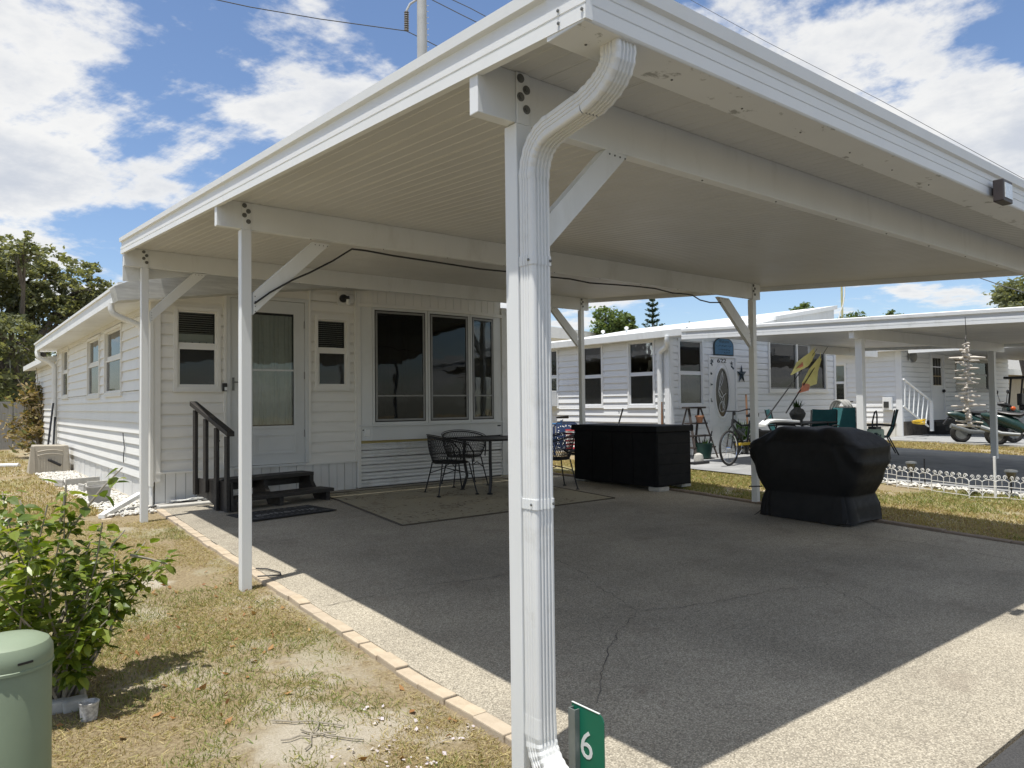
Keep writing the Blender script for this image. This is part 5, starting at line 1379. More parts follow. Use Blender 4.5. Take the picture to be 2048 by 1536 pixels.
def bicycle(name, label, loc, heading, paint, mirror=False, group=None, saddle_h=.93, r=.33, yellow=False):
    t = thing(name, label, 'bicycle', (0, 0, 0), group)
    ax = Vector((0, 1, 0)); F = Vector((.55, 0, r)); B = Vector((-.50, 0, r)); H = Vector((.40, 0, .86)); BB = Vector((-.06, 0, .29)); ST = Vector((-.22, 0, .74))
    wheel(t, F, r, ax); wheel(t, B, r, ax)
    fr = MB().tube([H, H+Vector((.03, 0, -.13))], .024, 8).tube([H+Vector((.02, 0, -.1)), BB], .022, 8).tube([H, H.lerp(ST, .5)+Vector((0, 0, -.07)), ST], .020, 8).tube([ST+Vector((0, 0, .08)), BB], .019, 8)
    for s_ in (-1, 1): fr.tube([ST, B+ax*.05*s_], .011, 6).tube([BB, B+ax*.05*s_], .011, 6)
    fr.build('frame', paint, t)
    fk = MB()
    for s_ in (-1, 1): fk.tube([H+Vector((.03, .0, -.12)), H+Vector((.05, s_*.05, -.18)), F+ax*.05*s_], .013, 6)
    fk.build('fork', M['black'] if mirror else paint, t)
    MB().tube([H, H+Vector((-.02, 0, .14))], .014, 8).tube([H+Vector((-.20, .33, .17)), H+Vector((-.10, .27, .19)), H+Vector((-.01, .12, .15)), H+Vector((-.01, -.12, .15)), H+Vector((-.10, -.27, .19)), H+Vector((-.20, -.33, .17))], .012, 8).build('handlebar', M['black'] if mirror else M['chrome'], t)
    for s_ in (-1, 1): MB().tube([H+Vector((-.12, .28*s_, .186)), H+Vector((-.22, .34*s_, .166))], .019, 8).build('grip', M['black'], t)
    MB().tube([ST, ST+Vector((-.04, 0, saddle_h-.80))], .013, 8).build('seat_post', M['chrome'], t)
    sd_ = MB(); S0 = Vector((-.26, 0, saddle_h))
    sd_.add([S0+Vector(p) for p in ((.17, -.02, .0), (.17, .02, .0), (.0, .06, .02), (-.12, .11, .035), (-.12, -.11, .035), (.0, -.06, .02), (.15, -.02, -.04), (.15, .02, -.04), (.0, .05, -.04), (-.12, .10, -.04), (-.12, -.10, -.04), (.0, -.05, -.04))],
        [(0, 1, 2, 5), (5, 2, 3, 4), (0, 6, 7, 1), (1, 7, 8, 2), (2, 8, 9, 3), (3, 9, 10, 4), (4, 10, 11, 5), (5, 11, 6, 0), (6, 11, 8, 7), (11, 10, 9, 8)])
    sd_.build('saddle', M['black'], t, bevel=.012)
    ck = MB().lathe([(.09, -.004), (.09, .004)], BB+Vector((0, -.05, 0)), 18, 'y').tube([BB+Vector((0, -.07, 0)), BB+Vector((.12, -.08, -.11))], .010, 6).tube([BB+Vector((0, .07, 0)), BB+Vector((-.12, .08, .11))], .010, 6)
    ck.box(BB.x+.08, BB.x+.16, -.16, -.08, BB.z-.12, BB.z-.10).box(BB.x-.16, BB.x-.08, .08, .16, BB.z+.10, BB.z+.12); ck.build('crank', M['chrome'], t)
    if mirror:
        q = H+Vector((-.15, .31, .18)); MB().tube([q, q+Vector((.03, .04, .10)), q+Vector((.02, .05, .14))], .006, 6).lathe([(.045, -.006), (.045, .006)], q+Vector((.02, .05, .18)), 14, 'x').build('mirror', M['chrome'], t)
    if yellow:
        MB().box(-.35, .25, -.05, .05, .36, .41).build('yellow_tube', M['yellow'], t, bevel=.01)
        cc = MB(); RR = random.Random(6)
        for k in range(6):
            pts = [Vector((.12+RR.uniform(-.12, .12), RR.uniform(-.08, .08), .58+RR.uniform(-.10, .12))) for _ in range(7)]
            cc.tube(pts, .009, 5)
        cc.build('lock_cable', M['steel'], t)
    t.location = loc; t.rotation_euler.z = heading
    return t
p = onG(1457, 932)
bicycle('bicycle', 'bicycle with round mirror and yellow tube parked on the neighbour slab', (p.x+.55, p.y+.02, gz(p.y)+.005), PI+rad(4), M['black'], True, yellow=True)
# blue bicycle and folded chairs by the side wall
bicycle('bicycle', 'blue bicycle with black saddle standing by the neighbour side wall', (11.35, 12.95, lawn(13)), rad(150), M['blue_paint'], saddle_h=.90)
fc = thing('folded_lawn_chair', 'folded lawn chair with navy frame and striped flag webbing by the blue bicycle', 'lawn chair', (11.45, 12.55, lawn(12.5)))
def lawn_chair():
    T = Matrix.Translation(fc.location) @ Matrix.Rotation(rad(-38), 4, 'Z') @ Matrix.Rotation(rad(-16), 4, 'X')
    fr = MB().tube([(-.28, 0, .02), (-.28, 0, .72), (-.20, 0, .80), (.20, 0, .80), (.28, 0, .72), (.28, 0, .02)], .017, 8).tube([(-.30, .07, .02), (-.30, .07, .70), (-.2, .07, .78), (.2, .07, .78), (.30, .07, .70), (.30, .07, .02)], .017, 8)
    fr.tube([(-.28, 0, .14), (.28, 0, .14)], .013, 6); fr.xf(T).build('frame', M['navy'], fc)
    for k in range(11):
        MB().box(-.02, .20, -.022, -.014, .155+k*.043, .155+k*.043+.0425).xf(T).build('stripe', M['white_stripe'] if k % 2 else M['red_stripe'], fc)
    MB().box(-.24, -.021, -.022, -.014, .155, .63).box(-.24, .20, -.022, -.014, .631, .76).xf(T).build('blue_field', M['navy'], fc)
    st_ = MB(); R = random.Random(1)
    for k in range(34):
        x_, z_ = (R.uniform(-.22, -.04), R.uniform(.18, .62)) if k < 24 else (R.uniform(-.2, .18), R.uniform(.65, .74))
        v_ = [(x_, -.0235, z_)]+[(x_+(.02 if j % 2 == 0 else .008)*math.cos(j*PI/5+1.57), -.0235, z_+(.02 if j % 2 == 0 else .008)*math.sin(j*PI/5+1.57)) for j in range(10)]
        st_.add(v_, [(0, j+1, (j+1) % 10+1) for j in range(10)])
    st_.xf(T).build('star_print', M['white_stripe'], fc, normals=False)
lawn_chair()
ty = thing('spare_tyre', 'fat black tyre on pale rim leaning by the folded flag chair', 'tyre', (11.95, 12.75, lawn(12.7)))
O = Vector(ty.location)+Vector((0, 0, .33))
MB().tube([O+Vector((.05*math.sin(a_), .25*math.sin(a_), .25*math.cos(a_))) for a_ in [2*PI*k/28 for k in range(28)]], .088, 10, True).build('tyre_body', M['rubber'], ty)
MB().lathe([(.15, -.03), (.13, -.04), (.05, -.02), (.05, .02), (.13, .04), (.15, .03)], O, 18, 'x').build('rim', M['pale_conc'], ty)
rg = onX(1244, 835, 10.9)
tag(MB().tube([onX(1236, 852, 10.9), onX(1240, 838, 10.9), onX(1246, 817, 10.9)], .017, 6).tube([onX(1238, 825, 10.9)+Vector((0, .02*math.cos(k), .02*math.sin(k))) for k in range(7)], .005, 4).tube([onX(1236, 852, 10.9), Vector((10.9, onX(1236, 852, 10.9).y+.25, lawn(9)))], .012, 6).build('fishing_rod', M['black']), 'black fishing rod butt rising behind the storage box', 'fishing rod')
tag(MB().hexa([(11.9, 10.05, .0), (11.94, 10.05, .0), (11.94, 10.13, .0), (11.9, 10.13, .0), (11.93, 10.1, 1.35), (11.95, 10.1, 1.35), (11.95, 10.12, 1.35), (11.93, 10.12, 1.35)]).build('wood_stake', M['broom']), 'brown wooden stake leaning beside the neighbour downspout', 'stake')
# ------------------------------------------------------------------ under the neighbour's carport
def sling_chair():
    t = thing('sling_chair', '', 'chair', (0, 0, 0))
    fr = MB()
    for s_ in (-1, 1):
        fr.tube([(s_*.27, .36, .98), (s_*.27, .28, .60), (s_*.27, .18, .40), (s_*.27, -.28, .43)], .014, 8)
    fr.build('frame', M['black'], t)
    for s_ in (-1, 1):
        MB().tube([(s_*.30, .30, .64), (s_*.30, .05, .66), (s_*.30, -.26, .65), (s_*.30, -.33, .58), (s_*.30, -.34, .02)], .015, 8).build('arm', M['black'], t)
        MB().tube([(s_*.28, .18, .40), (s_*.28, .36, .02)], .014, 8).build('leg', M['black'], t)
    def fn(i, j):
        P = [(.385, 1.0), (.37, .95), (.29, .62), (.20, .42), (.10, .385), (-.10, .40), (-.27, .435), (-.30, .425)]
        k = j*(len(P)-1); a = int(min(k, len(P)-2)); f = k-a
        y_ = P[a][0]+(P[a+1][0]-P[a][0])*f; z_ = P[a][1]+(P[a+1][1]-P[a][1])*f
        return (-.255+.51*i, y_+.02*math.sin(PI*i), z_-.015*math.sin(PI*i))
    MB().grid(fn, 6, 16).build('sling', M['teal'], t, normals=False)
    return t
scs = [((1570, 838), 8.9, 20, 'teal sling patio chair nearest the tall flags, seen side on'), ((1640, 838), 8.3, -75, 'teal sling patio chair beside the pineapple statue table'), ((1690, 835), 8.9, -60, 'teal sling patio chair beyond the hose reel'), ]
sc0 = sling_chair()
for i, ((px, py), yy, a_, lab) in enumerate(scs):
    o = sc0 if i == 0 else copy_tree(sc0)
    q = onY(px, py, yy); o.location = (q.x, yy, gz(yy)+.006); o.rotation_euler.z = rad(a_); tag(o, lab, 'chair', 'teal sling chairs')
o = copy_tree(sc0); q = onY(1757, 880, 7.6); o.location = (q.x, 7.6, gz(7.6)+.006); o.rotation_euler.z = rad(-150); tag(o, 'teal sling patio chair beside the mint palm-print sprayer tank', 'chair', 'teal sling chairs')
q = onY(1605, 850, 8.5)
t6 = thing('glass_table', 'dark framed outdoor table carrying the pineapple statue', 'table', (q.x, 8.5, gz(8.5)))
O = Vector(t6.location)
MB().box(O.x-.75, O.x+.75, O.y-.40, O.y+.40, O.z+.70, O.z+.73).build('table_top', M['black'], t6, bevel=.006)
for sx in (-1, 1):
    for sy in (-1, 1): MB().tube([O+Vector((sx*.5, sy*.3, .70)), O+Vector((sx*.68, sy*.36, 0))], .018, 8).build('leg', M['black'], t6)
q = onY(1603, 840, 8.6)
pa = thing('pineapple_statue', 'grey pineapple-topped statue on the neighbour table', 'statue', (O.x-.02, 8.6, O.z+.731))
O2 = Vector(pa.location)
MB().lathe([(.10, 0), (.11, .05), (.15, .11), (.17, .18), (.13, .25), (.08, .29), (.07, .32)], O2, 18).ball(O2+Vector((.15, 0, .22)), .07, 10, 6).ball(O2+Vector((-.15, 0, .18)), .065, 10, 6).build('urn', mat('dark_grey_stone', (.10, .10, .095), .8, .25, 20, bump=.5, bscale=40), pa)
mb = MB()
for k in range(26):
    a_ = k*2.4; e_ = .5+.04*k; l_ = .19; b_ = O2+Vector((.05*math.cos(a_), .05*math.sin(a_), .31)); tip = b_+Vector((math.cos(a_)*math.cos(e_), math.sin(a_)*math.cos(e_), math.sin(e_)))*l_; sd_ = Vector((-math.sin(a_), math.cos(a_), 0))*.02
    mb.add([b_-sd_, b_+sd_, tip], [(0, 1, 2)])
mb.build('leaf_crown', M['fern'], pa, normals=False)
# black wagon with white lid in front of the flags
q = onY(1572, 870, 6.9)
wg = thing('garden_cart', 'black cloth garden cart with a curved white board on top, behind the grill', 'cart', (q.x, 6.9, gz(6.9)))
O = Vector(wg.location)
MB().hexa([O+Vector(p) for p in ((-.40, -.28, .25), (.40, -.28, .25), (.40, .28, .25), (-.40, .28, .25), (-.42, -.33, .74), (.44, -.33, .70), (.44, .33, .70), (-.42, .33, .74))]).build('tub', M['cover'], wg, bevel=.03)
for sx in (-1, 1):
    for sy in (-1, 1): MB().lathe([(.12, -.03), (.13, 0), (.12, .03)], O+Vector((sx*.30, sy*.31, .13)), 16, 'y').build('wheel', M['rubber'], wg)
bo = MB(); PB = [onY(px, py, 6.75) for px, py in ((1532, 849), (1540, 842), (1552, 839), (1572, 839), (1600, 841))]
vs = []
for p_ in PB: vs += [p_, p_+Vector((0, .14, .01)), p_+Vector((0, .14, -.05)), p_+Vector((0, 0, -.035))]
bo.add(vs, [(4*i+j, 4*i+(j+1) % 4, 4*i+4+(j+1) % 4, 4*i+4+j) for i in range(4) for j in range(4)]+[(0, 1, 2, 3), (16, 17, 18, 19)]); bo.build('white_board', M['white'], wg, bevel=.006)
# two long flag poles
def flag_pole(name, label, a, b, strips, grp):
    t = thing(name, label, 'flag', a, grp)
    MB().tube([a, a.lerp(b, .5), b], [.013, .009, .004], 6).build('rod', M['black'], t)
    for (pts, m) in strips:
        q = [onY(*p, a.y) for p in pts]; n_ = len(q)//2
        up, lo = q[:n_], q[n_:][::-1]; mb = MB()
        mb.grid(lambda i, j: tuple(up[min(int(round(i*(n_-1))), n_-1)].lerp(lo[min(int(round(i*(n_-1))), n_-1)], j)+Vector((0, .05*math.sin(i*7+j*2), 0))), n_-1, 3)
        mb.build('flag_cloth', m, t, normals=False)
    return t
ya = 6.85
flag_pole('beach_flag', 'yellow pennant flag on a thin dark rod, the upper of the two flags', onY(1526, 846, ya), onY(1634, 698, ya), [(((1583, 747), (1597, 724), (1613, 706), (1634, 694), (1633, 706), (1626, 722), (1611, 733), (1588, 750)), M['flag_yellow']), (((1592, 738), (1600, 728), (1610, 719), (1610, 722), (1602, 733), (1595, 740)), M['flag_red'])], 'flags behind the grill')
flag_pole('beach_flag', 'yellow and red long pennant flag on a leaning rod, the lower of the two flags', onY(1572, 826, ya+.2), onY(1655, 694, ya+.2), [(((1604, 766), (1622, 738), (1636, 711), (1645, 702), (1645, 718), (1638, 744), (1629, 768), (1614, 776)), M['flag_yellow']), (((1596, 787), (1602, 773), (1610, 760), (1623, 766), (1614, 781), (1599, 787)), M['flag_red'])], 'flags behind the grill')
# hose reel
q = onY(1683, 838, 9.3)
hz = thing('hose_reel', 'upright reel wound with grey garden hose behind the teal chairs', 'hose reel', (q.x, 9.3, gz(9.3)))
O = Vector(hz.location)
hm = MB()
for k in range(9):
    hm.tube([O+Vector((-.20+.05*k, .20*math.sin(a_)*(1+.06*math.sin(k*2)), .92+.27*math.cos(a_)-(.12 if math.cos(a_) < -.3 else 0)*(k % 3))) for a_ in [2*PI*j/20 for j in range(20)]], .016, 6, True)
hm.build('hose', M['hose'], hz)
MB().tube([O+Vector((-.27, 0, .95)), O+Vector((.27, 0, .95))], .06, 10).tube([O+Vector((.27, 0, .95)), O+Vector((.29, 0, .95)), O+Vector((.36, 0, .95)), O+Vector((.37, -.05, 1.15)), O+Vector((.48, -.05, 1.15))], .02, 8).build('drum', M['black'], hz)
for s_ in (-1, 1): MB().tube([O+Vector((s_*.29, -.25, 0)), O+Vector((s_*.28, 0, .95)), O+Vector((s_*.29, .25, 0))], .02, 8).build('stand', M['black'], hz)
# mint sprayer tank with palm print
q = onY(1750, 885, 7.0)
tk = thing('sprayer_tank', 'mint green tin with dark palm-tree print and black pump handle by the carport post', 'tin', (q.x, 7.0, gz(7)))
O = Vector(tk.location); zt = onY(1750, 858, 7.0).z
MB().lathe([(.165, zt-.42), (.17, zt-.40), (.17, zt-.02), (.15, zt), (.001, zt)], (O.x, O.y, 0), 24).build('tin_body', M['mint'], tk)
MB().tube([(O.x, O.y, gz(7)), (O.x, O.y, zt-.42)], .06, 10).build('stand', M['black'], tk)
pr = MB()
def on_tin(a_, z_): return Vector((O.x+.1715*math.sin(a_)*1.0, O.y-.1715*math.cos(a_), z_))
A0 = -.75
for k in range(7):
    t_ = PI*(k/6)*1.1-.15; pr.tube([on_tin(A0-.25, zt-.12)+Vector((0, 0, 0)), on_tin(A0-.25+.28*math.cos(t_), zt-.12+.055*math.sin(t_)), on_tin(A0-.25+.5*math.cos(t_), zt-.12+.06*math.sin(t_)-.03)], [.012, .010, .003], 4)
for k in range(12): pr.tube([on_tin(A0-.2+.35*math.sin(k*.12), zt-.14-k*.019), on_tin(A0-.14+.35*math.sin(k*.12), zt-.148-k*.019)], .011, 4)
for k in range(14): pr.tube([on_tin(A0+.15+.25*random.random(), zt-.10-k*.019), on_tin(A0+.2+.25*random.random(), zt-.11-k*.019)], .009, 4)
pr.build('palm_print', M['star'], tk)
MB().tube([(O.x-.10, O.y, zt), (O.x-.08, O.y, zt+.16), (O.x+.02, O.y, zt+.34), (O.x+.08, O.y, zt+.36), (O.x+.11, O.y, zt+.28), (O.x+.10, O.y, zt)], .016, 8).box(O.x-.11, O.x+.11, O.y-.08, O.y+.08, zt, zt+.05).build('pump', M['black'], tk)
# wind chime of driftwood and shells
q = onY(1932, 700, 3.9)
wc = thing('driftwood_chime', 'long hanging mobile of bleached driftwood and shells under the neighbour carport', 'wind chime', (q.x, 3.9, z6(3.9)))
O = Vector(wc.location); zb_ = onY(1935, 855, 3.9).z; zt_c = onY(1932, 688, 3.9).z
MB().tube([O, (O.x+.02, 3.9, zt_c+.12), (O.x-.02, 3.9, zt_c+.06), (O.x, 3.9, zt_c)], .004, 5).tube([(O.x, 3.9, zt_c), (O.x+.03, 3.9, zb_)], .003, 4).build('cord', M['cable'], wc)
RD = random.Random(21); z = zt_c; k = 0; W0 = .20
while z > zb_:
    f = (zt_c-z)/(zt_c-zb_); wd = W0*(1.25 if f < .06 else .8+.35*abs(math.sin(f*5)))*(1-.45*max(0, f-.75)/.25)
    if k % 2 == 0:
        a_ = RD.uniform(0, PI); l_ = wd*RD.uniform(.65, 1.1); dx = Vector((math.cos(a_)*l_, math.sin(a_)*l_, RD.uniform(-.014, .014)))
        c_ = Vector((O.x+.02*f+RD.uniform(-.02, .02), 3.9, z)); MB().tube([c_-dx, c_-dx*.4+Vector((0, 0, .006)), c_+dx*.4+Vector((0, 0, -.004)), c_+dx], [.009, RD.uniform(.013, .021), RD.uniform(.013, .022), .009], 6).build('driftwood_stick', M['drift'], wc)
    else:
        c_ = Vector((O.x+.02*f+RD.uniform(-.03, .03), 3.9+RD.uniform(-.02, .02), z)); MB().ball(c_, RD.uniform(.026, .042), 8, 5, (1.2, 1, .75)).build('shell', M['drift'], wc)
        if RD.random() < .6: MB().ball(c_+Vector((RD.choice((-1, 1))*RD.uniform(.07, .13), .02, .01)), .026, 8, 5, (1.3, 1, .7)).build('shell', M['drift'], wc)
    z -= RD.uniform(.022, .036); k += 1
# white scroll border fence
def border_panel():
    t = thing('border_fence_panel', '', 'border fence', (0, 0, 0))
    w = .17; wire = MB()
    for k in range(3):
        y0_ = k*w
        wire.tube([(0, y0_, -.03), (0, y0_, .20)]+[(0, y0_+w/2-w/2*math.cos(a_), .20+.035*math.sin(a_)) for a_ in [PI*j/8 for j in range(1, 8)]]+[(0, y0_+w, .20), (0, y0_+w, -.03)], .0052, 5)
        wire.tube([(0, y0_+w/2-w/2*math.cos(a_), .02+.075*math.sin(a_)) for a_ in [PI*j/10 for j in range(11)]], .0042, 5)
        for s_ in (-1, 1):
            MB().tube([(0, y0_+w/2+s_*(.038+.030*(1-j/16)*math.cos(j*.62)), .262+.030*(1-j/20)*math.sin(j*.62)) for j in range(15)], .0055, 5).build('scroll', M['cane_iron'], t)
        wire.tube([(0, y0_+w/2, .16), (0, y0_+w/2, .235)], .004, 5)
    wire.tube([(0, 0, .155), (0, 3*w, .155)], .0042, 5); wire.tube([(0, 0, .02), (0, 3*w, .02)], .0042, 5)
    wire.build('arch_wire', M['cane_iron'], t)
    return t
bp0 = border_panel(); bpts = [(1741, 960), (1794, 970), (1864, 980), (1939, 992), (2019, 996), (2090, 1004)]
G_ = [onG(*q) for q in bpts]
for i in range(5):
    a, b = G_[i], G_[i+1]; o = bp0 if i == 0 else copy_tree(bp0)
    d = b-a; o.location = (a.x, a.y, lawn(a.y)); o.rotation_euler.z = math.atan2(d.y, d.x)-PI/2; L_ = d.length/.515; o.scale = (1, L_, 1.08)
    tag(o, 'white scrolled wire border panel '+('beside the straggly green bed plant', 'in front of the solar light near the thin dark stake', 'between the thin dark stake and the white marker stake', 'in front of the flat white marker stake', 'past the white marker stake, by the last solar light')[i], 'border fence', 'white wire border fence panels')
def bed2(R): t_ = R.random(); y_ = 2.9+3.0*t_; return 11.5+R.uniform(-.08, .16), y_
stones('white_border_stones', 'white stones bordering the bed behind the scrolled wire fence', 'stones', bed2, 300, .02, .055, M['white_stone'], 9)
def solar(px, py, lab):
    g = onG(px, py); t = thing('solar_light', lab, 'garden light', (g.x, g.y, lawn(g.y)), 'solar garden lights')
    O = Vector(t.location); MB().tube([O, O+Vector((0, 0, .24))], .010, 6).build('stake', M['black'], t)
    MB().lathe([(.02, .22), (.045, .25), (.065, .33), (.07, .34)], O, 14).build('lantern', mat('smoked_lantern', (.10, .09, .06), .3, .3, 30), t)
    MB().lathe([(.075, .335), (.08, .345), (.075, .365), (.03, .375), (.001, .378)], O, 14).build('cap', M['steel'], t)
solar(1823, 968, 'solar garden light beside the thin dark stake'); solar(2023, 990, 'solar garden light beyond the white marker stake')
g = onG(1850, 970); tag(MB().tube([(g.x, g.y, lawn(g.y)), (g.x, g.y, lawn(g.y)+.42)], .010, 6).build('thin_stake', M['black']), 'thin dark garden stake between solar light and white marker', 'stake')
g = onG(1991, 992); tag(MB().box(g.x-.02, g.x+.02, g.y-.012, g.y+.012, lawn(g.y), onX(1991, 913, g.x).z).build('white_marker', M['white_stripe'], bevel=.003), 'flat white marker stake behind the scrolled wire fence', 'stake')
g = onG(1745, 935); bl_ = thing('small_bed_plant', 'small straggly green plant at the start of the wire fence', 'plant', (g.x, g.y, lawn(g.y)))
mb = MB(); R = random.Random(31)
for k in range(70):
    a_ = R.uniform(0, 6.28); h_ = R.uniform(.05, .42); b_ = Vector(bl_.location)+Vector((.09*math.cos(a_), .09*math.sin(a_), h_)); d_ = Vector((math.cos(a_), math.sin(a_), R.uniform(-.3, .7)))*.07; s2 = Vector((-math.sin(a_), math.cos(a_), 0))*.018
    mb.add([b_, b_+d_*.5+s2, b_+d_, b_+d_*.5-s2], [(0, 1, 2, 3)])
mb.build('leaves', M['oak_leaf2'], bl_, normals=False); MB().tube([Vector(bl_.location), Vector(bl_.location)+Vector((.02, .01, .4))], .008, 6).build('stem', M['stem'], bl_)

# ------------------------------------------------------------------ the house beyond
Y3, X3 = 10.74, 24.5
h3 = thing('far_home', 'white sided home beyond number 622 with white stair rail and stone skirting', 'house', (28, 12, gz(10)))
hl = [window(h3, 'X', X3, 12.55, 13.35, 1.15, 2.62, split=.52, inner='shade', drop=.6, mt=M['siding6'], cas=.07)]
s3 = part('side_wall', h3)
siding(s3, 'X', X3, Y3, 17.5, .62, 2.95, .165, hl, M['siding6'], lap=.024)
W3 = W_('X', X3); wbox(MB(), W3, Y3-.03, Y3+.16, -.01, .05, .15, 2.95).build('corner_trim', M['siding6'], s3)
wbox(MB(), W3, Y3, 17.5, .0, .03, .56, .618).build('belt_trim', M['siding6'], s3)
for k in range(30): wbox(MB(), W3, Y3+k*.22, Y3+k*.22+.212, -.02, .01 if k % 2 else .0, .1, .5595).build('skirt_board', M['skirt'], s3)
f3 = part('front_wall', h3)
hf = []
Wf = W_('Y', Y3)
hf.append((26.66, 27.80, .6, 2.96))
dz = ring(MB(), Wf, 26.66, 27.80, .62, 2.96, .08, -.02, .05); d3 = dz.build('front_door', M['siding6'], h3)
wbox(MB(), Wf, 26.741, 27.719, -.01, .02, .701, 1.69).build('door_leaf', M['siding6'], d3); ring(MB(), Wf, 26.741, 27.719, 1.691, 2.879, .12, -.01, .02).build('door_top', M['siding6'], d3)
for i in range(3):
    for j in range(3): wbox(MB(), Wf, 26.90+i*.222, 26.90+i*.222+.19, .0, .008, 1.83+j*.32, 1.83+j*.32+.29).build('pane', M['dark'], d3)
MB().ball((27.62, Y3-.06, 1.62), .06, 8, 6).build('knob', M['black'], d3)
hf.append(window(h3, 'Y', Y3, 28.75, 31.9, 1.60, 2.80, split=.5, inner=None, mt=M['dull_alu'], cas=.09, screen=False))
siding(f3, 'Y', Y3, X3+.02, 34, .62, 2.95, .165, hf, M['siding6'], lap=.024)
stone_m = mat('brown_stacked_stone', (.10, .085, .07), .9, .4, 6, bump=.8, bscale=12, bdist=.03)
MB().box(X3+.03, 34, Y3-.06, Y3+.05, .1, .62).build('stone_skirt', stone_m, h3)
r3 = part('roof', h3)
MB().prism([(X3-.45, Y3-.3, 2.92), (X3-.45, Y3-.3, 3.08), (29, Y3-.3, 3.5), (34, Y3-.3, 3.1), (34, Y3-.3, 2.92)], (0, 8, 0)).build('roof_sheet', M['white'], r3)
MB().box(X3-.1, 34, 2.2, Y3-.31, 2.86, 2.98).build('porch_roof', M['ceiling'], r3)
MB().box(X3-.18, X3-.105, 2.2, Y3-.31, 2.82, 3.0).build('porch_fascia', M['white'], r3)
MB().box(30.5, 30.6, 4.6, 4.7, .1, 2.855).build('porch_post', M['white'], h3)
# stairs with white rail
st3 = part('stairs', h3); ax0, ax1 = onY(1806, 760, 10.1).x, onY(1863, 805, 9.7).x
for k in range(3): MB().box(26.2, 27.9, Y3-.35-.28*k, Y3-.06-.28*k, .12, .58-.15*k).build('stair_step', M['dark_wood'], st3)
ra = [onY(px, py, 10.05) for px, py in ((1807, 758), (1863, 803), (1864, 862), (1807, 812), (1857, 853))]
rl = MB().bar(ra[0], ra[1], .05, .04).bar(ra[3], ra[4], .04, .04).bar(ra[1]+Vector((0, 0, .03)), ra[2], .09, .09); rl.build('handrail', M['white'], st3)
for k in range(6):
    f = (k+.3)/6; MB().bar(ra[0].lerp(ra[1], f), ra[3].lerp(ra[4], f), .03, .03).build('baluster', M['white'], st3)
fi = onY(1824, 713, Y3)
MB().ball((fi.x, Y3-.05, fi.z), .22, 10, 6, (1.25, .2, .9)).add([(fi.x-.24, Y3-.05, fi.z), (fi.x-.42, Y3-.05, fi.z+.18), (fi.x-.42, Y3-.05, fi.z-.18)], [(0, 1, 2)]).add([(fi.x-.1, Y3-.05, fi.z+.15), (fi.x+.05, Y3-.05, fi.z+.36), (fi.x+.15, Y3-.05, fi.z+.15)], [(0, 1, 2)]).build('metal_fish', M['steel'], h3, normals=False)
ml = onX(1775, 808, X3-.1)
MB().box(X3-.14, X3-.03, ml.y-.15, ml.y+.15, ml.z-.2, ml.z+.22).build('meter_box', M['white'], h3, bevel=.01)
MB().box(X3-.16, X3-.141, ml.y-.06, ml.y+.1, ml.z-.12, ml.z+.08).build('meter_window', M['dark'], h3)
yh = onY(1838, 846, 9.6)
hc = MB()
for k in range(4): hc.tube([(yh.x+(.30+.02*k)*math.cos(a_), 9.6+.12*math.sin(a_), yh.z+.03*math.sin(a_+k)+.025*k) for a_ in [2*PI*j/18 for j in range(18)]], .016, 6, True)
tag(hc.build('yellow_hose', M['yellow']), 'coil of yellow hose hung at the white stair rail of the far home', 'hose')

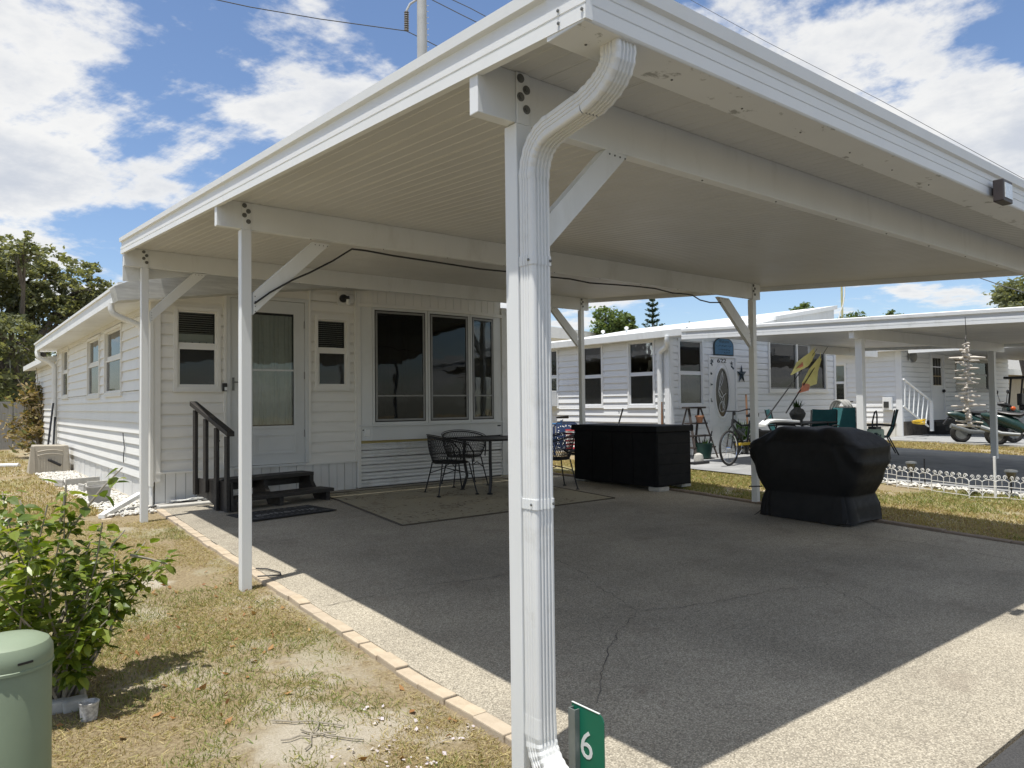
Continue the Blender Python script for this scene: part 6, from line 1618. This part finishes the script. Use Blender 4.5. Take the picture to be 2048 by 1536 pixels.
# ------------------------------------------------------------------ scooters and cart on the far driveway
def scooter(label, loc, heading):
    t = thing('motor_scooter', label, 'scooter', (0, 0, 0), 'parked scooters')
    def whl(x_):
        w = MB().tube([(x_+.20*math.cos(a_), 0, .27+.20*math.sin(a_)) for a_ in [2*PI*k/24 for k in range(24)]], .07, 10, True).build('wheel', M['rubber'], t)
        MB().lathe([(.16, -.05), (.05, -.03), (.05, .03), (.16, .05)], (x_, 0, .27), 16, 'y').build('rim', M['steel'], w)
    whl(.68); whl(-.62)
    def loft(secs, n=14):
        vs = []; fs = []
        for (x_, z_, hy, hz_) in secs: vs += [(x_, hy*math.cos(2*PI*k/n), z_+hz_*math.sin(2*PI*k/n)) for k in range(n)]
        for i in range(len(secs)-1):
            for k in range(n): fs.append((i*n+k, i*n+(k+1) % n, (i+1)*n+(k+1) % n, (i+1)*n+k))
        fs += [tuple(range(n)), tuple(range((len(secs)-1)*n, len(secs)*n))]
        return MB().add(vs, fs, True)
    loft([(-.95, .80, .05, .05), (-.75, .76, .15, .12), (-.45, .66, .19, .18), (-.15, .52, .19, .18), (.02, .40, .17, .12)]).build('rear_body', M['scooter'], t)
    loft([(-.80, .86, .06, .03), (-.60, .88, .15, .05), (-.30, .82, .17, .06), (-.08, .80, .15, .06), (.02, .84, .08, .05)]).build('seat', M['black'], t)
    loft([(-.05, .32, .19, .08), (.20, .28, .20, .06), (.45, .34, .18, .10)]).build('floorboard', M['black'], t)
    loft([(.38, .40, .17, .14), (.50, .62, .24, .17), (.56, .80, .22, .15), (.52, .98, .16, .07)]).build('leg_shield', M['black'], t)
    loft([(.48, .90, .14, .10), (.66, .84, .17, .13), (.82, .76, .15, .11), (.90, .72, .08, .06)]).build('front_cowl', M['scooter'], t)
    loft([(.42, .40, .06, .05), (.62, .50, .10, .05), (.80, .50, .11, .04), (.98, .40, .09, .03)]).build('front_fender', M['steel'], t)
    for s_ in (-1, 1):
        MB().tube([(.56, s_*.07, .70), (.68, s_*.09, .27)], .03, 8).build('fork', M['black'], t)
        MB().ball((.62, s_*.17, .93), .055, 8, 6, (1.2, .7, 1)).build('turn_signal', M['amber'], t)
        MB().tube([(.46, s_*.16, 1.06), (.44, s_*.26, 1.30), (.44, s_*.28, 1.33)], .008, 6).ball((.44, s_*.30, 1.38), .075, 8, 6, (.3, 1.1, .75)).build('mirror', M['black'], t)
    loft([(.28, 1.06, .03, .03), (.44, 1.04, .12, .08), (.60, .98, .11, .07), (.66, .95, .05, .04)]).build('handlebar_cowl', M['black'], t)
    MB().tube([(.36, -.36, 1.07), (.42, -.15, 1.04), (.42, .15, 1.04), (.36, .36, 1.07)], .017, 8).build('handlebar', M['black'], t)
    MB().tube([(-.10, -.20, .30), (-.5, -.22, .32), (-.95, -.22, .48)], [.04, .06, .07], 10).build('exhaust', M['steel'], t)
    MB().tube([(-.55, 0, .62), (-.92, 0, .70), (-1.05, 0, .52)], .03, 8).build('rear_fender', M['black'], t)
    t.location = loc; t.rotation_euler.z = heading
    return t
sA = onG(1972, 886); sB = onG(2052, 893)
scooter('dark green motor scooter with pale striped seat on the far driveway', (sA.x, sA.y, gz(sA.y)+.006), rad(-48))
scooter('dark motor scooter with front turned out, nearest the grass of the far driveway', (sB.x, sB.y, gz(sB.y)+.006), rad(-75))
gc = thing('golf_cart', 'dark golf cart with windshield frame parked behind the scooters', 'golf cart', (29.0, 8.2, gz(8.2)))
O = Vector(gc.location)
MB().hexa([O+Vector(p_) for p_ in ((-.6, -1.2, .3), (.6, -1.2, .3), (.6, 1.2, .3), (-.6, 1.2, .3), (-.55, -1.1, .75), (.55, -1.1, .75), (.55, 1.1, .8), (-.55, 1.1, .8))]).build('body', M['white'], gc, bevel=.05)
MB().box(O.x-.55, O.x+.55, O.y-.1, O.y+.5, O.z+.8, O.z+.95).box(O.x-.55, O.x+.55, O.y+.4, O.y+.55, O.z+.95, O.z+1.35).build('seat', M['black'], gc, bevel=.03)
MB().box(O.x-.65, O.x+.65, O.y-.9, O.y+.9, O.z+1.85, O.z+1.93).build('canopy', M['black'], gc, bevel=.02)
for sx in (-1, 1):
    MB().tube([O+Vector((sx*.55, -1.0, .75)), O+Vector((sx*.52, -.7, 1.85))], .03, 8).build('windshield_post', M['black'], gc)
    MB().tube([O+Vector((sx*.55, .8, .8)), O+Vector((sx*.55, .7, 1.85))], .03, 8).build('rear_post', M['black'], gc)
    for sy in (-1, 1): MB().lathe([(.2, -.09), (.23, -.07), (.23, .07), (.2, .09)], O+Vector((sx*.52, sy*.85, .23)), 16, 'x').build('wheel', M['rubber'], gc)
# shingled building far right
bb = thing('shingled_building', 'beige building with grey shingle roof and white eave behind the golf cart', 'building', (46, 14, .1))
MB().box(38, 54, 13.2, 20, .1, 2.6).build('wall', M['beige_wall'], bb)
MB().prism([(37, 12.6, 2.55), (37, 12.6, 2.68), (37, 16.5, 4.3), (37, 20.5, 2.68), (37, 20.5, 2.55)], (18, 0, 0)).build('roof', M['shingle'], bb)
MB().box(36.9, 55, 12.5, 12.595, 2.45, 2.72).build('eave_board', M['white'], bb)
# white roofed home far behind number 622's side yard
fb = thing('rear_home', 'low white roofed home behind the neighbour side yard', 'house', (22, 36, .1))
zt3 = onY(1093, 655, 30).z
xa = onY(1000, 700, 30).x
MB().box(xa-3, xa+9, 30.3, 38, .1, zt3-.5).build('wall', M['siding6'], fb)
MB().prism([(xa-3.4, 30, zt3-.55), (xa-3.4, 30, zt3-.2), (xa+3, 30, zt3+.1), (xa+9.4, 30, zt3-.2), (xa+9.4, 30, zt3-.55)], (0, 9, 0)).build('roof', M['white'], fb)
# ------------------------------------------------------------------ vegetation
def fast_mesh(name, V, Fq, m, parent=None):
    """V (n,4,3) array of quads -> one mesh object"""
    n = V.shape[0]; off = np.array(root_of(parent))
    me = bpy.data.meshes.new(name); me.vertices.add(n*4); me.loops.add(n*4); me.polygons.add(n)
    me.vertices.foreach_set('co', (V.reshape(-1, 3)-off).astype(np.float32).ravel())
    me.loops.foreach_set('vertex_index', np.arange(n*4, dtype=np.int32))
    me.polygons.foreach_set('loop_start', np.arange(0, n*4, 4, dtype=np.int32))
    me.update(calc_edges=True); me.materials.append(m)
    o = bpy.data.objects.new(name, me); COL.objects.link(o)
    if parent is not None: o.parent = parent
    return o
def leaf_quads(P, size, R, up=.3, aspect=.5, droop=0):
    n = len(P); a = R.uniform(0, 2*PI, n); e = R.uniform(-.6, .9, n)-droop
    d = np.stack([np.cos(a)*np.cos(e), np.sin(a)*np.cos(e), np.sin(e)], 1)
    r = R.normal(size=(n, 3)); r[:, 2] += up; w = np.cross(d, r); w /= np.linalg.norm(w, axis=1, keepdims=True)+1e-9
    s = (size*R.uniform(.6, 1.35, n))[:, None]
    p0 = P-d*s*.5; p2 = P+d*s*.5; nn = np.cross(d, w)
    p1 = P+w*s*aspect*.5+nn*s*.08; p3 = P-w*s*aspect*.5+nn*s*.08
    return np.stack([p0, p1, p2, p3], 1)
def clump_points(blobs, n, R, shell=.55, sub=26, spread=.26):
    """leaf clumps through a crown: each blob (centre, radii) holds smaller tufts"""
    vols = np.array([b[1][0]*b[1][1]*b[1][2] for b in blobs]); pr = vols**.8/np.sum(vols**.8); out = []
    for (c, rr), k in zip(blobs, (pr*n).astype(int)):
        nt = max(6, int(sub)); d = R.normal(size=(nt, 3)); d /= np.linalg.norm(d, axis=1, keepdims=True)
        rad_ = shell+(1-shell)*R.random(nt)**.6; T = np.array(c)+d*rad_[:, None]*np.array(rr)
        idx = R.integers(0, nt, k); s = spread*np.array(rr)*R.uniform(.5, 1.2, nt)[idx][:, None]
        out.append(T[idx]+R.normal(size=(k, 3))*s*np.array([1, 1, .62]))
    return np.concatenate(out)
def tree(name, label, base, blobs, n, leaf, m, trunk_r=.25, seed=1, group=None, sub=26, spread=.26, limbs=True, moss=0, aspect=.5, shell=.55):
    R = np.random.default_rng(seed); t = thing(name, label, 'tree', base, group)
    P = clump_points(blobs, n, R, shell, sub, spread)
    fast_mesh('crown', leaf_quads(P, leaf, R, aspect=aspect), None, m, t)
    mb = MB(); B = Vector(base); zs = [b[0][2] for b in blobs]; zc = min(zs)
    cx = float(np.mean([b[0][0] for b in blobs])); cy = float(np.mean([b[0][1] for b in blobs]))
    fork = Vector((B.x*.6+cx*.4, B.y*.6+cy*.4, B.z+(zc-B.z)*.34))
    mb.tube([B, B.lerp(fork, .5)+Vector((trunk_r*.3, 0, 0)), fork], [trunk_r*1.25, trunk_r, trunk_r*.8], 9)
    if limbs:
        for c, rr in blobs:
            c = Vector(c); k = fork.lerp(c, .5)+Vector(R.normal(size=3)*.12*rr[0])
            mb.tube([fork, k, c], [trunk_r*.45, trunk_r*.24, trunk_r*.08], 6, cap=False)
            for _ in range(7):
                d = Vector(R.normal(size=3)); d.normalize(); e_ = c+Vector((d.x*rr[0], d.y*rr[1], d.z*rr[2]))*.9
                mb.tube([k.lerp(c, R.random()), c.lerp(e_, .5)+Vector(R.normal(size=3)*.08*rr[0]), e_], [trunk_r*.14, trunk_r*.09, trunk_r*.03], 5, cap=False)
    mb.build('trunk', M['bark'], t, normals=False)
    if moss:
        Q = clump_points([(c, (rr[0]*.9, rr[1]*.9, rr[2]*.5)) for c, rr in blobs], moss, R, .4, 14, .12); Q[:, 2] -= R.random(len(Q))*blobs[0][1][2]*.45
        a = R.uniform(0, 6.28, len(Q)); L_ = R.uniform(.15, .55, len(Q)); w = .03
        d = np.stack([np.cos(a)*w, np.sin(a)*w, 0*a], 1); dn = np.stack([R.normal(size=len(Q))*.05, R.normal(size=len(Q))*.05, -L_], 1)
        tag(fast_mesh('moss', np.stack([Q-d, Q+d, Q+dn+d*.2, Q+dn-d*.2], 1), None, M['moss'], t), kind='stuff')
    return t
def far(px, py, D):                                             # a point D metres ahead along the ground direction of that pixel
    d = ray(px, py); k = D/math.hypot(d.x, d.y); return C0+d*k
def blob(px, py, D, rpx, rz=None, ry=None):
    c = far(px, py, D); s = D/FPX*1.02
    return ((c.x, c.y, c.z), (rpx*s, (ry or rpx)*s, (rz or rpx)*s))
# big live oak beyond the home
D = 34
tree('live_oak', 'big spreading live oak hung with moss behind the mobile home', tuple(far(25, 808, D))[:2]+(.1,),
     [blob(150, 580, D, 62, 52), (blob(60, 560, D, 66, 60)), blob(-40, 600, D, 75, 75), blob(50, 500, D-2, 34, 28), blob(190, 600, D, 40, 36), blob(105, 640, D, 62, 46), blob(20, 680, D-2, 55, 40), blob(-60, 520, D, 70, 60)],
     24000, .19, M['oak_leaf'], .42, 3, 'trees behind the home', 80, .10, moss=500, shell=.25)
tree('live_oak', 'darker lower oak standing behind the dry shrub', tuple(far(60, 815, D+8))[:2]+(.1,),
     [blob(30, 740, D+8, 75, 46), blob(110, 730, D+8, 50, 45), blob(-50, 730, D+8, 80, 55), blob(75, 780, D+8, 60, 22), blob(-20, 790, D+8, 70, 22)], 12000, .24, M['oak_leaf'], .4, 5, 'trees behind the home', 40, .17)
# dry shrub and grey fence behind the side yard
db = onG(90, 912)
dsx = thing('dry_shrub', 'half-dead tall shrub with yellowed leaves at the back of the side yard', 'shrub', (db.x, db.y, lawn(db.y)))
R = np.random.default_rng(11); s = db.y/FPX
bl_ = [blob(85, 860, db.y, 46, 40), blob(70, 815, db.y, 34, 34), blob(105, 815, db.y, 32, 36), blob(60, 790, db.y, 14, 22), blob(110, 775, db.y, 10, 16)]
P = clump_points(bl_, 3000, R, .3, 30, .3)
fast_mesh('foliage', leaf_quads(P, .15, R, aspect=.4), None, M['dry_leaf'], dsx)
mb = MB()
for c, rr in bl_:
    for k in range(9):
        e_ = Vector(c)+Vector((R.normal()*rr[0]*.6, R.normal()*rr[1]*.6, abs(R.normal())*rr[2]*.8)); b_ = Vector(dsx.location)+Vector((R.normal()*.12, R.normal()*.12, 0))
        mb.tube([b_, b_.lerp(e_, .55)+Vector(R.normal(size=3)*.1), e_], [.022, .014, .006], 5, cap=False)
mb.build('stems', M['stem'], dsx, normals=False)
fz = thing('rear_fence', 'weathered grey board fence with a dark gap at the back of the side yard', 'fence', (0, 27, .1))
for k in range(22):
    x_ = -5.5+k*.36; px_h = 1.55+.05*math.sin(k*1.7)
    if 9 <= k <= 10: continue
    MB().box(x_, x_+.34, 27.0, 27.03, .1, px_h).build('fence_board', M['fence_wood'], fz)
MB().box(-5.5, 2.4, 27.031, 27.08, 1.2, 1.3).build('fence_rail', M['fence_wood'], fz)
hd_ = far(20, 770, 26)
# hedge mass under the oaks
R = np.random.default_rng(17)
P = np.stack([R.uniform(-14, 4.5, 9000), R.uniform(31, 36, 9000), .1+R.random(9000)**.8*3.2], 1)
P[:, 2] *= .75+.3*np.sin(P[:, 0]*1.3)+.15*np.sin(P[:, 0]*3.1)
fast_mesh('undergrowth', leaf_quads(P, .34, R), None, M['oak_leaf'])
tag(bpy.data.objects['undergrowth'], 'dark tangled undergrowth below the oaks behind the side yard', 'undergrowth', kind='stuff')

# trees over the neighbour roofs
D = 42
tree('laurel_tree', 'feathery pale green tree rising over the neighbour roof', tuple(far(1228, 800, D))[:2]+(.1,),
     [blob(1222, 640, D, 30, 26), blob(1245, 660, D, 26, 22), blob(1210, 660, D, 22, 20), blob(1262, 650, D, 10, 18), blob(1225, 690, D, 30, 20)], 5200, .24, M['oak_leaf2'], .22, 21, 'trees over the neighbour roofs', 24, .22)
np_ = far(1308, 800, 60); zt_n = far(1308, 597, 60).z
t = thing('norfolk_pine', 'dark symmetrical norfolk pine over the neighbour roof', 'tree', (np_.x, np_.y, .1), 'trees over the neighbour roofs')
MB().tube([(np_.x, np_.y, .1), (np_.x, np_.y, zt_n)], [.2, .03], 8).build('trunk', M['bark'], t)
R = np.random.default_rng(5); Q = []
for k in range(13):
    f = k/13; z_ = zt_n-.15-(zt_n-3.5)*f**1.05; L_ = .25+1.15*f+.08*R.normal()
    for j in range(7):
        a = j*2*PI/7+k*.5+.1*R.normal()
        for s_ in np.linspace(.1, 1, 22):
            q = np.array([np_.x+math.cos(a)*L_*s_, np_.y+math.sin(a)*L_*s_, z_+.42*L_*s_*s_])
            for _ in range(2): Q.append(q+R.normal(size=3)*.045)
fast_mesh('crown', leaf_quads(np.array(Q), .22, R, aspect=.35), None, M['pine_leaf'], t)
D = 55
tree('bare_crown_tree', 'thin grey-green crown just above the neighbour roof ridge', tuple(far(1375, 800, D))[:2]+(.1,), [blob(1372, 660, D, 26, 12), blob(1392, 664, D, 16, 9), blob(1352, 664, D, 14, 9)], 1100, .2, M['oak_leaf'], .2, 24, 'trees over the neighbour roofs', 18, .25)
tree('round_tree', 'small leafy crown behind the white roof edge of number 622', tuple(far(1605, 800, D))[:2]+(.1,), [blob(1603, 622, D, 18, 14), blob(1622, 630, D, 18, 12), blob(1592, 634, D, 14, 10), blob(1645, 628, D, 9, 8)], 1700, .22, M['oak_leaf2'], .2, 25, 'trees over the neighbour roofs', 16, .25)
tree('round_tree', 'sparse leafy crown to the right of the yellow flagpole top', tuple(far(1700, 800, D))[:2]+(.1,), [blob(1696, 640, D, 14, 10), blob(1718, 634, D, 9, 11), blob(1735, 640, D, 9, 7), blob(1680, 642, D, 10, 7)], 900, .2, M['oak_leaf2'], .2, 26, 'trees over the neighbour roofs', 12, .25)
tree('round_tree', 'single leafy top poking over the neighbour carport roof', tuple(far(1785, 800, D))[:2]+(.1,), [blob(1785, 628, D, 9, 10), blob(1797, 634, D, 9, 6)], 420, .2, M['oak_leaf2'], .2, 27, 'trees over the neighbour roofs', 8, .25)
tree('corner_oak', 'dark oak crown above the carport roof towards the golf cart', tuple(far(2060, 800, 40))[:2]+(.1,), [blob(2040, 590, 40, 34, 24), blob(2075, 585, 40, 40, 34), blob(2018, 600, 40, 16, 12), blob(2070, 630, 40, 50, 30)], 6200, .24, M['oak_leaf'], .3, 28, 'trees over the neighbour roofs', 22, .22)
# thin yellow pole with rope above the roof
yp = far(1686, 690, 45)
tag(MB().tube([(yp.x, yp.y, .1), (yp.x, yp.y, far(1688, 560, 45).z)], .06, 8).build('yellow_flagpole', mat('yellow_fibreglass', (.42, .40, .20), .6, .1)), 'thin pale yellow flagpole rising behind the neighbour carport', 'flagpole')
rp = [far(px, py, 44.8) for px, py in ((1689, 562), (1689, 590), (1686, 610), (1680, 625), (1677, 640))]
tag(MB().tube(rp, .035, 5).build('white_rope', M['white_stripe']), 'white rope hanging loosely from the yellow flagpole', 'rope')

# ------------------------------------------------------------------ power line
D = 46; pb = far(850, 800, D); pt_ = far(850, -300, D)
up = thing('transmission_pole', 'tall grey steel power pole above the carport roof', 'power pole', (pb.x, pb.y, .1))
MB().tube([(pb.x, pb.y, .1), (pb.x, pb.y, pt_.z)], [.42, .26], 20).build('shaft', M['pole'], up)
stp = MB()
for k in range(40):
    z_ = 12+k*.38; stp.tube([(pb.x+.26*CR.x, pb.y+.26*CR.y, z_), (pb.x+.44*CR.x, pb.y+.44*CR.y, z_)], .02, 5)
stp.build('climbing_pegs', M['pole'], up)
ia, ib = far(813, 22, D), far(813, 62, D)
am = far(840, -5, D); am2 = far(820, 8, D)
MB().tube([am, am2, ia], .07, 8).build('arm', M['pole'], up)
ins = MB()
for k in range(9):
    c_ = ia.lerp(ib, (k+.5)/9); ins.lathe([(.04, -.06), (.16, -.03), (.15, .0), (.04, .06)], c_, 12)
ins.build('insulator', mat('glazed_insulator', (.14, .14, .15), .3, .2), up)
def wire(name, lab, pts, D, r=.022):
    P = [far(px, py, d) for (px, py), d in zip(pts, D)]
    tag(MB().tube(P, r, 6, cap=False).build(name, M['wire']), lab, 'wire')
wire('power_line', 'overhead line sagging from the insulator to the left sky', ((813, 62), (640, 38), (500, 14), (380, -12), (200, -60)), (D, D, D, D, D), .03)
wire('power_line', 'overhead line running from the insulator behind the pole to the carport roof', ((813, 62), (850, 80), (890, 100), (1000, 150)), (D, D, D, D), .03)
wire('power_line', 'upper overhead line right of the pole', ((855, -5), (920, 28), (985, 60), (1060, 95)), (D, D, D, D), .03)
wire('power_line', 'topmost short overhead line vanishing behind the carport corner', ((895, -5), (940, 16), (985, 40), (1050, 70)), (D, D, D, D), .028)
wire('power_line', 'faint overhead line above the front gutter', ((1360, -12), (1530, 82), (1760, 200), (2070, 370)), (60, 60, 60, 60), .018)
wire('power_line', 'overhead line low above the neighbour carport near the corner oak', ((1900, 535), (1960, 556), (2000, 570), (2070, 592)), (38, 38, 38, 38), .02)

# ------------------------------------------------------------------ hibiscus shrub beside the pedestal
hb = onG(105, 1392)
hib = thing('hibiscus_shrub', 'glossy green leafy shrub with pale stems behind the utility pedestal', 'shrub', (hb.x, hb.y, lawn(hb.y)))
def hibiscus():
    R = np.random.default_rng(42); mb = MB(); L = []
    B = Vector(hib.location)
    tips = []
    def dist(px, py, D): return far(px, py, D)
    Dh = math.hypot(hb.x, hb.y)
    # main shoots end where the photo shows them; depth spread about the base
    ends = [(40, 1000), (15, 1040), (95, 1010), (150, 1035), (205, 1045), (250, 1060), (290, 1085), (335, 1115), (300, 1130), (258, 1140), (180, 1085), (120, 1075), (60, 1080), (10, 1110), (30, 1160), (90, 1150), (150, 1140), (210, 1150), (245, 1190), (190, 1210), (130, 1210), (70, 1220), (20, 1230), (160, 1260), (215, 1240), (100, 1270), (140, 1300), (-30, 1060), (-50, 1150), (-40, 1230), (110, 1110), (230, 1105), (170, 1170), (60, 1120), (-10, 1180), (200, 1270), (110, 1330), (155, 1340), (5, 985), (128, 985)]
    for i, (px, py) in enumerate(ends):
        E_ = dist(px, py, Dh+R.uniform(-.42, .45)); tips.append((E_, 1.0))
        b_ = B+Vector((R.normal()*.05, R.normal()*.05, 0)); mid = b_.lerp(E_, .5)+Vector((R.normal()*.05, R.normal()*.05, .04))
        r0 = .007 if i % 5 else .016
        pts = [b_, b_.lerp(mid, .5)+Vector(R.normal(size=3)*.015), mid, mid.lerp(E_, .5)+Vector(R.normal(size=3)*.015), E_]
        mb.tube(pts, [r0, r0*.8, r0*.6, r0*.4, .003], 6, cap=False)
        for j in range(36):
            f = 1-abs(R.normal())*.30
            if f < .25: continue
            k = f*4; a = min(int(k), 3); p = pts[a].lerp(pts[a+1], k-a)
            L.append((p, i))
    # long stray shoots
    for pl in (((140, 1060), (170, 1020), (205, 975), (245, 935)), ((120, 1050), (130, 1000), (132, 970)), ((260, 1110), (300, 1118), (335, 1128))):
        P = [dist(px, py, Dh+.1) for px, py in pl]; mb.tube(P, [.007, .006, .004, .003][:len(P)], 6, cap=False)
        for j in range(9):
            f = .35+.65*j/8; k = f*(len(P)-1); a = min(int(k), len(P)-2); L.append((P[a].lerp(P[a+1], k-a), -1)); 
    mb.build('stems', M['stem'], hib, normals=False)
    lf = MB()
    for p, i in L:
        n_ = 1 if i < 0 else int(R.integers(1, 3))
        for _ in range(n_):
            s = R.uniform(.028, .085)*(1.1 if i < 0 else 1); a = R.uniform(0, 2*PI); e = R.uniform(-.7, .5)
            d = Vector((math.cos(a)*math.cos(e), math.sin(a)*math.cos(e), math.sin(e))); w = d.cross(Vector((R.normal()*.35, R.normal()*.35, 1))).normalized(); nn = w.cross(d)
            b_ = p+d*.022+Vector(R.normal(size=3)*.012); fold = R.uniform(.10, .35); curl = R.uniform(.0, .35)
            def q(t_, ww, sd): return b_+d*(s*t_)+w*(s*ww*sd)+nn*(s*(abs(ww)*fold-curl*t_*t_))
            lf.add([q(0, 0, 0), q(.28, .26, 1), q(.62, .24, 1), q(1, 0, 0), q(.62, .24, -1), q(.28, .26, -1), q(.30, 0, 0), q(.64, 0, 0)], [(0, 6, 1), (6, 7, 2, 1), (7, 3, 2), (0, 5, 6), (6, 5, 4, 7), (7, 4, 3)])
    lf.build('foliage', M['hib_leaf'], hib, normals=False)
hibiscus()

# ------------------------------------------------------------------ grass
def inside_slab(x, y): return (x > np.interp(y, [p[0] for p in sorted(CURB_L)], [p[1] for p in sorted(CURB_L)])-.06) & (x < 8.1)
def vnoise(x, y, s, seed):
    R = np.random.default_rng(seed); G = R.random((64, 64)); u, v = (x*s) % 64, (y*s) % 64
    i, j = np.floor(u).astype(int), np.floor(v).astype(int); fu, fv = u-i, v-j; fu = fu*fu*(3-2*fu); fv = fv*fv*(3-2*fv)
    i2, j2 = (i+1) % 64, (j+1) % 64; i %= 64; j %= 64
    return (G[i, j]*(1-fu)+G[i2, j]*fu)*(1-fv)+(G[i, j2]*(1-fu)+G[i2, j2]*fu)*fv
def grass(name, label, x, y, m, hmin, hmax, seed, lean=.9, wid=.0028):
    R = np.random.default_rng(seed); n = len(x); z = np.array([lawn(v) for v in y])
    a = R.uniform(0, 2*PI, n); h = R.uniform(hmin, hmax, n); le = np.abs(R.normal(0, lean, n))*h
    b = np.stack([x, y, z-.004], 1); tip = b+np.stack([np.cos(a)*le, np.sin(a)*le, h], 1)
    p = R.uniform(0, 2*PI, n); w = np.stack([np.cos(p), np.sin(p), 0*p], 1)*(wid*R.uniform(.6, 1.5, n))[:, None]
    mid = b*.45+tip*.55+np.stack([0*a, 0*a, h*.12], 1)
    # two quads in one strip folded into one kite-shaped blade
    V = np.stack([b-w, b+w, tip*.92+mid*.08+w*.25, mid-w*.9], 1)
    o = fast_mesh(name, V, None, m); return tag(o, label, 'grass', kind='stuff')
R = np.random.default_rng(77)
def lawn_pts(n, x0, x1, y0, y1, thr, s=1.3, seed=1, near=True):
    x, y = R.uniform(x0, x1, n), (y0+(y1-y0)*R.random(n)**(1.5 if near else 1.0))
    f = .55*vnoise(x+40, y+40, s, seed)+.3*vnoise(x+40, y+40, s*2.9, seed+1)+.15*vnoise(x+40, y+40, s*8, seed+2)
    for (cx, cy, r) in BARE: f = f-.22*np.exp(-((x-cx)**2+(y-cy)**2)/(r*.9)**2)
    k = (f > thr+R.normal(0, .035, n)); return x[k], y[k]
x, y = lawn_pts(420000, -1.2, 2.1, 1.6, 10.5, .40); k = ~inside_slab(x, y) & ~((x > 1.45) & (y > 9.1)); x, y = x[k], y[k]
grass('straw_grass', 'dry straw-coloured lawn beside the driveway', x, y, M['grass_blade'], .005, .022, 1, lean=1.6, wid=.0016)
x, y = lawn_pts(150000, -1.2, 2.1, 1.8, 9.0, .55, .9, 5); k = ~inside_slab(x, y); x, y = x[k], y[k]
grass('green_grass', 'green patches in the dry lawn beside the driveway', x, y, M['grass_green'], .010, .034, 2, lean=1.0, wid=.0018)
x, y = lawn_pts(26000, -1.0, 2.0, 1.7, 6.5, .34, 1.3, 31); k = ~inside_slab(x, y); x, y = x[k], y[k]
grass('thatch', 'loose straw runners matted over the dry lawn', x, y, M['grass_blade'], .003, .012, 8, lean=5.0, wid=.0012)
x, y = lawn_pts(60000, -6, 1.5, 9.5, 26, .40, .9, 9)
grass('side_yard_grass', 'dry grass of the side yard left of the home', x, y, M['grass_blade'], .02, .06, 3, wid=.006)
x, y = lawn_pts(110000, 8.0, 10.6, 1.2, 14.5, .38, 1.1, 13, False)
grass('strip_grass', 'patchy dry grass strip between the two driveways', x, y, M['grass_blade'], .012, .04, 4, wid=.004)
x, y = lawn_pts(60000, 8.0, 11.6, 1.2, 9.0, .52, .8, 15, False); k = ~((x > 10.5) & (y > 6)); x, y = x[k], y[k]
grass('strip_green_grass', 'green tufts in the strip between the two driveways', x, y, M['grass_green'], .015, .05, 5, wid=.004)
x, y = lawn_pts(50000, 18.6, 21.5, 1.2, 16, .38, 1.1, 19, False)
grass('far_grass', 'dry golden grass between the neighbour driveway and the far home', x, y, M['grass_blade'], .02, .06, 6, wid=.008)
# fallen leaves and petals
Rl = np.random.default_rng(3)
P = np.stack([Rl.uniform(-.2, 1.8, 150), Rl.uniform(2.0, 6, 150)**1.0, 0*Rl.random(150)], 1); P[:, 2] = [lawn(v)+.012 for v in P[:, 1]]
P = P[~inside_slab(P[:, 0], P[:, 1])]
tag(fast_mesh('leaf_litter', leaf_quads(P, .045, Rl, up=2.5, aspect=.55), None, M['litter']), 'brown fallen leaves scattered on the dry lawn', 'leaf litter', kind='stuff')
c = [onG(*q) for q in ((740, 1410), (760, 1432), (790, 1480), (830, 1525), (905, 1470), (880, 1500), (940, 1445), (700, 1500), (775, 1500), (840, 1440))]
P = np.array([[p.x+Rl.normal()*.04, p.y+Rl.normal()*.04, lawn(p.y)+.012] for p in c for _ in range(7)])
tag(fast_mesh('fallen_petals', leaf_quads(P, .018, Rl, up=2.5, aspect=.8), None, M['petal']), 'pale pink fallen petals on the lawn near the carport post', 'petals', kind='stuff')
tw = MB(); Rt = random.Random(4)
for (a, b) in (((545, 1430), (690, 1440)), ((640, 1425), (610, 1490)), ((560, 1470), (670, 1455)), ((600, 1450), (720, 1470))):
    pa_, pb_ = onG(*a), onG(*b); pts = [pa_.lerp(pb_, k/6)+Vector((Rt.uniform(-.012, .012), Rt.uniform(-.012, .012), -.018)) for k in range(7)]; tw.tube(pts, .0035, 5)
tag(tw.build('dry_twigs', M['stem']), 'thin dry twigs lying on the bare sandy patch', 'twigs', kind='stuff')
